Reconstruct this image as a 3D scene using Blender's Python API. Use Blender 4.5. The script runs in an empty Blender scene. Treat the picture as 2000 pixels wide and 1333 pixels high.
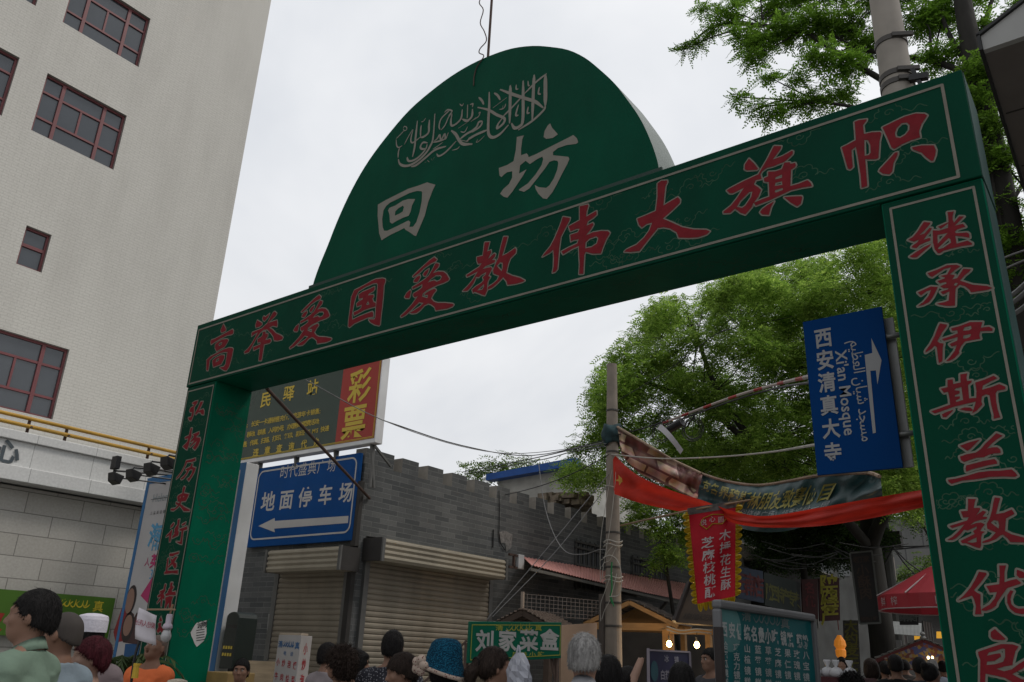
import bpy, bmesh, math, random
import numpy as np
from mathutils import Vector, Matrix
from mathutils.geometry import tessellate_polygon

# ---------------------------------------------------------------- camera, sky, sun, exposure
scene = bpy.context.scene
COL = scene.collection
CAM = np.array([0.0, 0.0, 1.6])
FPX = 1611.83
R_ = np.array([0.80117451, 0.59724396, 0.03767047])
U_ = np.array([0.18560949, -0.30784411, 0.93315653])
F_ = np.array([-0.56891873, 0.74062923, 0.35749101])
cd = bpy.data.cameras.new('camera')
cam = bpy.data.objects.new('camera', cd)
COL.objects.link(cam)
cam.matrix_world = Matrix(((R_[0], U_[0], -F_[0], 0), (R_[1], U_[1], -F_[1], 0), (R_[2], U_[2], -F_[2], 1.6), (0, 0, 0, 1)))
cd.sensor_fit = 'HORIZONTAL'
cd.sensor_width = 36.0
cd.lens = FPX * 36.0 / 2000.0
cd.clip_end = 600
cd.clip_start = 0.05
scene.camera = cam

SUN_EL, SUN_AZ = math.radians(55), math.radians(52)     # azimuth from +Y towards +X
world = bpy.data.worlds.new('World')
scene.world = world
world.use_nodes = True
wn, wl = world.node_tree.nodes, world.node_tree.links
wn.clear()
w_out = wn.new('ShaderNodeOutputWorld')
w_bg = wn.new('ShaderNodeBackground')
w_bg.inputs['Strength'].default_value = 0.1
sky = wn.new('ShaderNodeTexSky')
sky.sky_type = 'NISHITA'
sky.sun_disc = False
sky.sun_elevation = SUN_EL
sky.sun_rotation = SUN_AZ
sky.dust_density = 4.0
tc = wn.new('ShaderNodeTexCoord')
mp = wn.new('ShaderNodeMapping')
mp.inputs['Scale'].default_value = (1.0, 1.0, 1.5)
n1 = wn.new('ShaderNodeTexNoise')
n1.inputs['Scale'].default_value = 1.7
n1.inputs['Detail'].default_value = 5
n1.inputs['Roughness'].default_value = 0.52
n1.inputs['Distortion'].default_value = 0.35
cr = wn.new('ShaderNodeValToRGB')
cr.color_ramp.elements[0].position = 0.30
cr.color_ramp.elements[0].color = (6.7, 7.05, 7.6, 1)
cr.color_ramp.elements[1].position = 0.62
cr.color_ramp.elements[1].color = (9.6, 9.7, 9.9, 1)
mx = wn.new('ShaderNodeMixRGB')
mx.inputs[0].default_value = 0.93
wl.new(tc.outputs['Generated'], mp.inputs['Vector'])
wl.new(mp.outputs[0], n1.inputs['Vector'])
wl.new(n1.outputs['Fac'], cr.inputs[0])
wl.new(sky.outputs[0], mx.inputs[1])
wl.new(cr.outputs[0], mx.inputs[2])
sz = wn.new('ShaderNodeSeparateXYZ'); wl.new(tc.outputs['Generated'], sz.inputs[0])
ev_ = wn.new('ShaderNodeMapRange'); ev_.inputs[1].default_value = 0.0; ev_.inputs[2].default_value = 0.55; ev_.inputs[3].default_value = 0.86; ev_.inputs[4].default_value = 1.0
wl.new(sz.outputs['Z'], ev_.inputs[0])
mu = wn.new('ShaderNodeMixRGB'); mu.blend_type = 'MULTIPLY'; mu.inputs[0].default_value = 1.0
wl.new(mx.outputs[0], mu.inputs[1]); wl.new(ev_.outputs[0], mu.inputs[2])
wl.new(mu.outputs[0], w_bg.inputs['Color'])
wl.new(w_bg.outputs[0], w_out.inputs[0])

sl = bpy.data.lights.new('sun', 'SUN')
sl.energy = 1.4
sl.angle = math.radians(14)
sl.color = (1.0, 0.95, 0.88)
sun = bpy.data.objects.new('sun', sl)
COL.objects.link(sun)
sd = Vector((math.sin(SUN_AZ) * math.cos(SUN_EL), math.cos(SUN_AZ) * math.cos(SUN_EL), math.sin(SUN_EL)))
sun.rotation_euler = sd.to_track_quat('Z', 'Y').to_euler()
sun.location = (0, 0, 30)

scene.view_settings.view_transform = 'Standard'
scene.view_settings.look = 'None'
scene.view_settings.exposure = 0.0
scene.view_settings.gamma = 1.0
scene.cycles.max_bounces = 6
scene.cycles.diffuse_bounces = 3
scene.cycles.use_denoising = True

# ---------------------------------------------------------------- where things stand: a sight line meets a plane of the place
def ray(px, py):
    return (px - 1000) / FPX * R_ - (py - 666.5) / FPX * U_ + F_
def onX(px, py, x):
    d = ray(px, py); return CAM + d * (x / d[0])
def onY(px, py, y):
    d = ray(px, py); return CAM + d * (y / d[1])
def onZ(px, py, z):
    d = ray(px, py); return CAM + d * ((z - 1.6) / d[2])
def onD(px, py, dist):
    d = ray(px, py); return CAM + d * (dist / math.hypot(d[0], d[1]))
def pix(P):
    q = np.asarray(P, float) - CAM
    w = q @ F_
    return 1000 + FPX * (q @ R_) / w, 666.5 - FPX * (q @ U_) / w

# ---------------------------------------------------------------- objects
def tag(o, label=None, cat=None, group=None, kind=None):
    if label: o['label'] = label
    if cat: o['category'] = cat
    if group: o['group'] = group
    if kind: o['kind'] = kind
    return o
def thing(name, label, cat, loc=(0, 0, 0), group=None):
    o = bpy.data.objects.new(name, None)
    o.empty_display_size = 0.2
    o.location = Vector([float(c) for c in loc])
    COL.objects.link(o)
    return tag(o, label, cat, group)
def base_of(o):
    v = Vector((0, 0, 0))
    while o:
        v += o.location
        o = o.parent
    return v
class MB:
    """collects shapes in world metres and links them as ONE mesh object"""
    def __init__(s):
        s.v = []; s.f = []; s.m = []
    def add(s, vs, fs, mi=0):
        b = len(s.v)
        s.v.extend([(float(p[0]), float(p[1]), float(p[2])) for p in vs])
        s.f.extend([tuple(i + b for i in f) for f in fs])
        s.m.extend([mi] * len(fs))
        return s
    def box(s, a, b, mi=0):
        x0, y0, z0 = a; x1, y1, z1 = b
        return s.add([(x0, y0, z0), (x1, y0, z0), (x1, y1, z0), (x0, y1, z0), (x0, y0, z1), (x1, y0, z1), (x1, y1, z1), (x0, y1, z1)],
                     [(0, 3, 2, 1), (4, 5, 6, 7), (0, 1, 5, 4), (1, 2, 6, 5), (2, 3, 7, 6), (3, 0, 4, 7)], mi)
    def slab(s, quad, n, t, mi=0):
        """a four-cornered board, quad in front order, thickness t backwards along -n"""
        q = [np.asarray(p, float) for p in quad]; n = np.asarray(n, float)
        v = q + [p - n * t for p in q]
        return s.add(v, [(0, 1, 2, 3), (7, 6, 5, 4), (0, 4, 5, 1), (1, 5, 6, 2), (2, 6, 7, 3), (3, 7, 4, 0)], mi)
    def bar(s, a, b, w, h=None, mi=0, up=(0, 0, 1)):
        h = h or w
        a = np.asarray(a, float); b = np.asarray(b, float)
        d = b - a; d = d / (np.linalg.norm(d) + 1e-9)
        u = np.cross(d, up)
        if np.linalg.norm(u) < 1e-3: u = np.cross(d, (1, 0, 0))
        u = u / np.linalg.norm(u); v = np.cross(u, d)
        vs = [p + u * sx * w / 2 + v * sy * h / 2 for p in (a, b) for sx, sy in ((-1, -1), (1, -1), (1, 1), (-1, 1))]
        return s.add(vs, [(0, 1, 2, 3), (7, 6, 5, 4), (0, 4, 5, 1), (1, 5, 6, 2), (2, 6, 7, 3), (3, 7, 4, 0)], mi)
    def tube(s, pts, r, n=8, mi=0, cap=True):
        P = [np.asarray(p, float) for p in pts]
        rr = r if hasattr(r, '__len__') else [r] * len(P)
        T = [P[min(i + 1, len(P) - 1)] - P[max(i - 1, 0)] for i in range(len(P))]
        T = [t / (np.linalg.norm(t) + 1e-9) for t in T]
        u = np.cross(T[0], (0, 0, 1.0))
        if np.linalg.norm(u) < 1e-2: u = np.cross(T[0], (1.0, 0, 0))
        u = u / np.linalg.norm(u)
        vs = []; fs = []
        for p, t, rad in zip(P, T, rr):
            u = u - t * (u @ t); u = u / (np.linalg.norm(u) + 1e-9); w = np.cross(t, u)
            for k in range(n):
                a = 2 * math.pi * k / n
                vs.append(p + (u * math.cos(a) + w * math.sin(a)) * rad)
        for i in range(len(P) - 1):
            for k in range(n):
                fs.append((i * n + k, i * n + (k + 1) % n, (i + 1) * n + (k + 1) % n, (i + 1) * n + k))
        if cap:
            fs.append(tuple(range(n - 1, -1, -1)))
            fs.append(tuple((len(P) - 1) * n + k for k in range(n)))
        return s.add(vs, fs, mi)
    def lathe(s, c, prof, n=16, mi=0, axis=(0, 0, 1)):
        """profile of (radius, height) turned about an axis"""
        ax = np.asarray(axis, float); ax = ax / np.linalg.norm(ax)
        u = np.cross(ax, (0, 0, 1.0))
        if np.linalg.norm(u) < 1e-2: u = np.array([1.0, 0, 0])
        u = u / np.linalg.norm(u); w = np.cross(ax, u); c = np.asarray(c, float)
        vs = []; fs = []
        for r, h in prof:
            for k in range(n):
                a = 2 * math.pi * k / n
                vs.append(c + ax * h + (u * math.cos(a) + w * math.sin(a)) * r)
        for i in range(len(prof) - 1):
            for k in range(n):
                fs.append((i * n + k, i * n + (k + 1) % n, (i + 1) * n + (k + 1) % n, (i + 1) * n + k))
        fs.append(tuple(range(n - 1, -1, -1))); fs.append(tuple((len(prof) - 1) * n + k for k in range(n)))
        return s.add(vs, fs, mi)
    def grid(s, G, mi=0, thick=0):
        """G[i][j] of points"""
        ni, nj = len(G), len(G[0])
        vs = [p for row in G for p in row]
        fs = [(i * nj + j, i * nj + j + 1, (i + 1) * nj + j + 1, (i + 1) * nj + j) for i in range(ni - 1) for j in range(nj - 1)]
        return s.add(vs, fs, mi)
    def build(s, name, mats, parent=None, loc=None, bevel=0, smooth=False, solid=0, sub=0):
        if not isinstance(mats, (list, tuple)): mats = [mats]
        me = bpy.data.meshes.new(name)
        o = bpy.data.objects.new(name, me)
        L = base_of(parent) if parent else Vector([float(c) for c in (loc if loc is not None else (0, 0, 0))])
        va = np.array(s.v, float).reshape(-1, 3) - np.array(L)
        me.from_pydata(va.tolist(), [], s.f)
        for m in mats: me.materials.append(m)
        if len(mats) > 1: me.polygons.foreach_set('material_index', s.m)
        if smooth: me.polygons.foreach_set('use_smooth', [True] * len(me.polygons))
        me.update()
        COL.objects.link(o)
        if parent: o.parent = parent
        else: o.location = L
        if solid:
            md = o.modifiers.new('solid', 'SOLIDIFY'); md.thickness = solid; md.offset = 0
        if bevel:
            md = o.modifiers.new('bevel', 'BEVEL'); md.width = bevel; md.segments = 2; md.limit_method = 'ANGLE'; md.angle_limit = math.radians(50)
        if sub:
            md = o.modifiers.new('sub', 'SUBSURF'); md.levels = sub; md.render_levels = sub
        return o
def copy_tree(o, parent=None):
    c = o.copy(); COL.objects.link(c)
    if parent: c.parent = parent
    for ch in list(o.children): copy_tree(ch, c)
    return c

# ---------------------------------------------------------------- materials
def rgb(r, g, b):
    def f(c):
        c /= 255.0
        return c / 12.92 if c <= 0.04045 else ((c + 0.055) / 1.055) ** 2.4
    return (f(r), f(g), f(b), 1.0)
MATS = {}
def mat(name, col, rough=0.7, metal=0.0, var=0.18, vscale=3.0, dirt=0.0, dirt_col=(0.05, 0.045, 0.04, 1), dscale=1.2, bump=0.0, bscale=60.0, spec=0.4,
        stretch=(1, 1, 1), trans=0.0, coat=0.0):
    """plain painted / cloth / concrete surface with uneven colour, dirt and fine relief"""
    if name in MATS: return MATS[name]
    m = bpy.data.materials.new(name); m.use_nodes = True
    nt = m.node_tree; N, Lk = nt.nodes, nt.links
    b = N['Principled BSDF']
    b.inputs['Roughness'].default_value = rough
    b.inputs['Metallic'].default_value = metal
    b.inputs['Specular IOR Level'].default_value = spec
    if coat: b.inputs['Coat Weight'].default_value = coat
    t = N.new('ShaderNodeTexCoord'); mpn = N.new('ShaderNodeMapping'); mpn.inputs['Scale'].default_value = stretch
    Lk.new(t.outputs['Object'], mpn.inputs[0])
    no = N.new('ShaderNodeTexNoise'); no.inputs['Scale'].default_value = vscale; no.inputs['Detail'].default_value = 6
    Lk.new(mpn.outputs[0], no.inputs['Vector'])
    hs = N.new('ShaderNodeMapRange'); hs.inputs[3].default_value = 1 - var; hs.inputs[4].default_value = 1 + var
    hs.inputs[1].default_value = 0.25; hs.inputs[2].default_value = 0.75
    Lk.new(no.outputs['Fac'], hs.inputs[0])
    ml = N.new('ShaderNodeMixRGB'); ml.blend_type = 'MULTIPLY'; ml.inputs[0].default_value = 1
    ml.inputs[1].default_value = col
    Lk.new(hs.outputs[0], ml.inputs[2])
    last = ml.outputs[0]
    if dirt:
        n2 = N.new('ShaderNodeTexNoise'); n2.inputs['Scale'].default_value = dscale; n2.inputs['Detail'].default_value = 8; n2.inputs['Roughness'].default_value = 0.65
        Lk.new(mpn.outputs[0], n2.inputs['Vector'])
        r2 = N.new('ShaderNodeMapRange'); r2.inputs[1].default_value = 0.45; r2.inputs[2].default_value = 0.75; r2.inputs[3].default_value = 0; r2.inputs[4].default_value = dirt
        Lk.new(n2.outputs['Fac'], r2.inputs[0])
        m2 = N.new('ShaderNodeMixRGB'); m2.inputs[2].default_value = dirt_col
        Lk.new(r2.outputs[0], m2.inputs[0]); Lk.new(last, m2.inputs[1]); last = m2.outputs[0]
    Lk.new(last, b.inputs['Base Color'])
    if bump:
        n3 = N.new('ShaderNodeTexNoise'); n3.inputs['Scale'].default_value = bscale; n3.inputs['Detail'].default_value = 4
        Lk.new(mpn.outputs[0], n3.inputs['Vector'])
        bp = N.new('ShaderNodeBump'); bp.inputs['Strength'].default_value = bump; bp.inputs['Distance'].default_value = 0.01
        Lk.new(n3.outputs['Fac'], bp.inputs['Height']); Lk.new(bp.outputs[0], b.inputs['Normal'])
    if trans:
        tr = N.new('ShaderNodeBsdfTranslucent'); Lk.new(last, tr.inputs['Color'])
        ms = N.new('ShaderNodeMixShader'); ms.inputs[0].default_value = trans
        Lk.new(b.outputs[0], ms.inputs[1]); Lk.new(tr.outputs[0], ms.inputs[2])
        Lk.new(ms.outputs[0], N['Material Output'].inputs[0])
    MATS[name] = m
    return m
def brick(name, axis, bw, bh, c1, c2, mortar, msize, rough=0.85, bump=0.4, stain=0.35, offset=0.5, bias=0.0, stain_col=(0.03, 0.03, 0.03, 1), streak=True):
    """coursed masonry: axis 'x' for a wall that faces along X, 'y' for one that faces along Y"""
    if name in MATS: return MATS[name]
    m = bpy.data.materials.new(name); m.use_nodes = True
    nt = m.node_tree; N, Lk = nt.nodes, nt.links
    b = N['Principled BSDF']; b.inputs['Roughness'].default_value = rough; b.inputs['Specular IOR Level'].default_value = 0.25
    t = N.new('ShaderNodeTexCoord'); sp = N.new('ShaderNodeSeparateXYZ'); cb = N.new('ShaderNodeCombineXYZ')
    Lk.new(t.outputs['Object'], sp.inputs[0])
    Lk.new(sp.outputs['Y' if axis == 'x' else 'X'], cb.inputs[0]); Lk.new(sp.outputs['Z'], cb.inputs[1])
    br = N.new('ShaderNodeTexBrick')
    br.inputs['Scale'].default_value = 1.0
    br.inputs['Brick Width'].default_value = bw; br.inputs['Row Height'].default_value = bh
    br.inputs['Mortar Size'].default_value = msize; br.inputs['Mortar Smooth'].default_value = 0.2
    br.inputs['Bias'].default_value = bias
    br.offset = offset
    br.inputs['Color1'].default_value = c1; br.inputs['Color2'].default_value = c2; br.inputs['Mortar'].default_value = mortar
    Lk.new(cb.outputs[0], br.inputs['Vector'])
    ns = N.new('ShaderNodeTexNoise'); ns.inputs['Scale'].default_value = 0.9; ns.inputs['Detail'].default_value = 8; ns.inputs['Roughness'].default_value = 0.6
    mpn = N.new('ShaderNodeMapping'); mpn.inputs['Scale'].default_value = (1.6, 0.35 if streak else 1.0, 1)
    Lk.new(cb.outputs[0], mpn.inputs[0]); Lk.new(mpn.outputs[0], ns.inputs['Vector'])
    rr = N.new('ShaderNodeMapRange'); rr.inputs[1].default_value = 0.42; rr.inputs[2].default_value = 0.72; rr.inputs[3].default_value = 0; rr.inputs[4].default_value = stain
    Lk.new(ns.outputs['Fac'], rr.inputs[0])
    mxn = N.new('ShaderNodeMixRGB'); mxn.inputs[2].default_value = stain_col
    Lk.new(rr.outputs[0], mxn.inputs[0]); Lk.new(br.outputs['Color'], mxn.inputs[1])
    nf = N.new('ShaderNodeTexNoise'); nf.inputs['Scale'].default_value = 25; nf.inputs['Detail'].default_value = 4
    Lk.new(cb.outputs[0], nf.inputs['Vector'])
    r3 = N.new('ShaderNodeMapRange'); r3.inputs[3].default_value = 0.8; r3.inputs[4].default_value = 1.2
    Lk.new(nf.outputs['Fac'], r3.inputs[0])
    ml = N.new('ShaderNodeMixRGB'); ml.blend_type = 'MULTIPLY'; ml.inputs[0].default_value = 1
    Lk.new(mxn.outputs[0], ml.inputs[1]); Lk.new(r3.outputs[0], ml.inputs[2])
    Lk.new(ml.outputs[0], b.inputs['Base Color'])
    bp = N.new('ShaderNodeBump'); bp.inputs['Strength'].default_value = bump; bp.inputs['Distance'].default_value = 0.008; bp.invert = True
    Lk.new(br.outputs['Fac'], bp.inputs['Height']); Lk.new(bp.outputs[0], b.inputs['Normal'])
    MATS[name] = m
    return m
def glow(name, col, strength):
    if name in MATS: return MATS[name]
    m = bpy.data.materials.new(name); m.use_nodes = True
    b = m.node_tree.nodes['Principled BSDF']
    b.inputs['Base Color'].default_value = col
    b.inputs['Emission Color'].default_value = col
    b.inputs['Emission Strength'].default_value = strength
    MATS[name] = m
    return m
def glass(name, col, rough=0.08):
    if name in MATS: return MATS[name]
    m = mat(name, col, rough=rough, var=0.12, vscale=1.5, spec=0.8)
    return m

# ---------------------------------------------------------------- lettering
_GL = {}
def glyph(s, off=0.0):
    """flat outline of a piece of writing in em units, from Blender's own font"""
    k = (s, off)
    if k not in _GL:
        c = bpy.data.curves.new('g', 'FONT'); c.body = s; c.size = 1; c.offset = off; c.resolution_u = 2
        o = bpy.data.objects.new('g', c); COL.objects.link(o)
        dg = bpy.context.evaluated_depsgraph_get()
        me = bpy.data.meshes.new_from_object(o.evaluated_get(dg))
        v = np.array([(p.co.x, p.co.y) for p in me.vertices]).reshape(-1, 2)
        f = [tuple(p.vertices) for p in me.polygons]
        if me.polygons and me.polygons[0].normal.z < 0: f = [t[::-1] for t in f]
        bpy.data.objects.remove(o); bpy.data.curves.remove(c); bpy.data.meshes.remove(me)
        _GL[k] = (v, f)
    return _GL[k]
class Frame:
    """a flat face in the place: origin, right, up and outward directions"""
    def __init__(s, O, U, V, N):
        s.O, s.U, s.V, s.N = [np.asarray(a, float) for a in (O, U, V, N)]
    def P(s, u, v, n=0.0):
        return s.O + s.U * u + s.V * v + s.N * n
    def uv(s, px, py):
        d = ray(px, py)
        t = ((s.O - CAM) @ s.N) / (d @ s.N)
        q = CAM + d * t - s.O
        return np.array([q @ s.U, q @ s.V])
def faceY(x, y, z):  # faces the viewer, along -Y
    return Frame((x, y, z), (1, 0, 0), (0, 0, 1), (0, -1, 0))
def faceX(x, y, z):  # faces along +X
    return Frame((x, y, z), (0, 1, 0), (0, 0, 1), (1, 0, 0))
def put(mb, fr, ch, uv, size, n=0.004, off=0.012, sx=1.0, rot=0.0, shear=0.0, mi=0):
    v, f = glyph(ch, off)
    if not len(v): return
    q = (v - np.array([0.5, 0.38])) * size
    q[:, 0] *= sx
    q[:, 0] += q[:, 1] * shear
    c, s_ = math.cos(rot), math.sin(rot)
    mb.add([fr.P(uv[0] + a * c - b * s_, uv[1] + a * s_ + b * c, n) for a, b in q], f, mi)
def row(mb, fr, text, a, b, size, **k):
    """characters spread evenly from the centre a to the centre b (face coordinates)"""
    a = np.asarray(a, float); b = np.asarray(b, float)
    for i, ch in enumerate(text):
        t = i / max(1, len(text) - 1)
        if ch.strip(): put(mb, fr, ch, a + (b - a) * t, size, **k)
def rowp(mb, fr, text, pa, pb, size, **k):
    row(mb, fr, text, fr.uv(*pa), fr.uv(*pb), size, **k)
def rowq(mb, fr, text, pa, pb, wpx, hpx, **k):
    """a line of characters of a given apparent width and height, lying on the face"""
    a, b = fr.uv(*pa), fr.uv(*pb)
    for i, ch in enumerate(text):
        c = a + (b - a) * (i / max(1, len(text) - 1))
        if not ch.strip(): continue
        p0, pu, pv = [np.array(pix(fr.P(*(c + d)))) for d in (np.array([0, 0]), np.array([.01, 0]), np.array([0, .01]))]
        ku, kv = np.linalg.norm(pu - p0) / .01, np.linalg.norm(pv - p0) / .01
        put(mb, fr, ch, c, hpx / kv / .9, sx=(wpx / ku) / (hpx / kv), **k)
def line(mb, fr, s, uv, h, n=0.004, off=0.0, rot=0.0, width=None, mi=0):
    """a word set as one piece, centred, scaled to height h of a capital (and to a width)"""
    v, f = glyph(s, off)
    if not len(v): return
    lo, hi = v.min(0), v.max(0)
    q = (v - (lo + hi) / 2) * (h / 0.7)
    if width: q[:, 0] *= width / ((hi - lo)[0] * h / 0.7)
    c, s_ = math.cos(rot), math.sin(rot)
    mb.add([fr.P(uv[0] + a * c - b * s_, uv[1] + a * s_ + b * c, n) for a, b in q], f, mi)
def poly(mb, fr, outer, holes=(), n=0.0, mi=0):
    """a flat shape with holes; lists of (u, v)"""
    rings = [[Vector((p[0], p[1], 0)) for p in r] for r in [outer] + list(holes)]
    tri = tessellate_polygon(rings)
    flat = [p for r in rings for p in r]
    fs = []
    for t in tri:
        a, b, c = [flat[i] for i in t]
        if (b - a).cross(c - a).z < 0: t = (t[0], t[2], t[1])
        fs.append(t)
    mb.add([fr.P(p.x, p.y, n) for p in flat], fs, mi)
_jr = random.Random(3)
def edging(mb, fr, ring, w, n=0.001, closed=True, mi=0):
    """a painted line of half-width w along a ring, rounded corners, each piece a hair proud of the last"""
    P = [np.asarray(p, float) for p in ring]
    m = len(P)
    for i in range(m if closed else m - 1):
        a, b = P[i], P[(i + 1) % m]
        d = b - a; L = np.linalg.norm(d)
        if L < 1e-5: continue
        d = d / L; t = np.array([-d[1], d[0]]) * w
        h = n + _jr.random() * 0.0022
        mb.add([fr.P(*(a - t), h), fr.P(*(b - t), h), fr.P(*(b + t), h), fr.P(*(a + t), h)], [(0, 1, 2, 3)], mi)
    for i in range(m):
        h = n + _jr.random() * 0.0022
        mb.add([fr.P(P[i][0] + w * math.cos(k * math.pi / 4), P[i][1] + w * math.sin(k * math.pi / 4), h) for k in range(8)], [tuple(range(8))], mi)
def smooth_path(P, per=6):
    P = [np.asarray(p, float) for p in P]
    if len(P) < 3: return P
    out = []
    Q = [2 * P[0] - P[1]] + P + [2 * P[-1] - P[-2]]
    for i in range(1, len(Q) - 2):
        for k in range(per):
            t = k / per
            out.append(0.5 * ((2 * Q[i]) + (-Q[i - 1] + Q[i + 1]) * t + (2 * Q[i - 1] - 5 * Q[i] + 4 * Q[i + 1] - Q[i + 2]) * t * t + (-Q[i - 1] + 3 * Q[i] - 3 * Q[i + 1] + Q[i + 2]) * t ** 3))
    out.append(P[-1])
    return out
def stroke(mb, fr, pts, w, n=0.003, taper=0.35, mi=0):
    """a brush stroke: full in the middle, thinner at both ends"""
    P = smooth_path(pts, 6)
    m = len(P)
    vs = []; h = n + _jr.random() * 0.003
    for i, p in enumerate(P):
        d = P[min(i + 1, m - 1)] - P[max(i - 1, 0)]
        d = d / (np.linalg.norm(d) + 1e-9); t = np.array([-d[1], d[0]])
        s_ = i / (m - 1)
        k = w / 2 * min(1, taper + (1 - taper) * min(s_, 1 - s_) * 5)
        hh = h + s_ * 0.0004
        vs += [fr.P(*(p - t * k), hh), fr.P(*(p + t * k), hh)]
    mb.add(vs, [(2 * i, 2 * i + 2, 2 * i + 3, 2 * i + 1) for i in range(m - 1)], mi)
def arabic_band(mb, fr, a, b, h, w, seed=1, n=0.004, mi=0):
    """the short flowing word between two characters on a halal shop sign"""
    a = np.asarray(a, float); b = np.asarray(b, float)
    d = b - a; L = np.linalg.norm(d); d = d / L; t = np.array([-d[1], d[0]])
    q = lambda x, y: a + d * L * x + t * h * y
    S = [[(1, .2), (.93, -.2), (.85, -.35), (.8, .1)], [(.9, .9), (.89, .2), (.86, -.2)], [(.78, .8), (.76, -.1), (.68, -.35), (.6, -.1), (.58, .4)],
         [(.66, .7), (.5, -.3)], [(.55, .9), (.53, -.2), (.45, -.35), (.4, 0)], [(.46, .5), (.4, .2), (.3, -.35)], [(.36, .8), (.34, -.2), (.25, -.3), (.2, .2)],
         [(.26, .5), (.18, -.1), (.08, -.4), (0, .1)], [(.14, .7), (.1, .1)], [(.5, -.55), (.47, -.5)], [(.22, .8), (.19, .75)]]
    for s_ in S: stroke(mb, fr, [q(*p) for p in s_], w, n=n, mi=mi)
# ================================================================ the green street gate
GY = 5.30; GXL, GXR = -9.093, -0.392; GZB, GZT = 4.544, 5.368; GT = 0.542
LXI, RXI = -8.498, -1.001
def paint_green(name, col, k):
    return mat(name, col, rough=0.55, var=0.16, vscale=2.2, dirt=0.45, dirt_col=(col[0] + 0.0015, col[1] * 0.6 + 0.001, col[2] * 0.7 + 0.001, 1), dscale=1.6, bump=0.12, bscale=45, spec=0.05, stretch=(1, 1, .55))
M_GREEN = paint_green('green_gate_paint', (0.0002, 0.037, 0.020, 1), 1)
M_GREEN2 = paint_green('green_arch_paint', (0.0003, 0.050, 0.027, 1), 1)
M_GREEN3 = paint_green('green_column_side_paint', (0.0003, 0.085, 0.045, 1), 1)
M_RED = mat('red_letter_paint', (0.15, 0.014, 0.019, 1), spec=.05, rough=0.6, var=0.15, vscale=14, dirt=0.15, dscale=6)
M_GREY = mat('pale_letter_edge', (0.165, 0.155, 0.13, 1), spec=.05, rough=0.6, var=0.12, vscale=9)
M_WHITE = mat('pale_arch_letter', (0.19, 0.18, 0.155, 1), spec=.05, rough=0.6, var=0.08, vscale=6)
M_SCROLL = mat('cloud_scroll_line', (0.030, 0.066, 0.042, 1), spec=.02, rough=0.6, var=0.4, vscale=8)
M_RIM = mat('grey_green_arch_rim', (0.17, 0.20, 0.19, 1), rough=0.6, var=0.12, vscale=3)

CH = {}
def S(name, x0, y0, sc, *shapes):
    """outline of a painted character; 'outer | hole | hole', points in a local grid"""
    L = []
    for sh in shapes:
        L.append([[(x0 + float(a.split(',')[0]) / sc, y0 + float(a.split(',')[1]) / sc) for a in r.split()] for r in sh.split('|')])
    CH[name] = L
S('高', 390, 620, 11.11, '518,150 575,260 570,300 490,335 470,320 465,280',
  '255,500 330,475 450,410 600,330 715,262 740,300 735,350 700,375 600,395 450,470 320,550 255,595 245,540',
  '345,590 420,525 500,485 600,475 630,500 600,560 540,650 460,690 375,745 340,670 | 415,600 440,560 495,540 490,585 430,630',
  '160,930 230,860 400,770 520,705 640,665 715,670 735,700 715,800 680,950 640,1080 585,1160 540,1155 440,1095 530,1075 570,1020 590,880 610,760 560,755 450,780 300,860 225,930 205,1060 190,1160 155,1155 155,1060',
  '285,940 350,885 470,825 540,830 535,900 475,1020 380,1055 305,1085 290,1020 | 350,985 375,910 430,890 425,940 370,975')
S('举', 465, 590, 11.11, '420,400 520,460 525,500 470,540 395,560 385,500', '560,310 600,330 690,255 660,330 580,420 550,400 540,350',
  '800,210 845,250 830,290 740,380 660,460 850,400 860,480 850,540 760,520 680,565 760,610 820,680 950,740 980,780 960,820 860,845 790,840 770,750 730,690 640,600 560,610 480,680 400,800 330,930 270,1040 240,1090 150,1120 140,1090 220,1020 310,900 390,750 440,660 380,690 300,750 305,670 400,630 520,580 640,470 700,350 760,240',
  '545,655 600,645 605,700 650,690 650,745 590,835 700,805 725,850 695,890 570,925 550,1050 515,1275 455,1275 475,1080 485,985 345,1055 335,990 490,925 495,870 435,890 430,810 510,765 540,720')
AI = ('700,125 750,165 730,200 640,240 520,320 420,420 320,490 300,480 400,380 520,270 620,180', '435,460 440,500 400,570 370,590 320,580 330,545 380,490',
  '600,340 590,390 545,470 510,470 495,440 530,390',
  '730,235 790,250 780,300 700,390 680,425 770,390 870,395 930,440 980,530 960,560 880,600 760,640 680,680 560,740 490,800 475,860 575,885 590,825 520,825 540,795 620,745 700,710 725,720 735,745 690,800 640,890 690,950 760,975 900,975 1040,990 1065,1010 1040,1040 940,1080 840,1095 730,1115 710,1050 640,1000 590,985 520,1020 430,1120 370,1160 290,1170 250,1160 330,1110 440,1040 505,975 420,960 360,1020 270,1110 180,1190 90,1240 75,1220 180,1120 290,1000 360,900 405,840 340,870 310,840 315,800 400,750 480,690 480,625 300,715 295,680 400,620 520,540 600,470 660,370 710,270 | 580,600 630,530 730,460 820,455 845,490 815,550 745,580 700,555 650,570',
  '255,735 265,760 250,850 235,885 170,885 150,860 190,790')
S('爱', 775, 490, 9.52, *AI)
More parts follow.
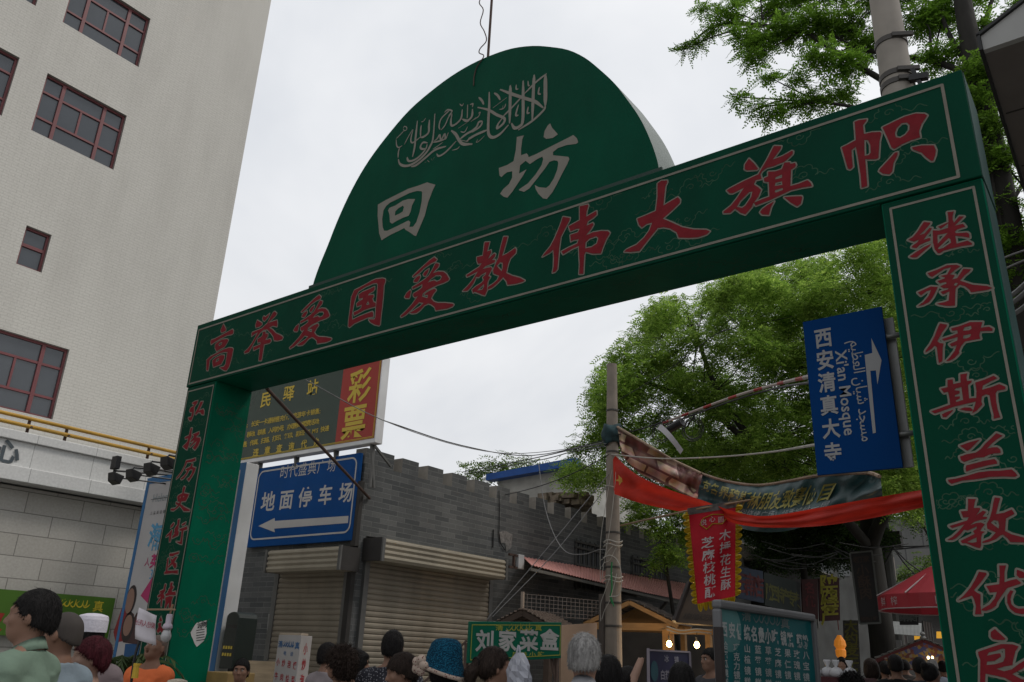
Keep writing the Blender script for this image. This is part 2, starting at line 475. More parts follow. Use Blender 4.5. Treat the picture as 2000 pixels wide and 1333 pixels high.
S('国', 670, 530, 11.11,
  '250,420 330,380 500,290 620,220 720,175 860,160 920,175 925,220 890,320 880,480 850,800 820,1050 810,1160 790,1185 700,1165 600,1110 560,1050 690,1050 710,1000 720,800 750,500 760,290 740,260 660,270 500,340 340,440 290,540 240,720 195,960 205,1060 350,990 500,930 640,880 660,910 665,990 540,1010 400,1070 250,1140 150,1220 120,1200 130,1050 160,830 190,560',
  '350,510 420,460 560,400 690,340 690,400 660,440 570,490 545,530 665,515 670,560 640,600 670,680 715,690 715,770 600,800 480,840 350,910 250,965 235,900 330,860 400,800 415,730 310,770 300,710 350,660 430,620 440,580 355,605 | 510,720 550,650 580,720 530,740')
JIAO1 = ('545,230 635,225 620,280 590,400 660,375 665,420 640,470 600,550 650,500 720,435 745,450 735,490 680,560 740,555 730,600 640,640 560,670 500,730 600,700 660,690 680,720 640,800 610,860 650,870 620,920 600,960 590,1060 590,1120 550,1215 500,1205 420,1170 360,1150 330,1165 310,1110 380,1050 490,980 530,930 510,880 560,830 575,780 480,830 430,880 385,870 340,980 270,1080 220,1130 135,1135 230,1040 320,930 420,770 320,820 215,870 205,840 330,760 440,690 490,620 420,625 400,560 400,505 510,480 530,340 | 400,1130 470,1060 535,1000 530,1060 500,1110',
  '895,125 970,125 960,170 910,340 870,480 960,440 1110,335 1130,370 1120,430 1020,530 980,640 945,800 1050,850 1200,890 1290,940 1250,965 1120,1000 970,1020 950,950 890,880 840,930 750,1020 670,1080 600,1105 605,1060 700,1000 780,930 815,850 710,810 700,750 720,700 760,600 800,520 840,330 | 770,670 830,600 880,610 880,700 860,770')
S('教', 890, 450, 9.52, *JIAO1)
S('伟', 1050, 390, 8.33, '415,285 530,305 520,350 450,480 380,620 355,800 340,980 325,1140 290,1180 245,1195 265,1100 270,950 260,820 200,870 80,935 110,890 210,770 280,640 340,500 390,370',
  '690,115 820,85 830,110 800,200 795,285 960,190 965,250 900,310 820,360 800,430 900,385 915,410 870,490 790,590 900,540 1040,515 1150,520 1180,550 1120,650 1070,770 1035,880 900,885 790,855 765,900 755,1050 750,1210 680,1215 690,1050 680,880 675,760 560,810 420,895 390,850 500,790 650,720 675,650 600,660 545,685 535,580 660,540 690,480 640,480 540,520 510,440 620,380 690,340 | 780,800 785,700 850,640 960,600 995,630 970,720 880,780')
S('大', 1205, 340, 7.84, '625,150 680,110 770,105 775,130 745,200 730,340 715,490 830,420 935,360 970,400 965,450 830,580 705,690 850,750 1000,820 1180,855 1370,860 1425,885 1380,930 1250,975 1100,985 950,980 920,900 820,840 720,820 630,830 560,920 470,1030 350,1185 200,1200 115,1195 150,1160 300,1090 420,980 500,870 545,750 460,770 385,825 340,780 315,690 440,640 600,570 625,350')
S('旗', 1400, 270, 7.84, '495,320 570,390 635,475 620,490 470,500 430,480 435,410',
  '880,125 990,130 980,170 900,280 860,335 1010,280 1150,200 1170,210 1165,250 1040,370 960,400 860,440 770,460 700,510 670,560 690,630 600,650 570,715 640,760 680,800 640,900 560,1010 540,1060 440,1175 370,1150 285,1085 210,1150 110,1155 105,1130 220,1040 310,930 420,765 250,850 200,850 155,805 200,775 400,670 640,560 690,470 780,320 850,180 | 310,1060 360,970 500,830 550,825 530,910 440,1040 390,1075',
  '1040,380 1120,375 1130,400 1200,385 1215,420 1200,450 1140,490 1130,740 1240,710 1390,650 1440,690 1460,740 1300,765 1150,800 1000,870 830,950 600,1040 570,995 700,940 810,900 800,680 730,670 725,620 790,590 790,520 900,515 1000,480 | 905,605 1003,562 1003,612 895,640 | 905,690 1003,665 1008,725 985,725 890,740 | 890,830 900,800 985,775 1015,770 1015,800 910,840',
  '880,975 830,1070 800,1180 700,1175 665,1140 700,1090 780,1030', '1035,910 1150,900 1300,895 1310,920 1290,1010 1235,1050 1130,990')
S('帜', 1630, 205, 7.62, '300,260 360,235 480,220 475,245 425,310 440,440 560,415 680,410 700,430 670,560 655,800 610,815 460,815 470,950 490,1215 405,1240 390,1050 350,780 320,630 255,680 260,780 275,930 240,965 200,955 150,780 110,640 210,590 320,530 310,380 | 445,530 500,530 535,600 540,720 510,755 450,765',
  '715,340 860,270 1050,180 1210,135 1340,140 1380,165 1300,290 1260,400 1275,490 1150,530 1000,595 890,665 850,640 790,500 | 900,430 930,350 1000,280 1080,270 1120,310 1115,380 1060,450 980,500 915,490',
  '940,710 940,750 880,870 860,1000 820,1040 720,1030 665,990 680,960 820,810 900,720', '1155,640 1300,610 1480,610 1510,680 1500,760 1470,840 1440,840 1370,790 1300,720 1170,670')
S('回', 720, 340, 9.52, '175,575 320,490 520,390 740,280 930,220 1090,160 1245,205 1190,320 1110,530 1050,770 980,940 885,1160 850,1150 770,1090 690,1045 665,1010 560,1065 420,1130 300,1200 245,1240 200,1110 185,930 170,780 | 280,680 330,600 400,540 560,460 760,360 900,320 985,325 1000,350 990,520 950,720 890,900 830,985 760,990 780,900 745,870 700,890 520,980 350,1060 290,1060 265,990 255,850',
  '365,680 390,635 500,590 640,500 740,470 870,470 810,590 785,700 750,780 640,820 520,880 440,930 400,900 390,760 | 490,780 500,700 560,640 640,595 660,620 640,700 580,740')
S('坊', 960, 230, 7.84, '390,300 500,275 475,330 455,480 455,580 540,550 565,580 570,610 700,555 900,450 1100,350 1255,270 1310,320 1330,380 1300,405 1150,425 1020,470 945,530 945,580 1050,590 1180,605 1195,640 1160,720 1080,870 1000,1030 940,1140 850,1250 790,1240 720,1170 680,1100 665,1035 730,1070 840,1080 890,1040 960,930 1010,800 1025,700 1010,665 960,658 890,680 830,770 700,940 580,1090 500,1140 430,1120 420,1105 560,1010 680,870 770,730 795,640 780,600 700,640 590,715 525,665 440,735 425,860 540,795 480,900 400,1020 320,1140 245,1230 190,1215 135,1170 180,1100 270,1020 320,920 320,825 240,840 200,870 155,915 125,890 115,775 240,730 340,670 375,500',
  '900,90 930,160 1020,260 940,315 840,330 800,300 815,210 860,130')
S('继', 1750, 400, 10, '550,345 680,360 660,395 570,500 460,605 560,570 660,460 705,465 690,500 600,610 540,695 650,655 680,670 670,710 560,750 460,800 400,860 310,840 320,815 420,740 460,685 350,730 240,695 330,640 420,540 490,430',
  '270,1020 400,930 560,830 690,770 660,820 520,940 410,1035 320,1040',
  '1005,155 1135,140 1110,220 1110,300 1135,360 1240,235 1330,240 1150,420 1310,380 1360,440 1200,490 1145,540 1180,565 1390,550 1430,580 1440,655 1300,630 1160,615 1185,770 1400,710 1490,760 1490,790 1280,820 1080,865 930,910 860,960 820,955 760,880 725,740 720,510 850,515 1020,460 1025,370 880,480 820,440 1030,350 1020,220 | 815,600 1015,560 920,660 820,770 810,640 | 820,860 1030,660 1065,680 1080,750 1000,800 930,850 840,880')
S('承', 1760, 500, 10, '330,720 440,670 580,605 720,615 700,660 620,820 550,910 450,960 330,990 440,910 540,790 590,670 500,700 390,780',
  '520,345 700,280 900,190 1080,180 1160,210 1060,280 950,370 1050,380 1040,410 1000,470 1100,440 1220,260 1370,270 1340,310 1240,390 1150,490 1400,570 1680,595 1790,635 1700,670 1500,700 1370,720 1330,660 1250,600 1150,570 1070,640 1060,760 1055,980 900,985 750,960 700,940 850,910 930,880 950,700 820,760 770,710 920,660 930,640 830,640 765,600 890,550 885,515 760,545 710,500 850,450 860,430 770,400 900,370 980,230 850,260 700,360 610,420 560,400 | 1030,580 1060,535 1115,540 1080,590')
S('伊', 1780, 610, 10, '560,225 700,250 690,290 600,410 510,575 560,610 635,620 615,700 610,960 540,1000 520,860 500,690 460,660 400,720 280,795 280,760 370,640 460,470 510,340',
  '780,320 940,280 1150,200 1390,200 1360,310 1520,290 1590,330 1580,375 1450,375 1350,380 1330,460 1350,525 1200,550 1050,580 980,660 930,770 945,800 850,900 760,950 680,965 760,880 850,760 890,650 790,675 750,630 900,560 910,490 770,530 640,565 600,530 760,480 910,420 900,360 800,370 | 1010,370 1040,300 1170,270 1180,330 1130,360 | 1010,520 1020,460 1170,430 1150,490 1080,520')
S('斯', 1800, 715, 10, '510,280 610,265 620,360 765,330 760,170 895,150 880,230 890,300 985,290 975,330 910,380 930,640 1070,630 1075,500 1050,330 1240,270 1410,195 1480,245 1350,310 1200,390 1185,470 1360,420 1520,360 1640,410 1640,460 1480,490 1450,540 1460,700 1490,860 1540,1010 1410,1040 1410,960 1360,760 1330,580 1260,560 1180,600 1170,700 1190,760 1080,880 990,930 1050,760 1060,700 850,750 640,800 450,870 260,935 190,890 340,840 560,760 550,650 520,510 440,530 380,450 510,420 | 640,480 680,440 780,420 815,670 680,710 670,680 750,640 750,600 650,605 655,575 750,540 740,490',
  '400,950 500,900 625,860 590,910 480,1010 420,1005', '740,850 840,815 960,820 1010,870 980,890 860,880')
S('兰', 1830, 835, 11.106, '500,405 700,330 930,270 860,340 720,480 660,515',
  '1290,130 1430,185 1300,270 1180,370 1085,470 1200,440 1310,435 1370,480 1390,560 1250,570 1130,600 1020,655 850,665 590,755 530,720 500,640 640,590 850,550 960,470 1050,360 1180,240',
  '640,830 800,790 1000,735 1250,690 1300,740 1310,795 1150,820 950,870 780,910 640,965 625,900',
  '240,1140 420,1115 640,1060 900,980 1150,950 1380,945 1620,915 1700,980 1750,1050 1700,1080 1450,1070 1150,1080 850,1130 550,1160 320,1230 260,1190')
S('教右', 1830, 960, 10.665, '650,160 815,165 790,230 770,350 890,345 905,370 870,440 810,510 960,405 1030,430 950,530 1045,535 1045,570 900,600 780,640 690,710 820,665 920,650 1000,690 930,780 905,830 1005,845 940,890 925,950 925,1120 905,1190 820,1170 600,1080 530,1085 495,1035 650,960 790,890 755,830 830,780 830,735 640,820 570,800 500,890 400,980 330,1015 215,1015 330,950 450,840 580,690 420,740 320,770 260,725 440,670 630,610 670,540 550,550 500,420 645,410 650,280 | 630,1060 740,1000 830,960 830,1060 740,1075',
  '1205,130 1320,145 1290,250 1230,480 1400,450 1560,380 1620,470 1440,570 1420,830 1560,900 1830,970 1950,1000 1900,1040 1800,1065 1530,1060 1470,980 1380,905 1330,920 1230,1000 1080,1060 950,1080 950,1050 1120,980 1230,860 1050,780 1040,680 1100,570 1150,400 1180,230 | 1120,655 1190,600 1280,620 1300,720 1285,780')
S('优', 1850, 1085, 10.253, '640,330 780,350 795,380 680,540 540,700 600,750 670,780 670,1000 690,1180 560,1185 580,1020 540,880 500,810 380,850 220,905 330,810 470,650 570,480',
  '1045,205 1180,205 1150,340 1150,540 1280,500 1390,475 1490,560 1400,595 1200,660 1100,800 1000,950 985,1010 900,1070 780,1115 690,1105 700,1075 850,990 960,860 1000,735 860,750 785,615 1045,580 1055,400',
  '1270,700 1330,720 1290,800 1270,880 1290,980 1350,1040 1430,1070 1700,1060 1740,920 1800,1000 1790,1100 1720,1160 1500,1180 1360,1150 1260,1070 1205,950 1205,800', '1400,290 1520,330 1600,400 1560,455 1450,455 1390,400')
S('良', 1880, 1210, 10.83, '690,205 720,240 800,310 910,410 890,435 760,440 650,420 600,370 600,270',
  '330,690 500,630 820,525 1060,530 1190,575 1120,680 1070,880 1060,970 880,1000 720,1050 880,1100 1040,1060 1200,940 1350,850 1400,900 1280,1040 1050,1160 1240,1260 1500,1340 1700,1350 1600,1450 1300,1440 1100,1350 900,1240 700,1190 490,1150 480,1330 500,1500 620,1480 560,1560 430,1640 370,1600 375,1300 380,860 340,760 | 520,770 560,700 700,670 850,615 900,630 905,800 860,900 700,950 510,970 520,895 680,880 820,790 800,720 700,730')
S('弘', 340, 770, 11.11, '405,195 450,165 520,145 510,200 460,260 440,300 440,360 430,450 380,580 340,575 310,515 380,500 400,400 350,390 340,360 370,300 425,270 445,215 410,225',
  '580,170 635,165 620,210 560,330 540,370 600,340 640,330 660,380 650,450 600,440 580,400 530,400 480,450 465,440 470,410 520,320')
S('扬', 340, 770, 11.11, '370,740 405,745 390,800 380,880 390,910 350,1000 330,1100 290,1210 250,1190 195,1140 260,1080 300,1030 310,960 250,980 245,940 330,900 350,820',
  '410,880 480,850 550,820 550,870 480,940 570,950 580,1000 530,1120 460,1215 410,1170 460,1110 500,1020 430,1080 360,1150 340,1140 420,1050 450,1000 370,1050 360,1030 430,940 440,900')
S('历', 320, 890, 11.11, '490,115 600,90 690,60 695,110 620,140 510,150 480,220 400,370 330,470 275,515 280,490 380,370 450,240',
  '610,180 635,185 625,250 700,270 670,360 610,470 550,560 510,510 560,480 610,400 635,310 590,300 550,330 510,410 440,500 390,525 370,510 440,450 490,390 520,330 480,320 480,300 580,250')
S('史', 320, 890, 11.11, '440,670 475,690 450,780 440,820 550,840 530,900 480,990 390,1000 370,1060 450,1120 570,1180 570,1210 440,1210 400,1150 350,1090 300,1140 220,1200 160,1195 160,1160 250,1150 320,1080 270,1060 270,1010 330,1040 360,1010 310,1000 300,900 320,870 410,820 420,720 | 345,930 380,880 370,930 | 420,900 450,870 445,910')
S('街', 310, 1000, 10.25, '390,160 430,150 415,260 400,300 410,330 390,370 410,400 400,470 340,500 275,530 280,495 330,430 310,430 330,380 320,350 350,300 380,260',
  '300,220 320,240 290,290 240,330 250,280', '260,370 280,370 270,420 240,600 215,600 220,470 150,510 160,480 220,420', '470,250 550,205 540,250 480,280',
  '420,350 500,320 570,290 580,350 500,380 490,450 470,650 420,640 350,600 440,600 460,480 465,380 430,380')
S('区', 310, 1000, 10.25, '225,840 310,830 410,800 405,840 320,865 300,890 225,890', '180,940 210,920 200,1000 180,1180 270,1180 390,1170 390,1240 280,1230 120,1245 120,1215 150,1190 165,1050',
  '240,930 280,960 340,900 380,900 340,970 320,1010 360,1040 360,1100 330,1140 300,1090 280,1050 200,1120 195,1100 260,1010')
S('精', 290, 1110, 10.25, '335,320 360,330 340,420 350,440 310,510 330,570 320,630 290,600 265,780 250,760 260,620 180,710 175,690 260,570 200,590 190,560 280,480 240,500 230,470 310,430',
  '450,290 495,290 480,350 510,380 490,420 470,450 480,480 550,470 555,540 440,540 350,560 350,520 400,490 390,470 410,450 410,420 440,400 440,350',
  '350,590 430,560 500,570 470,650 450,810 410,790 420,690 380,740 360,800 330,800 345,700')
S('神', 290, 1110, 10.25, '255,970 280,1060 240,1070 220,1040', '200,1110 270,1090 250,1150 300,1230 280,1310 250,1250 200,1300 170,1260 210,1180',
  '370,960 390,960 380,1080 430,1100 470,1130 470,1190 420,1240 380,1250 370,1400 345,1390 350,1240 310,1230 320,1130 360,1100')

gate = thing('street_gate', 'green street gate with red slogan characters and a round arched sign', 'gate', (-4.74, 5.57, 0))
fr_beam = faceY(0, GY, 0)
fr_col = faceY(0, GY + 0.02, 0)
fr_arch = faceY(0, GY + 0.05, 0)
def paint_chars(names, fr, parent, wid, shift=None):
    red, gry = MB(), MB()
    for nm in names:
        for shp in CH[nm]:
            R2 = [[fr.uv(*p) for p in r] for r in shp]
            if shift is not None: R2 = [[p + shift for p in r] for r in R2]
            poly(red, fr, R2[0], R2[1:], n=0.0052)
            for r in R2: edging(gry, fr, r, wid, n=0.0012)
    return red, gry
def merge(a, b):
    a.add(b.v, b.f); return a
def scrolls(fr, u0, u1, v0, v1, count, seed, size):
    """thin painted cloud scrolls: curls and trailing waves"""
    rnd = random.Random(seed); mb = MB()
    for i in range(count):
        cu = rnd.uniform(u0, u1); cv = rnd.uniform(v0, v1); s_ = size * rnd.uniform(0.7, 1.3); fl = rnd.choice((-1, 1)); fv = rnd.choice((-1, 1))
        paths = []
        sp = [(0.32 * (1 - t / 14) * math.cos(t * 0.62), 0.28 * (1 - t / 14) * math.sin(t * 0.62)) for t in range(11)]
        paths.append(sp)
        arc = []
        for k, (ax, ay, ar) in enumerate(((0.55, 0.0, 0.28), (0.2, 0.42, 0.30), (-0.3, 0.40, 0.27), (-0.62, 0.05, 0.25))):
            for t in range(7):
                an = math.radians(-40 + k * 55 + t * 22)
                arc.append((ax + ar * math.cos(an), ay + ar * math.sin(an)))
        paths.append(arc)
        L = rnd.uniform(1.0, 2.0)
        paths.append([(0.8 + L * t / 8, -0.25 + 0.16 * math.sin(t * 1.25 + i)) for t in range(9)])
        paths.append([(-0.8 - 0.7 * L * t / 7, -0.2 + 0.14 * math.sin(t * 1.4 + i * 2)) for t in range(8)])
        for p in paths:
            P = smooth_path([(cu + fl * a * s_, cv + fv * b * s_) for a, b in p], 3)
            P = [q for q in P if u0 - size * .3 < q[0] < u1 + size * .3 and v0 < q[1] < v1]
            if len(P) < 3: continue
            w = 0.0032; h = 0.0004 + rnd.random() * 0.0004
            vs = []
            for j, q in enumerate(P):
                d = P[min(j + 1, len(P) - 1)] - P[max(j - 1, 0)]; d = d / (np.linalg.norm(d) + 1e-9); t_ = np.array([-d[1], d[0]]) * w
                if not (u0 < q[0] < u1): continue
                vs += [fr.P(*(q - t_), h), fr.P(*(q + t_), h)]
            n_ = len(vs) // 2
            if n_ > 2: mb.add(vs, [(2 * j, 2 * j + 2, 2 * j + 3, 2 * j + 1) for j in range(n_ - 1) if np.linalg.norm(np.array(vs[2 * j]) - np.array(vs[2 * j + 2])) < size])
    return mb
# the beam
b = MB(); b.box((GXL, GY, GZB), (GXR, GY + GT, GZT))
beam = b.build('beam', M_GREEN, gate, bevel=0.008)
aisft = fr_beam.uv(648.3, 662.9) - fr_beam.uv(886.9, 596.1)
red, gry = paint_chars(['高', '举', '国', '爱', '教', '伟', '大', '旗', '帜'], fr_beam, beam, 0.011)
r2, g2 = paint_chars(['爱'], fr_beam, beam, 0.011, aisft)
merge(red, r2).build('red_lettering', M_RED, beam)
merge(gry, g2).build('outline_lettering', M_GREY, beam)
fm = MB()
a0 = fr_beam.uv(391.7, 642); a1 = fr_beam.uv(1855, 156); a2 = fr_beam.uv(1888.5, 337.5); a3 = fr_beam.uv(373, 748.5)
u0, u1 = GXL + 0.055, -0.52; v0, v1 = GZB + 0.035, GZT - 0.075
edging(fm, fr_beam, [(u0, v0), (u1, v0), (u1, v1), (u0, v1)], 0.010, n=0.0032)
fm.build('border_marking', M_GREY, beam)
sc = scrolls(fr_beam, u0 + .02, u1 - .02, v0 + .02, v1 - .02, 48, 5, 0.10)
sc.build('cloud_pattern', M_SCROLL, beam)
sp_ = MB(); sp_.box((LXI + .01, GY + .02, GZB - .006), (RXI - .01, GY + GT - .02, GZB - .001)); sp_.build('soffit_bounce_panel', paint_green('green_soffit_bounce', (.0010, .075, .042, 1), 1), beam)  # slab added below the beam; ground bounce is put into its lighter green
fr_sof = Frame((0, 0, GZB - .006), (1, 0, 0), (0, 1, 0), (0, 0, -1))
scrolls(fr_sof, LXI + .1, RXI - .1, GY + .06, GY + GT - .05, 34, 8, 0.10).build('soffit_pattern', M_SCROLL, beam)
ep = MB(); ep.box((GXR + .0005, GY + .03, GZB + .01), (GXR + .004, GY + GT - .01, GZT - .01)); ep.build('end_panel', mat('faded_lit_teal_paint', (.035, .085, .08, 1), rough=.6, var=.2, dirt=.3), beam)  # pale teal holds both faded paint and the sky light on this end
# the columns
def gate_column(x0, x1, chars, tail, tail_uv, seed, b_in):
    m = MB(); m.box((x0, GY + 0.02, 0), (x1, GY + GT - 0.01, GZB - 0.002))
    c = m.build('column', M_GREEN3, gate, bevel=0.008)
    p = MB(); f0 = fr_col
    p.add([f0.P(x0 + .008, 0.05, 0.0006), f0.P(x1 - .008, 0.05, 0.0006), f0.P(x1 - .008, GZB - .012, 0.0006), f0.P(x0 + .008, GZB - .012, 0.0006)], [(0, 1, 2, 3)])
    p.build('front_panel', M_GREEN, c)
    red, gry = paint_chars(chars, fr_col, c, 0.0115)
    for ch, uv in tail:
        put(red, fr_col, ch, uv, 0.34, n=0.0052, off=0.03)
        put(gry, fr_col, ch, uv, 0.34, n=0.002, off=0.06)
    red.build('red_lettering', M_RED, c); gry.build('outline_lettering', M_GREY, c)
    l = MB(); edging(l, fr_col, [(x0 + b_in, 0.15), (x1 - b_in, 0.15), (x1 - b_in, GZB - 0.055), (x0 + b_in, GZB - 0.055)], 0.008, n=0.0032)
    l.build('border_marking', M_GREY, c)
    scrolls(Frame(fr_col.P(0, 0, 0.0006), (1, 0, 0), (0, 0, 1), (0, -1, 0)), x0 + b_in + .02, x1 - b_in - .02, 0.2, GZB - .1, 44, seed, 0.075).build('cloud_pattern', M_SCROLL, c)
    return c
col_l = gate_column(GXL + 0.004, LXI, ['弘', '扬', '历', '史', '街', '区', '精', '神'], [], None, 11, 0.035)
col_r = gate_column(RXI, GXR - 0.004, ['继', '承', '伊', '斯', '兰', '教右', '优', '良'], [('传', (-0.70, 0.95)), ('统', (-0.70, 0.52))], None, 12, 0.055)
ep = MB(); ep.box((GXR - .0035, GY + .04, .02), (GXR - .0005, GY + GT - .03, GZB - .02)); ep.build('end_panel', MATS['faded_lit_teal_paint'], col_r)
fr_side = faceX(LXI, 0, 0)
scrolls(fr_side, GY + 0.06, GY + GT - .04, 0.3, GZB - .15, 46, 21, 0.085).build('cloud_pattern', M_SCROLL, col_l)
# the arched sign on the beam
top = [(609, 562), (622, 524), (640, 480), (658, 434), (680, 385), (704, 340), (730, 300), (764, 256), (800, 215), (840, 180), (880, 150), (920, 126), (960, 108), (1000, 95), (1040, 90), (1075, 92), (1110, 98), (1142, 113), (1170, 135), (1200, 163), (1225, 195), (1246, 225), (1262, 255), (1277, 292), (1288, 329)]
A2 = smooth_path([fr_arch.uv(*p) for p in top], 3)
A2[0] = np.array([A2[0][0], GZT - .0]); A2[-1] = np.array([A2[-1][0], GZT - .0])
m = MB(); n_ = len(A2)
poly(m, fr_arch, [tuple(p) for p in A2], n=0.0, mi=0)
bk = Frame(fr_arch.O, fr_arch.U, fr_arch.V, fr_arch.N)
D = 0.46
vs = [fr_arch.P(*p, 0) for p in A2] + [fr_arch.P(*p, -D) for p in A2]
m.add(vs, [(i, i + n_, i + 1 + n_, i + 1) for i in range(n_ - 1)], 1)
poly(m, Frame(fr_arch.P(0, 0, -D), (1, 0, 0), (0, 0, 1), (0, -1, 0)), [tuple(p) for p in A2], n=0.0, mi=0)
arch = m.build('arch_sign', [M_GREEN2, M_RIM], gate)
wm = MB()
for nm in ('回', '坊'):
    for shp in CH[nm]:
        R2 = [[fr_arch.uv(*p) for p in r] for r in shp]
        poly(wm, fr_arch, R2[0], R2[1:], n=0.003)
wm.build('pale_lettering', M_WHITE, arch)
cm = MB()
def cal(x0, y0, sc, w, pts, taper=0.45):
    q = [fr_arch.uv(x0 + float(a.split(',')[0]) / sc, y0 + float(a.split(',')[1]) / sc) for a in pts.split()]
    stroke(cm, fr_arch, q, w / sc * 0.00545, n=0.002, taper=taper)
B = (920, 130, 8.33); A = (760, 220, 11.106)
for w, p in ((68, '1212,130 1213,400 1213,640'), (42, '1213,640 1180,720 1000,890 770,1040'), (38, '1235,120 1060,260 880,440'), (34, '880,440 660,680 520,820'), (55, '1030,140 1020,350 1000,880'),
             (55, '850,235 850,450 845,880 790,980 710,1005 660,930'), (55, '640,310 640,500 630,930'), (52, '475,380 700,465 900,530 1050,580 1180,680'), (50, '615,955 480,1100 360,1160 290,1100 285,900 300,640 300,420'),
             (45, '110,670 280,710 420,790 545,850 530,930 435,1010 440,950 510,850'), (38, '125,505 180,560 210,625'), (38, '380,435 440,480 480,550'), (22, '585,510 360,680'), (22, '570,610 555,660 520,695 465,705'),
             (18, '525,640 515,685'), (25, '738,300 738,370 772,372'), (25, '930,240 938,315 962,312'), (30, '1115,340 1100,440 1140,460'), (32, '775,625 732,790 775,800'), (30, '935,660 920,760 958,762'),
             (20, '120,770 150,750 135,800 110,830 0,900'), (40, '190,895 130,910 90,990 0,1060'), (36, '190,900 150,980 20,1075'), (45, '265,1040 120,1100 -40,1180'), (14, '222,1130 150,1205 90,1240 115,1185')):
    cal(*B, w, p)
for w, p in ((26, '310,350 330,310 380,320 385,370 340,400 305,360'), (30, '330,395 240,490 155,575'), (34, '158,590 170,720 215,765 290,725'), (38, '230,770 205,870 200,985'),
             (62, '205,1020 240,1120 340,1165 480,1140 650,1035 800,890 890,750 960,560 1000,30'), (58, '620,185 580,560 560,760 515,970'), (28, '335,700 430,520 520,370'),
             (40, '525,375 490,500 475,620 515,660 600,605 680,540'), (44, '690,540 690,400 705,280'), (58, '680,545 760,530 860,440 870,300 880,165'), (24, '700,210 750,195 805,125'),
             (50, '840,665 740,660 685,750 720,800 810,790'), (52, '830,690 800,790 690,930 560,1030 440,1060 400,1010 400,970'), (44, '980,625 1050,570 1100,490 1130,600 1210,470 1230,580 1290,440'),
             (40, '950,655 1100,625 1250,570'), (62, '480,1180 600,1140 800,980 1000,815 1240,740'), (24, '950,800 1060,730 1170,650'), (70, '1350,395 1450,480 1530,620 1620,690 1810,690'),
             (48, '1460,625 1300,800 1180,905 1080,950 1035,900'), (58, '1540,580 1700,460 1900,365'), (42, '1680,640 1750,580 1900,495'), (30, '1560,600 1720,640'), (24, '1370,825 1480,795 1535,740'),
             (28, '1555,420 1640,430 1710,315'), (24, '1505,350 1740,190'), (20, '1780,205 1890,110'), (42, '1110,380 1090,300 1130,150 1250,20 1310,-30'), (38, '1130,390 1220,280 1290,120 1360,30'),
             (54, '1370,30 1345,240 1400,290 1560,150 1595,-60'), (58, '1590,150 1700,185 1800,90 1815,-70'), (15, '775,1095 810,1075'), (14, '840,1035 850,1060 880,1080'), (14, '915,1005 940,1045'), (14, '955,1025 985,970')):
    cal(*A, w, p)
for w, p in ((13, '548,372 546,440'), (6, '508,368 520,378 528,365'), (9, '432,412 448,398 470,405 452,428'), (8, '560,372 574,368 572,385')):
    cal(700, 60, 2.564, w, p)
cm.build('arabic_lettering', M_WHITE, arch)
ledge = MB(); ledge.box((A2[0][0] - .03, GY + 0.03, GZT), (A2[-1][0] + .03, GY + 0.05, GZT + .05))
ledge.build('base_flashing', mat('dark_flashing', (0.01, 0.03, 0.022, 1), rough=0.7), arch)
# bare rod and wire on top of the arch
rw = thing('arch_rod', 'thin rusty rod with a crooked wire rising from the top of the green arch', 'rod', onY(955, 105, GY + .1))
M_RUST = mat('rusty_steel', (0.055, 0.03, 0.022, 1), rough=0.8, var=0.4, vscale=12)
m = MB(); pr = onY(953, 112, GY + .12); m.tube([pr - np.array([0, 0, .12]), pr + np.array([0.01, 0, 1.3])], 0.014, 8); m.build('rod', M_RUST, rw)
m = MB(); P = [onY(x, y, GY + 0.04) for x, y in ((925, 168), (926, 150), (932, 130), (945, 110), (936, 104), (938, 95), (950, 80), (946, 62), (938, 45), (944, 20), (936, 5), (946, -15), (952, -40))]
m.tube(smooth_path(P, 4), 0.006, 6); m.build('wire', M_RUST, rw)
# ================================================================ ground
M_PAVE = brick('street_paving_stone', 'y', 0.6, 0.6, (0.24, 0.23, 0.215, 1), (0.29, 0.28, 0.26, 1), (0.10, 0.10, 0.095, 1), 0.008)
# paving coursing runs over the flat ground
_nt = M_PAVE.node_tree
for l in list(_nt.links):
    if l.to_node.bl_idname == 'ShaderNodeCombineXYZ' and l.to_socket.name == 'Y': _nt.links.remove(l)
_sp = [n for n in _nt.nodes if n.bl_idname == 'ShaderNodeSeparateXYZ'][0]; _cb = [n for n in _nt.nodes if n.bl_idname == 'ShaderNodeCombineXYZ'][0]
_nt.links.new(_sp.outputs['Y'], _cb.inputs[1])
m = MB(); m.add([(-400, -400, -0.004), (400, -400, -0.004), (400, 400, -0.004), (-400, 400, -0.004)], [(0, 1, 2, 3)])
tag(m.build('ground', mat('dusty_ground', (0.11, 0.105, 0.095, 1), rough=0.95, var=0.3, vscale=0.3)), kind='structure')
m = MB(); m.add([(-15.3, -20, 0), (6, -20, 0), (6, 70, 0), (-15.3, 70, 0)], [(0, 1, 2, 3)])
tag(m.build('street_paving', M_PAVE), kind='structure')

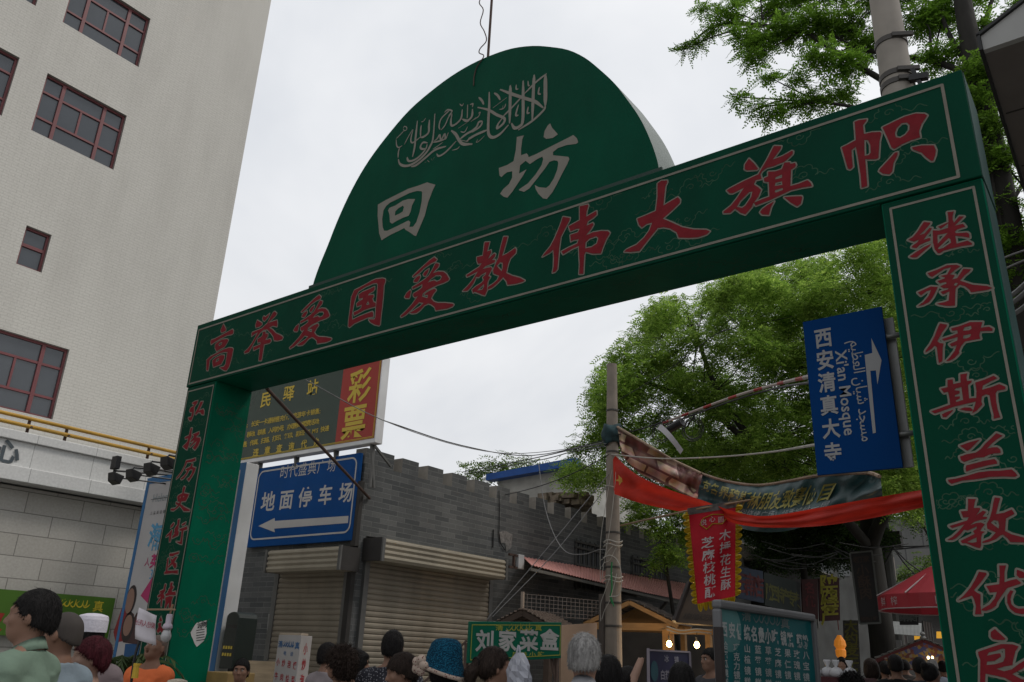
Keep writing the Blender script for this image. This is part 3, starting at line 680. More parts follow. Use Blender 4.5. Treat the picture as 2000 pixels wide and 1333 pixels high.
# ================================================================ tiled office block on the left
M_TILE = brick('cream_strip_tile', 'x', 0.26, 0.075, (0.49, 0.475, 0.435, 1), (0.505, 0.49, 0.45, 1), (0.41, 0.395, 0.36, 1), 0.007, rough=0.6, bump=0.25, stain=0.22, stain_col=(0.27, 0.255, 0.23, 1))
M_WFR = mat('dull_red_window_frame', (0.15, 0.045, 0.048, 1), rough=0.5, var=0.12)
M_GLS = glass('dark_office_glass', (0.04, 0.047, 0.055, 1))
M_CURT = mat('grey_curtain', (.16, .165, .165, 1), rough=.9, var=.3, vscale=9, stretch=(1, 3, .2))
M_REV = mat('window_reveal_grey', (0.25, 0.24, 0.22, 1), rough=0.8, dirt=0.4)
BX = -20.0; BY1 = 12.1; BZ0, BZ1 = 4.2, 27.0
wins = [(6.35, 8.47, 16.55, 18.25), (6.35, 8.47, 13.22, 14.93), (6.35, 8.47, 6.40, 8.15), (6.83, 7.42, 9.78, 10.80), (6.35, 8.47, 19.87, 21.57),
        (3.55, 5.67, 13.22, 14.93), (3.55, 5.67, 16.55, 18.25), (3.55, 5.67, 9.90, 11.60), (3.55, 5.67, 19.87, 21.57)]
office = thing('office_building', 'tall cream tiled office block with red framed windows, left of the gate', 'building', (BX, 2, 0))
ys = sorted({-9.0, BY1} | {w[0] for w in wins} | {w[1] for w in wins}); zs = sorted({BZ0, BZ1} | {w[2] for w in wins} | {w[3] for w in wins})
m = MB()
for i in range(len(ys) - 1):
    for j in range(len(zs) - 1):
        cy, cz = (ys[i] + ys[i + 1]) / 2, (zs[j] + zs[j + 1]) / 2
        if any(w[0] < cy < w[1] and w[2] < cz < w[3] for w in wins): continue
        m.add([(BX, ys[i], zs[j]), (BX, ys[i + 1], zs[j]), (BX, ys[i + 1], zs[j + 1]), (BX, ys[i], zs[j + 1])], [(0, 1, 2, 3)])
for (a, b, c, d) in wins:
    r = 0.22
    for q in (((a, c), (b, c)), ((b, c), (b, d)), ((b, d), (a, d)), ((a, d), (a, c))):
        (p0, p1) = q
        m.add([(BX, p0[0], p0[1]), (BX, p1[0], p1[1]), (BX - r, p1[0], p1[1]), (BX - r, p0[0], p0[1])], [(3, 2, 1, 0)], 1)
m.add([(BX, BY1, BZ0), (BX - 16, BY1, BZ0), (BX - 16, BY1, BZ1), (BX, BY1, BZ1)], [(0, 1, 2, 3)])
m.add([(BX, -9, BZ0), (BX - 16, -9, BZ0), (BX - 16, -9, BZ1), (BX, -9, BZ1)], [(3, 2, 1, 0)])
m.add([(BX, -9, BZ1), (BX - 16, -9, BZ1), (BX - 16, BY1, BZ1), (BX, BY1, BZ1)], [(3, 2, 1, 0)])
m.build('wall', [M_TILE, M_REV], office)
def office_window(w):
    a, b, c, d = w; x = BX - 0.12; f = 0.055
    big = (b - a) > 1
    fm = MB()
    W, Hh = b - a, d - c
    for q in ((a, a + f, c, d), (b - f, b, c, d)): fm.box((x - .04, q[0], q[2]), (x + .03, q[1], q[3]))
    for q in ((c, c + f), (d - f, d)): fm.box((x - .04, a + f, q[0]), (x + .028, b - f, q[1]))
    if big:
        y1, y2, ym = a + .235 * W, a + .745 * W, a + .49 * W
        z1, z2 = d - .285 * Hh, d - .715 * Hh
        for yy in (y1, y2): fm.box((x - .04, yy - .042, c + f), (x + .034, yy + .042, d - f))
        for zz in (z1, z2): fm.box((x - .04, a + f, zz - .028), (x + .022, b - f, zz + .028))
        fm.box((x - .03, ym - .025, z2 + .028), (x + .018, ym + .025, z1 - .028))
    else:
        zm = c + .55 * Hh
        fm.box((x - .04, a + f, zm - .04), (x + .026, b - f, zm + .04))
    o = fm.build('window', M_WFR, office)
    g = MB(); g.add([(x - .015, a + .01, c + .01), (x - .015, b - .01, c + .01), (x - .015, b - .01, d - .01), (x - .015, a + .01, d - .01)], [(0, 1, 2, 3)])
    g.build('pane', M_GLS, o)
for w in wins: office_window(w)
# stone podium in front of it
M_STONE = brick('pale_ashlar', 'x', 0.98, 0.36, (0.36, 0.345, 0.31, 1), (0.40, 0.385, 0.35, 1), (0.17, 0.16, 0.145, 1), 0.008, rough=0.7, bump=0.3, stain=0.2, stain_col=(0.2, 0.19, 0.17, 1))
M_PANEL = brick('white_fascia_panel', 'x', 1.05, 3.0, (0.56, 0.56, 0.545, 1), (0.60, 0.60, 0.585, 1), (0.30, 0.30, 0.29, 1), 0.006, rough=0.45, bump=0.2, stain=0.15, offset=0, stain_col=(0.3, 0.29, 0.27, 1))
pod = thing('stone_podium', 'low pale stone wing with white fascia band in front of the office block', 'building', (-16.5, 2, 0))
m = MB(); m.box((-24, -9, 0), (-15.35, 11.5, 4.02)); m.build('wall', M_STONE, pod)
m = MB(); m.box((-24, -9.02, 4.30), (-15.06, 11.52, 4.72)); m.build('fascia', M_PANEL, pod)
m = MB(); m.box((-24, -9.05, 4.725), (-15.0, 11.55, 4.88)); m.build('coping', M_PANEL, pod, bevel=.01)
m = MB(); m.box((-24, -9.04, 4.05), (-14.98, 11.54, 4.295)); m.build('lower_band', M_PANEL, pod, bevel=.01)
fx = faceX(-15.06, 0, 0); m = MB(); put(m, fx, '心', fx.uv(14, 882), 0.42, n=.02, off=.03)
v0 = np.array(m.v); m.build('sign_lettering', mat('slate_letter', (0.06, 0.075, 0.085, 1), rough=.5), pod)
# gas pipes
gp = thing('gas_pipes', 'pair of yellow gas pipes on brackets along the white fascia', 'pipe', (-15.1, 4, 4.9))
M_YEL = mat('gas_pipe_yellow', (0.42, 0.24, 0.03, 1), rough=.45, var=.15, dirt=.3)
for dz, dx in ((0.27, 0.0), (0.12, 0.07)):
    m = MB(); m.tube([(-15.12 + dx, -6, 4.88 + dz), (-15.12 + dx, 10.6, 4.88 + dz)], 0.035, 10); m.build('pipe', M_YEL, gp, smooth=True)
for yy in (-4, -1, 2, 4.4, 6.05, 6.7, 8.3, 9.6):
    m = MB(); m.box((-15.17, yy - .02, 4.882), (-15.13, yy + .02, 5.19)); m.bar((-15.15, yy, 4.99), (-15.0, yy, 4.99), .03); m.build('bracket', M_RUST, gp)
# green stall banner
M_BAN = mat('bright_green_banner', (0.065, 0.15, 0.018, 1), rough=.5, var=.08, trans=.15)
M_BRED = mat('banner_red', (0.24, 0.02, 0.015, 1), rough=.5); M_BYEL = mat('banner_yellow', (0.45, 0.36, 0.03, 1), rough=.5)
bn = thing('food_banner', 'bright green banner with red food characters on the pale stone wall', 'banner', (-15.2, 6.6, 1.6))
f = faceX(-15.22, 0, 0); a = f.uv(-60, 1146); b = f.uv(231, 1170)
m = MB(); m.slab([f.P(a[0], 1.62), f.P(8.27, 1.62), f.P(8.27, 2.33), f.P(a[0], 2.33)], (1, 0, 0), .02); m.build('cloth', M_BAN, bn)
m = MB(); row(m, f, '面筋凉皮面筋凉皮', (5.0, 1.84), (8.0, 1.84), .34, n=.004, off=.03); m.build('red_lettering', M_BRED, bn)
m = MB(); row(m, f, '清', (7.1, 2.17), (7.1, 2.17), .2, n=.004); row(m, f, '真', (7.98, 2.17), (7.98, 2.17), .2, n=.004); arabic_band(m, f, (7.25, 2.17), (7.82, 2.17), .1, .022)
row(m, f, '清真', (5.0, 2.17), (5.7, 2.17), .2, n=.004); m.build('yellow_lettering', M_BYEL, bn)

# ================================================================ language school billboard behind the left column
HX0, HX1, HY, HZ = -11.72, -9.34, 6.5, 3.88
M_BBW = mat('billboard_white', (0.34, 0.33, 0.33, 1), rough=.45, var=.06, dirt=.12, dirt_col=(.2, .19, .18, 1))
M_BBS = mat('billboard_side', (0.50, 0.50, 0.50, 1), rough=.5, var=.1, dirt=.25, dirt_col=(.3, .28, .25, 1))
M_BLUE = mat('billboard_blue', (0.012, 0.10, 0.24, 1), rough=.45)
hb = thing('school_billboard', 'tall white billboard with blue edge standing behind the left gate column', 'billboard', ((HX0 + HX1) / 2, HY, 0))
m = MB(); m.box((HX0, HY, 0.3), (HX1, HY + .20, HZ)); m.build('cabinet', M_BBS, hb, bevel=.006)
f = faceY(0, HY - .002, 0)
m = MB(); m.slab([f.P(HX0 + .01, .32), f.P(HX1 - .01, .32), f.P(HX1 - .01, HZ - .01), f.P(HX0 + .01, HZ - .01)], (0, -1, 0), .001); m.build('poster', M_BBW, hb)
m = MB()
for q in ((HX0, .3, HX0 + .07, HZ), (HX1 - .1, .3, HX1, HZ), (HX0 + .07, HZ - .09, HX1 - .1, HZ), (HX0 + .07, .3, HX1 - .1, .5)):
    m.slab([f.P(q[0], q[1], .006), f.P(q[2], q[1], .006), f.P(q[2], q[3], .006), f.P(q[0], q[3], .006)], (0, -1, 0), .006)
m.build('blue_edging', M_BLUE, hb)
M_LB = mat('ad_light_blue', (0.06, 0.22, 0.36, 1), rough=.5); M_PK = mat('ad_magenta', (0.30, 0.015, 0.09, 1), rough=.5); M_PALE = mat('ad_pale_grey', (.18, .21, .22, 1), rough=.5)
M_BLK = mat('ad_black', (.015, .015, .015, 1), rough=.5)
def U(px, py): return f.uv(px, py)
m = MB(); line(m, f, 'Helen Doron', U(326, 970) + np.array([.1, 0]), .12, n=.004); m.build('logo_lettering', M_PALE, hb)
m = MB(); line(m, f, 'English', U(330, 981) + np.array([.12, 0]), .09, n=.004); m.box(f.P(U(295, 976)[0], U(295, 976)[1] - .006, .004), f.P(U(295, 976)[0] + .7, U(295, 976)[1], .003)); row(m, f, '儿童英语教育专家', U(296, 1003), U(340, 997), .055, n=.004, off=0); m.build('black_lettering', M_BLK, hb)
m = MB(); row(m, f, '海伦英语', U(304, 1045), U(304, 1045) + np.array([.96, .02]), .34, n=.004, off=.03); line(m, f, 'Helen Doron', U(308, 1066) + np.array([.36, 0]), .13, n=.004, off=.02); row(m, f, '个月', U(305, 1122), U(318, 1120), .16, n=.004, off=.0); line(m, f, '3', U(296, 1122), .13, n=.004); m.build('blue_lettering', M_LB, hb)
m = MB(); row(m, f, '英语', U(302, 1096), U(322, 1094), .2, n=.004, off=.03); line(m, f, '人', U(288, 1098), .09, n=.004); m.build('red_lettering', M_PK, hb)
m = MB(); c_ = U(275, 1164); poly(m, f, [c_, U(300, 1130) + np.array([0, .05]), c_ + np.array([.25, .1]), c_ + np.array([.9, .1]), c_ + np.array([.9, -.22]), c_ + np.array([.25, -.22]), U(296, 1186)], n=.004); m.build('magenta_arrow', M_PK, hb)
m = MB(); line(m, f, '029', c_ + np.array([.42, .06]), .11, n=.007); line(m, f, '8F', c_ + np.array([.38, -.1]), .13, n=.007); m.build('white_lettering', mat('ad_white', (.5, .5, .5, 1)), hb)
# family photograph on the poster
M_SK = mat('ad_skin', (.20, .115, .085, 1), var=.05); M_HR = mat('ad_hair', (.02, .012, .012, 1)); M_CL = mat('ad_red_coat', (.16, .012, .014, 1)); M_BR = mat('ad_brown', (.045, .02, .02, 1))
def oval(m, c, rx, ry, n, mi=0): m.add([f.P(c[0] + rx * math.cos(k * .3307), c[1] + ry * math.sin(k * .3307), n) for k in range(19)], [tuple(range(19))], mi)
m = MB()
oval(m, U(256, 1172), .13, .2, .004, 1); oval(m, U(254, 1174), .105, .17, .005, 0)
oval(m, U(250, 1225), .15, .2, .004, 1); oval(m, U(250, 1222), .11, .14, .005, 0)
poly(m, f, [U(222, 1235), U(238, 1188), U(250, 1190), U(262, 1200), U(262, 1250), U(226, 1255)], n=.003, mi=2)
poly(m, f, [U(240, 1255), U(246, 1238), U(268, 1196), U(285, 1240), U(285, 1262)], n=.0035, mi=3)
poly(m, f, [U(240, 1300), U(245, 1258), U(300, 1258), U(310, 1300)], n=.0035, mi=4)
m.build('family_print', [M_SK, M_HR, M_CL, M_BR, mat('ad_deep_blue', (.01, .06, .16, 1))], hb)
# floodlights on long arms
M_BLKM = mat('black_metal', (.012, .012, .013, 1), rough=.45, metal=.3, var=.3)
fl_names = ['black floodlight at the left end of the row over the white billboard', 'second black floodlight from the left over the white billboard', 'third black floodlight from the left over the white billboard', 'black floodlight at the right end of the row, beside the green column']
for k, (px, py) in enumerate(((222, 932), (257, 926), (292, 914), (325, 902))):
    p = onY(px, py, 5.72)
    t = thing('floodlight', fl_names[k], 'floodlight', p, 'floodlights over the school billboard')
    hd = MB(); q = [p + np.array([sx * .1, 0.05 * sy, sz]) for sx, sy, sz in ()]
    w = .085
    hd.add([p + np.array(a) for a in ((-w, -.05, .06), (w, -.05, .06), (w, -.03, -.055), (-w, -.03, -.055), (-w * 1.25, .10, .02), (w * 1.25, .10, .02), (w * 1.25, .06, -.10), (-w * 1.25, .06, -.10))],
           [(0, 1, 2, 3), (7, 6, 5, 4), (0, 4, 5, 1), (1, 5, 6, 2), (2, 6, 7, 3), (3, 7, 4, 0)])
    hd.build('housing', M_BLKM, t, bevel=.008)
    ar = MB(); ar.tube([p + np.array([0, 0, .05]), p + np.array([0, .02, .09]), (p[0], HY + .05, HZ + .015)], .014, 8); ar.tube([p + np.array([0, .05, .0]), (p[0], HY + .05, HZ - .12)], .011, 6)
    ar.build('arm', M_BLKM, t)
    gl_ = MB(); gl_.add([p + np.array(a) for a in ((-w, .104, .018), (w, .104, .018), (w, .066, -.095), (-w, .066, -.095))], [(0, 3, 2, 1)]); gl_.build('lens', mat('lamp_glass', (.3, .3, .3, 1), rough=.2), t)
    if k == 0:
        b2 = MB(); c2 = p + np.array([-.02, 0, .2]); b2.box(c2 - np.array([.07, .035, .09]), c2 + np.array([.07, .035, .09])); b2.bar(c2 - np.array([0, 0, .1]), p + np.array([0, 0, .04]), .03); b2.build('ballast_box', M_BLKM, t, bevel=.006)

# ================================================================ grey brick shop with battlements
WX, WY = -9.78, 9.0
GB1, GB2, GBM = (0.064, 0.068, 0.069, 1), (0.118, 0.120, 0.117, 1), (0.165, 0.166, 0.160, 1)
M_BRX = brick('grey_brick_long', 'x', 0.37, 0.082, GB1, GB2, GBM, .0045, bump=.5, stain=.55, stain_col=(.055, .057, .058, 1))
M_BRY = brick('grey_brick_end', 'y', 0.37, 0.082, GB1, GB2, GBM, .0045, bump=.5, stain=.55, stain_col=(.055, .057, .058, 1))
M_CON = mat('bare_concrete', (.27, .25, .22, 1), rough=.9, var=.2, vscale=6, dirt=.3)
M_TAR = mat('dark_roof_felt', (.05, .05, .05, 1), rough=.95)
shop = thing('brick_shop', 'single storey grey brick shop with battlemented parapet behind the gate', 'building', (-11.5, 15, 0))
SY1 = 25.0; ZC, ZM = 4.415, 4.67
m = MB()
m.add([(WX, WY, 0), (WX, SY1, 0), (WX, SY1, ZC), (WX, WY, ZC)], [(0, 1, 2, 3)], 0)
m.add([(-14.5, WY, 0), (WX, WY, 0), (WX, WY, ZC), (-14.5, WY, ZC)], [(0, 1, 2, 3)], 1)
m.add([(WX, WY, ZC), (WX, SY1, ZC), (WX - .24, SY1, ZC), (WX - .24, WY, ZC)], [(0, 1, 2, 3)], 2)
m.add([(WX - .24, WY, ZC), (WX - .24, SY1, ZC), (WX - .24, SY1, 4.0), (WX - .24, WY, 4.0)], [(0, 1, 2, 3)], 0)
m.add([(-14.5, WY, 4.0), (WX - .24, WY, 4.0), (WX - .24, SY1, 4.0), (-14.5, SY1, 4.0)], [(0, 1, 2, 3)], 3)
m.add([(-14.5, SY1, 0), (WX, SY1, 0), (WX, SY1, ZC), (-14.5, SY1, ZC)], [(3, 2, 1, 0)], 1)
mer = [(9.0, 9.64), (9.84, 10.24), (10.48, 10.88), (11.13, 11.54), (11.77, 12.21), (12.44, 12.86)]
yy = 13.09
while yy < SY1 - .4: mer.append((yy, yy + .42)); yy += .655
for a, b in mer:
    x0, x1 = WX - .24, WX
    v = [(x0, a, ZC), (x1, a, ZC), (x1, b, ZC), (x0, b, ZC), (x0, a, ZM), (x1, a, ZM), (x1, b, ZM), (x0, b, ZM)]
    m.add(v, [(1, 2, 6, 5), (3, 0, 4, 7)], 0); m.add(v, [(0, 1, 5, 4), (2, 3, 7, 6), (4, 5, 6, 7)], 2)
m.build('wall', [M_BRX, M_BRY, M_CON, M_TAR], shop)
# roller shutters
M_SHUT = mat('beige_shutter_steel', (.23, .20, .155, 1), rough=.5, metal=.25, var=.22, vscale=2.5, dirt=.5, dirt_col=(.075, .066, .052, 1), dscale=1.2, stretch=(1, 1, .35))
M_SHB = mat('shutter_box_steel', (.33, .295, .23, 1), rough=.5, metal=.2, var=.12, dirt=.3, dirt_col=(.07, .06, .045, 1), stretch=(1, 1, .5))
M_DARK = mat('dark_metal', (.03, .027, .025, 1), rough=.8, var=.3)  # near-black metal for posts, end caps, joints and boxes
M_RAIL = mat('grey_rail', (.13, .13, .125, 1), rough=.5, metal=.4, dirt=.3)
def slats(fr, u0, u1, v0, v1, pitch, depth, name, material, parent, n0=.03):
    m = MB(); prof = []
    k = 0; v = v0
    while v < v1:
        for t, h in ((0, 0), (.18, .75), (.5, 1), (.8, .7), (.93, .1)):
            if v + t * pitch <= v1: prof.append((v + t * pitch, n0 + h * depth))
        v += pitch
    G = [[fr.P(u, a, b) for a, b in prof] for u in (u0, u1)]
    m.grid(G)
    return m.build(name, material, parent)
fX = faceX(WX, 0, 0); fYw = faceY(0, WY, 0)
sh = slats(fX, 9.28, 12.3, 0.02, 2.95, .083, .016, 'roller_shutter', M_SHUT, shop)
for u in (9.22, 12.34): m = MB(); m.box(fX.P(u - .05, 0, 0), fX.P(u + .05, 2.95, .06)); m.build('guide_rail', M_RAIL, sh)
def shutter_box(fr, u0, u1, v0, v1, dep, parent, ends=(0, 1)):
    prof = [(v0, .02), (v0, dep * .98)]
    nrib = 4; hh = (v1 - v0 - .05) / nrib
    for k in range(nrib):
        z = v0 + .015 + k * hh
        prof += [(z, dep), (z + hh * .35, dep + .018), (z + hh * .7, dep + .014), (z + hh * .82, dep - .004), (z + hh, dep - .004)]
    prof += [(v1 - .03, dep - .03), (v1 + .02, .0)]
    m = MB(); m.grid([[fr.P(u, a, b) for a, b in prof] for u in (u0 + .06, u1 - .03)])
    bx = m.build('shutter_box', M_SHB, parent)
    e = MB()
    for u in (u0, u1 - .03):
        e.slab([fr.P(u, v0 - .01, dep + .03), fr.P(u + .055, v0 - .01, dep + .03), fr.P(u + .055, v1 - .02, dep + .03), fr.P(u, v1 - .02, dep + .03)], fr.N, .03)
    e.build('edge_trim', M_RAIL, bx)
    c = MB()
    for u in (u0 + .012, u1 - .012): c.slab([fr.P(u - .006, v0, .0), fr.P(u + .006, v0, .0), fr.P(u + .006, v1 - .02, .0), fr.P(u - .006, v1 - .02, .0)], -fr.N, dep)
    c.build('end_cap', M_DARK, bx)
    return bx
shutter_box(fX, 9.12, 12.28, 2.90, 3.27, .42, sh)
a = fYw.uv(548, 1118); b = fYw.uv(690, 1118)
sh2 = slats(fYw, -11.5, -9.92, 0.02, 2.8, .083, .016, 'roller_shutter', M_SHUT, shop)
for u in (-11.55, -9.88): m = MB(); m.box(fYw.P(u - .05, 0, 0), fYw.P(u + .05, 2.8, .06)); m.build('guide_rail', M_RAIL, sh2)
q0 = faceY(0, WY - .4, 0).uv(522, 1072); q1 = faceY(0, WY - .4, 0).uv(668, 1062); q2 = faceY(0, WY - .4, 0).uv(522, 1118)
shutter_box(fYw, q0[0], q1[0], q2[1], q0[1], .4, sh2)
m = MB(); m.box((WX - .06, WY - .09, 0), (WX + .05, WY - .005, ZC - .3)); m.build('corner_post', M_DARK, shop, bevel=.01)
# barred window, patched hole, cables on the long wall
def bars_window(px0, px1, py0, py1, nb):
    a = fX.uv(px0, py0); b = fX.uv(px1, py0 + (px1 - px0) * .24); z0 = fX.uv(px0, py1)[1]; z1 = a[1]
    m = MB(); m.slab([fX.P(a[0], z0, .01), fX.P(b[0], z0, .01), fX.P(b[0], z1, .01), fX.P(a[0], z1, .01)], (1, 0, 0), .02); w = m.build('window', mat('dark_window', (.01, .011, .012, 1), rough=.3), shop)
    m = MB()
    for i in range(nb + 1):
        u = a[0] + (b[0] - a[0]) * i / nb; m.bar(fX.P(u, z0 - .05, .05), fX.P(u, z1 + .06, .05), .028)
    for v in (z0 - .02, (z0 + z1) / 2, z1, z1 - .12): m.bar(fX.P(a[0] - .03, v, .06), fX.P(b[0] + .03, v, .06), .04)
    m.build('grille', mat('old_grille_paint', (.055, .055, .05, 1), rough=.7), w)
bars_window(1122, 1200, 1058, 1148, 9)
bars_window(1232, 1300, 1090, 1150, 7)
hole = [fX.uv(*p) for p in ((972, 1040), (985, 1037), (1000, 1044), (998, 1070), (988, 1078), (986, 1062), (975, 1060))]
m = MB(); poly(m, fX, hole[::-1], n=.012); m.build('cement_patch', mat('rough_cement', (.17, .16, .15, 1), rough=.95, var=.45, vscale=18, bump=.8, bscale=25), shop)
m = MB(); P = [fX.P(*fX.uv(x, y), .02) for x, y in ((973, 958), (974, 1000), (973, 1040), (976, 1062), (985, 1075))]; m.tube(P, .008, 6)
P = [fX.P(*fX.uv(x, y), .02) for x, y in ((962, 1035), (961, 1070))]; m.tube(P, .012, 6); m.build('wall_cable', M_BLKM, shop)
m = MB(); a = onY(524, 1200, WY - .006); m.slab([onY(521, 1232, WY - .006), onY(538, 1231, WY - .006), onY(541, 1199, WY - .006), onY(524, 1199, WY - .006)], (0, -1, 0), .004); m.build('notice', mat('weathered_notice', (.2, .2, .195, 1), var=.3, vscale=9), shop)
# junction box beside the shutter
jb = thing('junction_box', 'small white wall box on a brown bracket at the end of the long shutter box', 'electrical box', fX.P(12.5, 3.0, .3))
m = MB(); p = onX(1016, 1098, WX + .42); m.box(p - np.array([.03, .09, .13]), p + np.array([.03, .09, .13])); m.build('box', mat('white_box', (.42, .42, .42, 1), dirt=.3), jb, bevel=.008)
m = MB()
for dz in (-.12, .1): m.bar(p + np.array([0, -.1, dz]), p + np.array([0, -.35, dz]), .04)
m.bar(p + np.array([0, -.2, -.12]), p + np.array([0, -.2, .1]), .04); m.build('bracket', M_RUST, jb)

# ================================================================ blue car park sign
M_SBL = mat('road_sign_blue', (.001, .050, .19, 1), rough=.45, var=.12, vscale=2, dirt=.25, dirt_col=(.015, .075, .2, 1), dscale=3, spec=.12)
M_SWH = mat('road_sign_white', (.40, .385, .37, 1), rough=.5, var=.08)
ps = thing('parking_sign', 'blue car park sign with white arrow pointing left, on the brick shop end wall', 'sign', (-11.1, WY - .1, 3.2))
f = faceY(0, WY - .10, 0)
c = [f.uv(485, 1072), f.uv(706, 1053), f.uv(719, 877), f.uv(500, 913)]
X0, X1, Z0, Z1 = (c[0][0] + c[3][0]) / 2, -9.80, 3.19, 4.57
m = MB(); m.slab([f.P(X0, Z0), f.P(X1, Z0), f.P(X1, Z1), f.P(X0, Z1)], (0, -1, 0), .06); m.build('panel', M_SBL, ps, bevel=.006)
def rounded(x0, y0, x1, y1, r, n=6):
    out = []
    for cx, cy, a0 in ((x1 - r, y0 + r, -90), (x1 - r, y1 - r, 0), (x0 + r, y1 - r, 90), (x0 + r, y0 + r, 180)):
        for k in range(n + 1):
            a = math.radians(a0 + 90 * k / n); out.append((cx + r * math.cos(a), cy + r * math.sin(a)))
    return out
m = MB(); edging(m, f, rounded(X0 + .07, Z0 + .13, X1 - .07, Z1 - .07, .12), .014, n=.003); m.build('border_marking', M_SWH, ps)
m = MB()
rowq(m, f, '时代盛典广场', (556, 922), (648, 909), 16, 25, n=.004, off=0.0)
rowq(m, f, '地面停车场', (524, 980), (676, 962), 25, 37, n=.004, off=.02)
m.build('lettering', M_SWH, ps)
m = MB(); poly(m, f, [f.uv(*p) for p in ((505, 1028), (537, 1040), (536, 1033), (680, 1022), (681, 1008), (537, 1018), (537, 1012))], n=.004); m.build('arrow_marking', M_SWH, ps)

# ================================================================ lottery billboard on the roof
LBY = 8.8
M_LGR = mat('billboard_dark_green', (.020, .042, .033, 1), rough=.22, var=.1, spec=.6)
M_LRD = mat('billboard_red', (.30, .022, .016, 1), rough=.3, var=.06, spec=.5)
M_LYE = mat('billboard_yellow', (.50, .36, .045, 1), rough=.4, var=.05)
lb = thing('lottery_billboard', 'dark green and red billboard with yellow characters standing on the brick shop roof', 'billboard', (-11.6, LBY, 4.6))
f = faceY(0, LBY, 0)
X0, X1, Z0, Z1 = -14.0, -9.42, 4.74, 6.10; XR = f.uv(662, 800)[0]
m = MB(); m.box((X0, LBY + .004, Z0 - .07), (X1 + .02, LBY + .17, Z1 + .02)); m.build('cabinet', mat('billboard_white_tin', (.62, .62, .62, 1), rough=.45, var=.1, dirt=.3, dirt_col=(.35, .34, .33, 1), bump=.5, bscale=4), lb, bevel=.008)
m = MB(); m.slab([f.P(X0, Z0), f.P(XR, Z0), f.P(XR, Z1), f.P(X0, Z1)], (0, -1, 0), .003); m.build('green_panel', M_LGR, lb)
m = MB(); m.slab([f.P(XR, Z0), f.P(X1, Z0), f.P(X1, Z1), f.P(XR, Z1)], (0, -1, 0), .003); m.build('red_panel', M_LRD, lb)
m = MB()
rowq(m, f, '彩', (703, 753), (703, 753), 41, 62, n=.005, off=.022)
rowq(m, f, '票', (692, 824), (692, 824), 44, 64, n=.005, off=.022)
rowq(m, f, '便民驿站', (478, 791), (611, 757), 20, 29, n=.005, off=.02)
rowq(m, f, '公交卡燃气充值;长安一卡通销售充值,旅游年卡销售;', (435, 840), (629, 802), 8.2, 11, n=.005, off=.012)
rowq(m, f, '移动、联通、入网办号;办理移动赠费活动;', (487, 849), (627, 822), 8.2, 11, n=.005, off=.012)
rowq(m, f, '复印销售;传真、扫描、打印、复印、彩印;EMS快递', (458, 872), (639, 837), 8.2, 11, n=.005, off=.012)
rowq(m, f, '违章查询代办', (500, 884), (619, 863), 10.5, 15, n=.005, off=.02)
m.build('yellow_lettering', M_LYE, lb)
m = MB()
for k, d in enumerate((.012, .03)): edging(m, f, [(X0 + d, Z0 + d), (X1 - d, Z0 + d), (X1 - d, Z1 - d), (X0 + d, Z1 - d)], .0045, n=.004)
m.build('border_marking', M_LYE, lb)
m = MB()
for x in (-13.4, -12.4, -11.4, -10.4, -9.55):
    m.bar((x, LBY + .08, Z0 - .07), (x, LBY + .22, 4.0), .04); m.bar((x, LBY + .14, Z0 - .07), (x, LBY + .14, 4.0), .035)
m.bar((-9.55, LBY + .14, Z0 - .07), (-9.6, LBY + .6, 4.42), .035)
m.build('support_frame', M_RAIL, lb)

# stay rod from the gate to the shop corner
st = MB(); st.tube([(-8.35, GY + GT - .02, 4.72), onY(522, 760, GY + GT + .01), onX(722, 974, WX + .02)], .022, 8)
tag(st.build('stay_rod', M_RUST, loc=(-8.35, 5.8, 4.7)), 'dark rusty stay rod slanting from the gate beam to the shop corner', 'rod')

# ================================================================ things at the foot of the shop
def prism(m, quad, z0, z1, mi=0):
    m.add([(p[0], p[1], z) for z in (z0, z1) for p in quad], [(3, 2, 1, 0), (4, 5, 6, 7), (0, 1, 5, 4), (1, 2, 6, 5), (2, 3, 7, 6), (3, 0, 4, 7)], mi)
# letter box on a post
p = onD(468, 1245, 11.3); lbx = thing('letter_box', 'black letter box with curved top on a post by the grey brick wall', 'letter box', (p[0], p[1], 0))
m = MB(); G = []
for k in range(9):
    a = math.pi * k / 8; G.append((-.125 * math.cos(a), .07 * math.sin(a)))
ring = [(-.125, -.58), (.125, -.58)] + [(x, z) for x, z in G[::-1]]
zt = p[2] + .22
m.add([(p[0] + a, p[1] - .14, zt + b) for a, b in ring] + [(p[0] + a, p[1] + .14, zt + b) for a, b in ring],
      [tuple(range(len(ring))), tuple(range(2 * len(ring) - 1, len(ring) - 1, -1))] + [(i, i + len(ring), (i + 1) % len(ring) + len(ring), (i + 1) % len(ring)) for i in range(len(ring))])
m.build('cabinet', mat('letter_box_black_green', (.008, .014, .011, 1), rough=.4), lbx, bevel=.008)
m = MB(); m.bar((p[0], p[1], 0), (p[0], p[1], zt - .57), .12); m.build('post', M_BLKM, lbx)
m = MB(); fl = faceY(0, p[1] - .142, 0); m.slab([fl.P(p[0] - .1, zt - .12), fl.P(p[0] + .1, zt - .12), fl.P(p[0] + .1, zt - .08), fl.P(p[0] - .1, zt - .08)], (0, -1, 0), .004); m.build('slot', M_DARK, lbx)
m = MB()
for v in (-.36, -.44):
    for k in range(4): m.box(fl.P(p[0] - .1 + k * .05, zt + v, .002), fl.P(p[0] - .065 + k * .05, zt + v + .035, .004))
m.build('yellow_lettering', M_LYE, lbx)
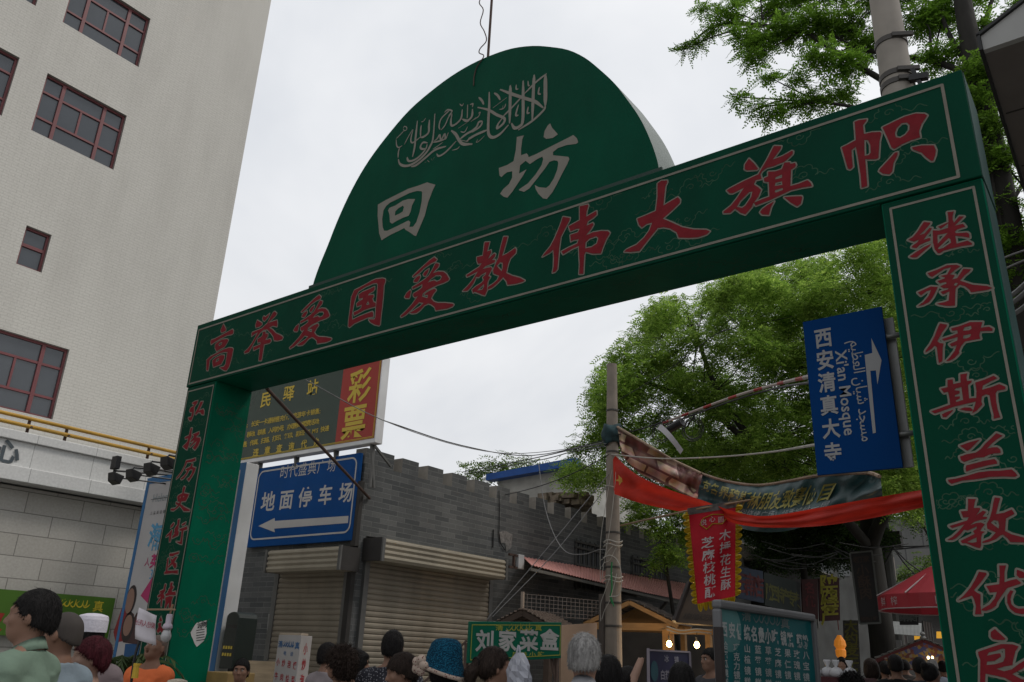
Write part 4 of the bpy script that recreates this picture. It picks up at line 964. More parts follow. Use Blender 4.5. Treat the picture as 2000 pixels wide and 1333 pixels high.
# snack light-box sign
A_, B_, C_ = onD(545, 1238, 10.55), onD(588, 1248, 10.25), onD(610, 1245, 10.5)
sg = thing('snack_sign_box', 'white standing sign box with red snack names in front of the smaller shutter', 'sign', (B_[0], B_[1], 0))
D_ = A_ + C_ - B_
m = MB(); prism(m, [A_, B_, C_, D_], .1, 1.74); m.build('box', mat('sign_box_white', (.33, .31, .30, 1), rough=.5, dirt=.2, var=.08), sg, bevel=.005)
m = MB(); prism(m, [A_ * .98 + C_ * .02, B_ * .98 + D_ * .02, C_ * .6 + B_ * .4, D_ * .6 + A_ * .4], 1.742, 1.765); m.build('torn_top', mat('cardboard', (.36, .29, .22, 1), rough=.8), sg)
def vface(a, b):
    u = np.array([b[0] - a[0], b[1] - a[1], 0]); u = u / np.linalg.norm(u); n = np.cross(u, (0, 0, 1)); return Frame((a[0], a[1], 0), u, (0, 0, 1), n)
f1 = vface(A_, B_); f2 = vface(B_, C_); W1 = np.linalg.norm((B_ - A_)[:2]); W2 = np.linalg.norm((C_ - B_)[:2])
m = MB(); row(m, f2, '小炒泡馍', (W2 * .5, 1.60), (W2 * .5, 1.1), .13, n=.003, off=.02, sx=.8)
for k, s_ in enumerate(('小炒泡馍', '牛肉烩菜', '手工牛肉面')): row(m, f1, s_, (.05, 1.45 - k * .15), (W1 - .05, 1.42 - k * .15), .085, n=.003, off=.015, sx=.7)
m.build('red_lettering', mat('sign_red', (.28, .012, .02, 1)), sg)
m = MB(); row(m, f1, '清', (.05, 1.64), (.05, 1.64), .08, n=.003, off=.02); arabic_band(m, f1, (.09, 1.64), (W1 - .1, 1.63), .05, .012); row(m, f1, '真', (W1 - .05, 1.63), (W1 - .05, 1.63), .08, n=.003, off=.02); row(m, f1, '电话', (W1 * .38, 1.545), (W1 * .68, 1.54), .05, n=.003)
m.build('blue_lettering', mat('sign_blue', (.03, .09, .2, 1)), sg)
# leaning plywood and crate
p0 = onD(470, 1330, 10.6); m = MB(); q = [onD(470, 1345, 10.7), onD(540, 1340, 10.9), onD(545, 1293, 11.1), onD(474, 1290, 10.9)]
nn = np.cross(q[1] - q[0], q[3] - q[0]); nn = nn / np.linalg.norm(nn)
qa = [q[0] * 1.0, q[1] * 1.0]; qa[0][2] = .0; qa[1][2] = .0
m.slab([qa[0], qa[1], q[2], q[3]], nn, .02); tag(m.build('plywood_board', mat('weathered_plywood', (.20, .155, .10, 1), rough=.8, var=.3, vscale=4, stretch=(1, 1, 6)), loc=(p0[0], p0[1], 0)), 'weathered plywood board leaning on the grey wall', 'board')
p = onD(440, 1330, 10.2); m = MB(); m.box((p[0] - .14, p[1] - .15, p[2] - .09), (p[0] + .24, p[1] + .2, p[2] + .09)); m2 = thing('snack_cart', 'low yellow wooden cart top beside the green column', 'cart', (p[0], p[1], 0))
m.build('tray', mat('yellow_wood', (.20, .13, .045, 1), rough=.6, var=.25, vscale=5), m2, bevel=.01)
for dx in (-.1, .2):
    for dy in (-.12, .16): l = MB(); l.bar((p[0] + dx, p[1] + dy, 0), (p[0] + dx, p[1] + dy, p[2] - .09), .04); l.build('leg', M_BLKM, m2)
# torn notice on the gate column
f = faceX(LXI, 0, 0)
tn = MB(); R = [f.uv(*p) for p in ((372, 1236), (380, 1222), (384, 1217), (403, 1212), (403, 1238), (398, 1252), (391, 1258), (384, 1264), (380, 1258), (377, 1250), (374, 1244))]
poly(tn, f, R[::-1] if False else R, n=.003); nt_ = tn.build('paper_notice', mat('torn_paper', (.40, .39, .38, 1), rough=.8, var=.12, vscale=8), loc=f.P(*R[0]))
tag(nt_, 'torn white paper notice pasted on the left green column', 'notice')
tl = MB(); rowp(tl, f, '诚聘', (390, 1222), (399, 1220), .07, n=.005)
for k in range(5): tl.add([f.P(*(f.uv(383, 1231 + k * 5.0)), .005), f.P(*(f.uv(399, 1228.5 + k * 5.0)), .005), f.P(*(f.uv(399, 1230 + k * 5.0)), .005), f.P(*(f.uv(383, 1232.5 + k * 5.0)), .005)], [(0, 3, 2, 1)] if False else [(0, 1, 2, 3)])
tl.build('lettering', M_BLK, nt_)
# ================================================================ mosque direction sign on the right column
M_MBL = mat('mosque_sign_blue', (.0004, .028, .115, 1), rough=.55, var=.06, spec=.04)
M_MWH = mat('mosque_sign_white', (.23, .23, .235, 1), rough=.6, var=.06, spec=.1)
MY = 5.72
ms = thing('mosque_sign', 'blue hanging direction sign with white characters and arrow, bracketed to the right gate column', 'sign', (-1.42, MY, 2.85))
f = faceY(0, MY, 0)
X0, X1, Z0, Z1 = f.uv(1582, 780)[0], f.uv(1742, 752)[0], f.uv(1670, 922)[1], f.uv(1650, 613)[1]
m = MB(); m.slab([f.P(X0, Z0), f.P(X1, Z0), f.P(X1, Z1), f.P(X0, Z1)], (0, -1, 0), .02); m.build('panel', M_MBL, ms, bevel=.003)
m = MB()
rowq(m, f, '西安清真大寺', (1608, 660), (1627, 884), 32, 36, n=.003, off=.025)
line(m, f, "Xi'an Mosque", f.uv(1648, 766), .076, n=.003, off=.015, rot=-math.pi / 2, width=abs(f.uv(1640, 684)[1] - f.uv(1660, 850)[1]))
# the arabic line reads down the board
line(m, f, '\ufee2\ufef4\ufec8\ufecc\ufedf\ufe8d \ufee5\ufe8e\ufef4\ufeb7 \ufeaa\ufea0\ufeb4\ufee3', f.uv(1677, 762), .075, n=.003, off=.004, rot=-math.pi / 2 + .0, width=abs(f.uv(1667, 664)[1] - f.uv(1686, 861)[1]))
m.build('white_lettering', M_MWH, ms)
m = MB(); poly(m, f, [f.uv(*p) for p in ((1689, 694), (1704, 690), (1702, 661), (1722, 704), (1714, 752), (1711, 724), (1700, 725), (1711, 846), (1705, 847), (1692, 725))][::-1], n=.003); m.build('arrow_marking', M_MWH, ms)
M_ALU = mat('weathered_aluminium', (.16, .16, .155, 1), rough=.45, metal=.6, var=.2)
m = MB(); m.slab([f.P(X0 + .05, Z0 + .02, -.09), f.P(X1 + .045, Z0 + .02, -.09), f.P(X1 + .045, Z1 - .06, -.09), f.P(X0 + .05, Z1 - .06, -.09)], (0, -1, 0), .03); m.build('back_panel', M_ALU, ms)
for py in (652, 847):
    m = MB(); v = f.uv(1740, py)[1]; m.tube([f.P(X1 - .2, v, -.05), (RXI + .01, MY + .05, v)], .018, 10); m.build('bracket', M_ALU, ms, smooth=True)

# ================================================================ teal snack menu board
M_TEAL = mat('menu_teal', (.008, .105, .115, 1), rough=.5, var=.10, vscale=1.5, spec=.08)
M_MTX = mat('menu_white', (.33, .35, .35, 1), rough=.6, spec=.2); M_GRF = mat('grey_board_frame', (.11, .11, .115, 1), rough=.5, var=.1)
mA, mB_ = onD(1402, 1172, 6.3), onD(1583, 1214, 7.75)
mZ = (mA[2] + mB_[2]) / 2
mu_ = np.array([mB_[0] - mA[0], mB_[1] - mA[1], 0]); mL = np.linalg.norm(mu_); mu_ /= mL; mn_ = np.cross(mu_, (0, 0, 1))
f = Frame((mA[0], mA[1], 0), mu_, (0, 0, 1), mn_)
mb_ = thing('menu_board', 'teal snack menu board with white characters and rounded grey frame', 'menu board', (mA[0], mA[1], 0))
m = MB(); m.slab([f.P(0, .75), f.P(mL, .75), f.P(mL, mZ - .02), f.P(0, mZ - .02)], mn_, .03); m.build('panel', M_TEAL, mb_)
m = MB(); m.bar(f.P(-.03, mZ, 0), f.P(mL + .03, mZ, 0), .08, .06); m.bar(f.P(-.02, 0, 0), f.P(-.02, mZ - .03, 0), .04, .07); m.bar(f.P(mL + .02, 0, 0), f.P(mL + .02, mZ - .03, 0), .04, .07); m.build('frame', M_GRF, mb_, bevel=.018)
m = MB(); p = f.uv(1398, 1225); m.bar(f.P(-.05, 0, .02), f.P(-.05, p[1], .02), .055, .05); m.build('side_post', mat('dark_brown_post', (.018, .012, .011, 1), rough=.6), mb_)
m = MB(); cc = f.uv(1424, 1226); rx_ = np.linalg.norm(f.uv(1447, 1226) - cc); m.add([f.P(cc[0] + rx_ * math.cos(k * math.pi / 16), cc[1] + .165 * math.sin(k * math.pi / 16), .002) for k in range(32)], [tuple(range(32))]); m.build('pale_disc_print', mat('menu_pale_teal', (.08, .20, .20, 1), rough=.5, spec=.12), mb_)
m = MB()
rowq(m, f, '西安传统名贵小吃', (1413, 1229), (1512, 1245), 11.5, 29, n=.006, off=.03)
rowq(m, f, '镜糕', (1529, 1247), (1542, 1250), 10.5, 27, n=.006, off=.03)
rowq(m, f, '藕粉', (1560, 1252), (1572, 1254), 10, 25, n=.006, off=.03)
cols = [('哈密瓜镜糕', 1414, 1261), ('巧克力镜糕', 1437, 1265), ('山楂镜糕', 1458, 1267), ('蓝莓镜糕', 1479, 1269), ('草莓镜糕', 1499, 1271), ('芝麻镜糕', 1518, 1274), ('果仁镜糕', 1537, 1276), ('玫瑰镜糕', 1555, 1278), ('八宝镜糕', 1573, 1280)]
for s_, x, y in cols:
    st_ = 18 if len(s_) == 5 else 21.5
    for k, ch in enumerate(s_): rowq(m, f, ch, (x + k * .3, y + k * st_), (x, y), 11.5, 15.5, n=.006, off=.015)
m.build('white_lettering', M_MTX, mb_)
m = MB(); rowq(m, f, '清', (1457, 1204), (0, 0), 17, 19, n=.005); rowq(m, f, '真', (1532, 1218), (0, 0), 17, 19, n=.005); arabic_band(m, f, f.uv(1470, 1207), f.uv(1523, 1216), .07, .010); m.build('outline_lettering', mat('menu_line', (.12, .15, .15, 1)), mb_)

# ================================================================ green pancake stall sign
M_SGN = mat('stall_sign_green', (.001, .085, .048, 1), rough=.45, var=.06, spec=.2); M_SGR = mat('stall_sign_grey', (.30, .30, .29, 1), rough=.6); M_SGY = mat('stall_sign_yellow', (.24, .24, .03, 1), rough=.6)
gA, gB = onD(918, 1214, 8.3), onD(1097, 1216, 9.0)
gu_ = np.array([gB[0] - gA[0], gB[1] - gA[1], 0]); gL = np.linalg.norm(gu_); gu_ /= gL; gn_ = np.cross(gu_, (0, 0, 1))
f = Frame((gA[0], gA[1], 0), gu_, (0, 0, 1), gn_)
gs = thing('stall_sign', 'green stall sign with four big grey characters on thin legs', 'sign', (gA[0], gA[1], 0))
zq = [gA[2], gB[2], f.uv(1095, 1286)[1], f.uv(918, 1296)[1]]
m = MB(); m.slab([f.P(0, zq[3]), f.P(gL, zq[2]), f.P(gL, zq[1]), f.P(0, zq[0])], gn_, .03); m.build('panel', M_SGN, gs, bevel=.004)
m = MB(); rowq(m, f, '刘家菜盒', (947, 1252), (1073, 1250), 33, 39, n=.004, off=.03); m.build('grey_lettering', M_SGR, gs)
m = MB(); rowq(m, f, '清', (975, 1227), (0, 0), 14, 10, n=.004); rowq(m, f, '真', (1051, 1227), (0, 0), 13, 10, n=.004); arabic_band(m, f, f.uv(988, 1228), f.uv(1039, 1227), .05, .010)
rowq(m, f, '风味小吃', (1006, 1279), (1056, 1278), 12, 10, n=.004); edging(m, f, [(.025, zq[3] + .03), (gL - .02, zq[2] + .03), (gL - .02, zq[1] - .03), (.025, zq[0] - .03)], .004, n=.003)
m.build('yellow_lettering', M_SGY, gs)
for uu in (.015, gL - .02):
    m = MB(); m.bar(f.P(uu, 0, -.05), f.P(uu, zq[2] + .1, -.05), .035); m.build('leg', mat('brown_angle_iron', (.07, .045, .035, 1), rough=.8), gs)
m = MB(); m.bar(f.P(gL - .1, zq[2] + .02, -.05), f.P(gL - .02, zq[2] - .22, -.05), .025); m.bar(f.P(.01, zq[3] + .2, -.05), f.P(-.3, zq[3] - .2, -.3), .02); m.build('brace', mat('brown_angle_iron', (.07, .045, .035, 1)), gs)

# ================================================================ concrete pole in the lane with its tangle
M_POLE = mat('pole_concrete', (.23, .195, .16, 1), rough=.9, var=.14, vscale=5, dirt=.4, dirt_col=(.09, .08, .07, 1), dscale=3, bump=.2, bscale=40)
px, py = -6.97, 12.0
ztop = onY(1197, 712, 12.0)[2]
pl = thing('utility_pole', 'weathered concrete utility pole wrapped with rags and twine, mid lane', 'pole', (px, py, 0))
m = MB(); m.tube([(px, py, z) for z in np.linspace(0, ztop, 12)], [.15 - .062 * i / 11 for i in range(12)], 20); m.build('shaft', M_POLE, pl, smooth=False)
for z in (ztop - .87, ztop - 1.6, 3.55, 3.0, 2.45, 2.1):
    m = MB(); r = .15 - .062 * z / ztop + .004; m.lathe((px, py, z), [(r, 0), (r + .006, .004), (r + .006, .03), (r, .034)], 18); m.build('band', mat('band_steel', (.05, .045, .04, 1), rough=.6), pl)
m = MB(); m.tube([(px - .17, py - .04, 0), (px - .165, py - .04, 2.6)], .07, 10); m.build('pipe_sleeve', mat('brown_pipe', (.075, .06, .05, 1), rough=.8, dirt=.4), pl)
M_TWN = mat('twine', (.38, .36, .32, 1), rough=.9); M_GRT = mat('green_strap', (.01, .17, .05, 1), rough=.5)
m = MB()
for (z0, z1) in ((4.55, 2.8), (3.3, 3.0), (2.9, 2.2)):
    for k in range(2):
        P = [(px + .15 * math.cos(a + k) * 1.05, py - .16 - .02 * math.sin(a * 2), z0 + (z1 - z0) * t + .03 * math.sin(9 * t + k)) for t, a in [(i / 10, i * .25) for i in range(11)]]
        m.tube(P, .006, 5)
for z in (4.3, 3.42, 3.36, 2.86, 2.80):
    m.tube([(px + .155 * math.cos(a), py + .155 * math.sin(a), z + .02 * math.sin(3 * a)) for a in np.linspace(0, 6.28, 18)], .008, 5)
m.tube(smooth_path([onY(x, y, 11.8) for x, y in ((1178, 1090), (1192, 1085), (1206, 1095), (1213, 1120), (1211, 1160), (1190, 1166))], 4), .007, 5)
m.build('twine_wrap', M_TWN, pl)
m = MB(); P = [onY(x, y, 11.83) for x, y in ((1195, 1098), (1194, 1120), (1195, 1150), (1192, 1166), (1196, 1180))]; m.tube(smooth_path(P, 3), .012, 6); m.tube([onY(1193, 1165, 11.82), onY(1199, 1185, 11.82)], .01, 5); m.build('green_strap', M_GRT, pl)
# rag bundle on the pole top third
def rag(name, label, c, sx, sz, material, seed, cat='cloth'):
    rnd = random.Random(seed); G = []
    for i in range(9):
        t = i / 8; rr = .115 + .055 * math.sin(t * 3.0) + .01
        G.append([(c[0] + (rr * sx + .014 * math.sin(5 * a + i * 1.3 + seed)) * math.cos(a), c[1] + (rr * sx + .014 * math.cos(4 * a + i)) * math.sin(a), c[2] + sz * (t - .5) + .03 * math.sin(2 * a + seed + i * .5)) for a in np.linspace(0, 2 * math.pi, 25)])
    m = MB(); m.grid(G); o = m.build(name, material, smooth=True, loc=c, solid=.006); tag(o, label, cat); return o
rag('rag_bundle', 'dark teal rag wrapped around the concrete pole', onY(1196, 850, 12.0), 1.0, .34, mat('teal_rag', (.02, .045, .05, 1), rough=.9, var=.5, vscale=9), 3)

# ---- long cloths across the lane
def drape(top, bot, d0, d1, nu, nv, fold, seed, dip=0.0):
    """cloth between two hanging edges: pixel curves seen from the lane, distance changing along the run"""
    T = smooth_path([np.array(p, float) for p in top], 6); B = smooth_path([np.array(p, float) for p in bot], 6)
    def samp(P, t):
        x = t * (len(P) - 1); i = min(int(x), len(P) - 2); return P[i] + (P[i + 1] - P[i]) * (x - i)
    G = []; rnd = random.Random(seed); ph = [rnd.uniform(0, 6.28) for _ in range(6)]
    for j in range(nv + 1):
        rowp_ = []
        s = j / nv
        for i in range(nu + 1):
            t = i / nu
            q = samp(T, t) * (1 - s) + samp(B, t) * s
            d = d0 + (d1 - d0) * t
            d += fold * (.35 * math.sin(t * 62 + ph[3] + s * 2) * (1 - .5 * s) + math.sin(t * 26 + ph[0] + s * 3.1) * .5 + math.sin(t * 11 + ph[1] - s * 4) * .6 + math.sin(s * 9 + ph[2] + t * 5) * .8)
            rowp_.append(onD(q[0], q[1], d))
        G.append(rowp_)
    return G, samp
M_DRP = mat('red_drape', (.46, .03, .017, 1), rough=.6, var=.2, vscale=2.5, trans=.35, spec=.15, bump=1.0, bscale=7, stretch=(1, 1, 2.5))
G, _s = drape([(1197, 886), (1240, 925), (1300, 954), (1370, 977), (1440, 1001), (1500, 1008), (1600, 992), (1700, 974), (1808, 956)],
          [(1199, 965), (1250, 983), (1320, 998), (1390, 1008), (1440, 1024), (1500, 1031), (1600, 1028), (1700, 1013), (1810, 990)], 13.75, 8.2, 110, 10, .07, 4)
rd = thing('red_drape', 'long red cloth banner sagging across the lane from the pole', 'banner', G[0][0])
m = MB(); m.grid(G); m.build('cloth', M_DRP, rd, smooth=True)
m = MB()
def star(m, c, r, d, rot=0.0):
    P = []
    for k in range(10):
        a = math.pi / 2 + rot + k * math.pi / 5; rr = r if k % 2 == 0 else r * .4
        P.append(onD(c[0] + rr * math.cos(a), c[1] - rr * math.sin(a), d))
    cpt = onD(c[0], c[1], d); m.add([cpt] + P, [(0, 1 + k, 1 + (k + 1) % 10) for k in range(10)])
star(m, (1212, 938), 11, 13.45, .4)
for k, c in enumerate(((1232, 935), (1240, 952), (1236, 968))): star(m, c, 3.5, 13.3, k)
P = smooth_path([onD(x, y, 13.75 + (8.2 - 13.75) * (x - 1197) / 611 - .12) for x, y in ((1445, 1012), (1500, 1021), (1560, 1023), (1620, 1019), (1700, 1000))], 4); m.tube(P, .008, 5)
m.build('yellow_marking', mat('drape_yellow', (.45, .25, .03, 1), rough=.5), rd)
# torn printed banner: brown end and green end
M_PRT = bpy.data.materials.new('patchwork_print'); M_PRT.use_nodes = True
_n, _l = M_PRT.node_tree.nodes, M_PRT.node_tree.links
_t = _n.new('ShaderNodeTexCoord'); _q = _n.new('ShaderNodeSeparateXYZ'); _a = _n.new('ShaderNodeMath'); _cb = _n.new('ShaderNodeCombineXYZ'); _l.new(_t.outputs['Object'], _q.inputs[0]); _l.new(_q.outputs['X'], _a.inputs[0]); _l.new(_q.outputs['Y'], _a.inputs[1]); _l.new(_a.outputs[0], _cb.inputs[0])
_z = _n.new('ShaderNodeMath'); _z.operation = 'MULTIPLY_ADD'; _z.inputs[1].default_value = .55; _l.new(_q.outputs['X'], _z.inputs[0]); _l.new(_q.outputs['Z'], _z.inputs[2]); _l.new(_z.outputs[0], _cb.inputs[1])
_k = _n.new('ShaderNodeTexBrick'); _k.inputs['Scale'].default_value = 1; _k.inputs['Brick Width'].default_value = .34; _k.inputs['Row Height'].default_value = .17; _k.inputs['Mortar Size'].default_value = .022; _k.inputs['Color1'].default_value = (.13, .035, .03, 1); _k.inputs['Color2'].default_value = (.58, .42, .28, 1); _k.inputs['Mortar'].default_value = (.13, .05, .04, 1); _l.new(_cb.outputs[0], _k.inputs['Vector'])
_o = _n.new('ShaderNodeTexNoise'); _o.inputs['Scale'].default_value = 5; _o.inputs['Detail'].default_value = 6; _l.new(_t.outputs['Object'], _o.inputs['Vector']); _m = _n.new('ShaderNodeMixRGB'); _m.blend_type = 'OVERLAY'; _m.inputs[0].default_value = .6; _l.new(_k.outputs['Color'], _m.inputs[1]); _l.new(_o.outputs['Color'], _m.inputs[2])
_l.new(_m.outputs[0], _n['Principled BSDF'].inputs['Base Color']); _n['Principled BSDF'].inputs['Roughness'].default_value = .6
tb = thing('torn_banner', 'torn printed banner, patchwork brown at the pole end and dark green with yellow characters', 'banner', onD(1350, 930, 12.5))
G1, _ = drape([(1206, 836), (1250, 862), (1310, 898), (1345, 915), (1372, 928)], [(1214, 890), (1250, 925), (1300, 948), (1335, 965), (1362, 978)], 13.7, 12.6, 40, 10, .10, 7)
m = MB(); m.grid(G1); m.build('brown_cloth', M_PRT, tb, smooth=True)
M_TGR = mat('banner_bottle_green', (.022, .055, .058, 1), rough=.4, var=.4, vscale=3, trans=.15, spec=.35, bump=1.0, bscale=6)
G2, samp2 = drape([(1370, 927), (1420, 942), (1480, 950), (1540, 942), (1600, 931), (1690, 926), (1720, 934)], [(1360, 978), (1400, 1000), (1440, 1030), (1500, 1040), (1560, 1032), (1640, 1000), (1724, 972)], 12.6, 9.6, 150, 12, .10, 9)
m = MB(); m.grid(G2); m.build('green_cloth', M_TGR, tb, smooth=True)
m = MB(); P = [np.array(p) + np.array([0, 0, .012]) for p in G1[0][::3]] + [np.array(p) + np.array([0, 0, .012]) for p in G2[0][::4]]; m.tube(P, .022, 6); m.build('hem', mat('hem_tan', (.24, .17, .12, 1), rough=.8, var=.3), tb)
# characters painted along the cloth
def on_cloth(G, t, s):
    ni, nj = len(G) - 1, len(G[0]) - 1
    x, y = min(max(t, 0), .999) * nj, min(max(s, 0), .999) * ni; i, j = int(y), int(x); a, b = y - i, x - j
    g = lambda p, q: np.asarray(G[p][q])
    return (g(i, j) * (1 - a) * (1 - b) + g(i + 1, j) * a * (1 - b) + g(i, j + 1) * (1 - a) * b + g(i + 1, j + 1) * a * b)
def cloth_text(m, G, text, t0, t1, s, hs, wt, off=.02):
    for k, ch in enumerate(text):
        tc_ = t0 + (t1 - t0) * k / max(1, len(text) - 1)
        v, fcs = glyph(ch, off)
        if not len(v): continue
        m.add([on_cloth(G, tc_ + (q[0] - .5) * wt, s - (q[1] - .38) * hs) + np.array([.012, -.016, .004]) for q in v], fcs)
m = MB(); cloth_text(m, G2, '向各界穆斯林朋友致赛俩目', .045, .72, .36, .40, .062); m.build('yellow_lettering', mat('faded_yellow', (.26, .24, .06, 1), rough=.5), tb)
m = MB(); cloth_text(m, G2, '(民俗烧烤广场)领秀城付一层', .25, .74, .66, .17, .036, .0); m.build('white_lettering', mat('faded_white', (.25, .27, .27, 1)), tb)
# red pennant with yellow fringe on a cane
PD = 11.3
pa, pb = onD(1343, 1001, PD), onD(1441, 985, PD)
pn = thing('red_pennant', 'red pennant with yellow scalloped fringe and white brush characters hanging from a cane', 'flag', onD(1395, 1090, PD))
m = MB(); m.tube([onD(1212, 1027, 13.75), onD(1260, 1016, 12.6), onD(1343, 998, 11.34), onD(1466, 977, 11.28)], .014, 8); m.build('cane', mat('bamboo', (.22, .14, .08, 1), rough=.6, var=.25), pn)
CN = {'tl': (1345, 1001), 'tr': (1437, 986), 'bl': (1362, 1180), 'br': (1436, 1165)}
def pen(u, v, dd=0.0):
    a = np.array(CN['tl']) * (1 - u) + np.array(CN['tr']) * u; b = np.array(CN['bl']) * (1 - u) + np.array(CN['br']) * u
    q = a * (1 - v) + b * v
    return onD(q[0], q[1], PD + .03 * math.sin(u * 7 + v * 3) + .025 * math.sin(v * 9 + u * 2) + dd)
m = MB(); m.grid([[pen(u, v) for u in np.linspace(0, 1, 17)] for v in np.linspace(0, 1, 25)]); m.build('cloth', mat('pennant_red', (.40, .010, .022, 1), rough=.5, var=.2, vscale=4, trans=.2, spec=.2, bump=1.0, bscale=9), pn, smooth=True)
m = MB(); m.grid([[pen(u, v, -.01) for u in np.linspace(-.02, 1.02, 17)] for v in (-.045, .03)]); m.build('sleeve', mat('pennant_sleeve', (.10, .085, .08, 1), var=.5, vscale=20), pn)
def fringe_edge(m, P0, P1, out, nsc):
    for k in range(nsc):
        t0, t1 = k / nsc, (k + 1) / nsc
        c0 = [P0[0] + (P1[0] - P0[0]) * t for t in (t0, t1)]; c1 = [P0[1] + (P1[1] - P0[1]) * t for t in (t0, t1)]
        prev = None
        for j in range(8):
            t = j / 7; a = 1.15 * math.sin(math.pi * t) ** .6
            u, v = c0[0] + (c0[1] - c0[0]) * t, c1[0] + (c1[1] - c1[0]) * t
            q = (pen(u, v, -.004 + .02 * math.sin(j * 2.2 + k)), pen(u + out[0] * (.35 + .65 * a), v + out[1] * (.35 + .65 * a), .02 * math.sin(j * 1.7 + k)))
            if prev: m.add([prev[0], prev[1], q[1], q[0]], [(0, 1, 2, 3)])
            prev = q
m = MB(); fringe_edge(m, (0, .0), (0, 1), (-.13, 0), 13); fringe_edge(m, (1, .0), (1, 1), (.14, 0), 13); fringe_edge(m, (0, 1), (1, 1), (0, .085), 7)
m.build('fringe', mat('fringe_yellow', (.40, .27, .01, 1), rough=.5, var=.12, trans=.25), pn)
def pen_text(m, ch, u, v, hu, hv, off=.0, shear=0):
    g, fcs = glyph(ch, off)
    m.add([pen(u + (q[0] - .5) * hu + (q[1] - .38) * shear, v - (q[1] - .38) * hv, -.014) for q in g], fcs)
m = MB()
for k, ch in enumerate('芝麻核桃酥'): pen_text(m, ch, .36 + .0 * k, .36 + k * .135, .30, .125, .018, .03)
for k, ch in enumerate('木捶花生酥'): pen_text(m, ch, .76, .31 + k * .135, .27, .125, .012, .03)
for k, ch in enumerate('悦心圆'): pen_text(m, ch, .30 + k * .19, .135 - (.02 if k == 1 else 0) , .14, .07, .0)
m.build('white_lettering', mat('pennant_white', (.42, .36, .36, 1)), pn)
m = MB(); fan = [(.22, .155), (.30, .09), (.5, .065), (.72, .085), (.82, .125), (.70, .185), (.5, .165), (.36, .215)]
for i in range(len(fan)):
    a, b = fan[i], fan[(i + 1) % len(fan)]; m.tube([pen(*a, -.012), pen(*b, -.012)], .006, 4)
m.build('fan_marking', mat('fringe_yellow', (.4, .27, .01, 1)), pn)

# ---- cables over the lane
def cable(name, label, pts, r, material, sm=5, cat='cable'):
    m = MB(); P = smooth_path([np.asarray(p, float) for p in pts], sm); m.tube(P, r, 6); return tag(m.build(name, material, loc=P[0]), label, cat)
M_CBL = mat('black_cable', (.015, .015, .016, 1), rough=.6)
M_GCB = mat('grey_cable', (.16, .16, .16, 1), rough=.6)
poleP = lambda x, y: onY(x, y, 11.9)
cable('cable', 'thin grey wire running from the gate beam over the shop to the pole', [onY(596, 742, GY + GT), onD(745, 820, 11.0), onD(900, 872, 12.5), onD(1020, 886, 13.5), poleP(1190, 866)], .006, M_GCB)
cable('cable', 'black wire sagging low over the battlements to the pole', [onD(750, 822, 11.2), onD(900, 870, 12.6), onD(1040, 890, 13.6), poleP(1190, 858)], .008, M_CBL)
cable('cable', 'black wire from the far tree behind the wall up to the pole rag', [onD(905, 922, 24), onD(1030, 898, 19), onD(1110, 880, 16), poleP(1188, 862)], .012, M_CBL)
cable('cable', 'second black wire from the far tree, just under the first', [onD(908, 926, 24), onD(1050, 900, 18), onD(1120, 882, 16), poleP(1188, 870)], .010, M_CBL)
cable('cable', 'wire looping from a battlement up to the pole', [onX(970, 962, WX - .1), onX(985, 967, WX - .05), onD(1060, 948, 14.4), onD(1130, 920, 14.2), poleP(1190, 888)], .008, M_CBL)
cable('cable', 'pale wire hanging in a long loop in front of the brick wall', [onD(1052, 905, 15.2), onD(1062, 980, 15.0), onD(1080, 1040, 14.8), onD(1105, 1078, 14.6), onD(1140, 1083, 14.4), onD(1170, 1074, 14.2), poleP(1186, 1075)], .008, M_GCB)
cable('cable', 'slanting guy wire from the pole foot of the rags to the shutter corner', [onD(950, 1212, 13.3), onD(1070, 1070, 13.5), poleP(1190, 925)], .007, M_GCB)
cable('cable', 'second guy wire parallel to the first', [onD(962, 1205, 13.3), onD(1085, 1078, 13.5), poleP(1190, 945)], .007, M_GCB)
cable('rope', 'pale rope from the pole across the trees to the blue mosque sign', [poleP(1195, 888), onD(1290, 896, 12.8), onD(1400, 893, 11.6), onD(1500, 884, 10.3), onY(1600, 868, MY + .3)], .012, M_TWN, cat='rope')
cable('cable', 'thin dark wire crossing the tree crown above the pole', [poleP(1208, 782), onD(1310, 720, 13), onD(1395, 655, 12.5), onD(1440, 640, 12)], .006, M_CBL)
cable('cable', 'black wire between the pole and the cable coils', [poleP(1205, 850), onD(1260, 836, 13.3), onD(1300, 822, 13.0)], .010, M_CBL)
# red and white guard cable with splice box and coils
gc = thing('guard_cable', 'red and white striped cable with black coils rising to the blue mosque sign', 'cable', onD(1400, 800, 11.5))
cp = [onD(1295, 827, 13), onD(1360, 802, 12.2), onD(1440, 773, 11.2), onD(1520, 750, 10), onY(1590, 734, MY + .35)]
P = smooth_path(cp, 10); cr_, cw_ = MB(), MB()
for i in range(len(P) - 1): (cr_ if (i // 2) % 3 == 0 else cw_).tube([P[i], P[i + 1]], .02, 6)
cr_.build('red_stripe', mat('cable_red', (.3, .03, .025, 1)), gc); cw_.build('white_stripe', mat('cable_white', (.36, .31, .28, 1)), gc)
m = MB(); m.tube([p + np.array([0, 0, -.05]) for p in P[::2]], .012, 6); m.build('messenger', M_CBL, gc)
for c, r_, k_ in (((1292, 842), 19, 5), ((1353, 837), 22, 7)):
    m = MB()
    for k in range(k_):
        rr = r_ * (1 - .05 * k); m.tube([onD(c[0] + ((k * 7) % 5 - 2) * 1.3 + rr * math.cos(a), c[1] + ((k * 3) % 5 - 1) * 1.5 + rr * 1.08 * math.sin(a), 12.6 + .02 * k + .05 * math.sin(a)) for a in np.linspace(0, 2 * math.pi, 25)], .0042, 5)
    m.build('coil', M_CBL, gc)
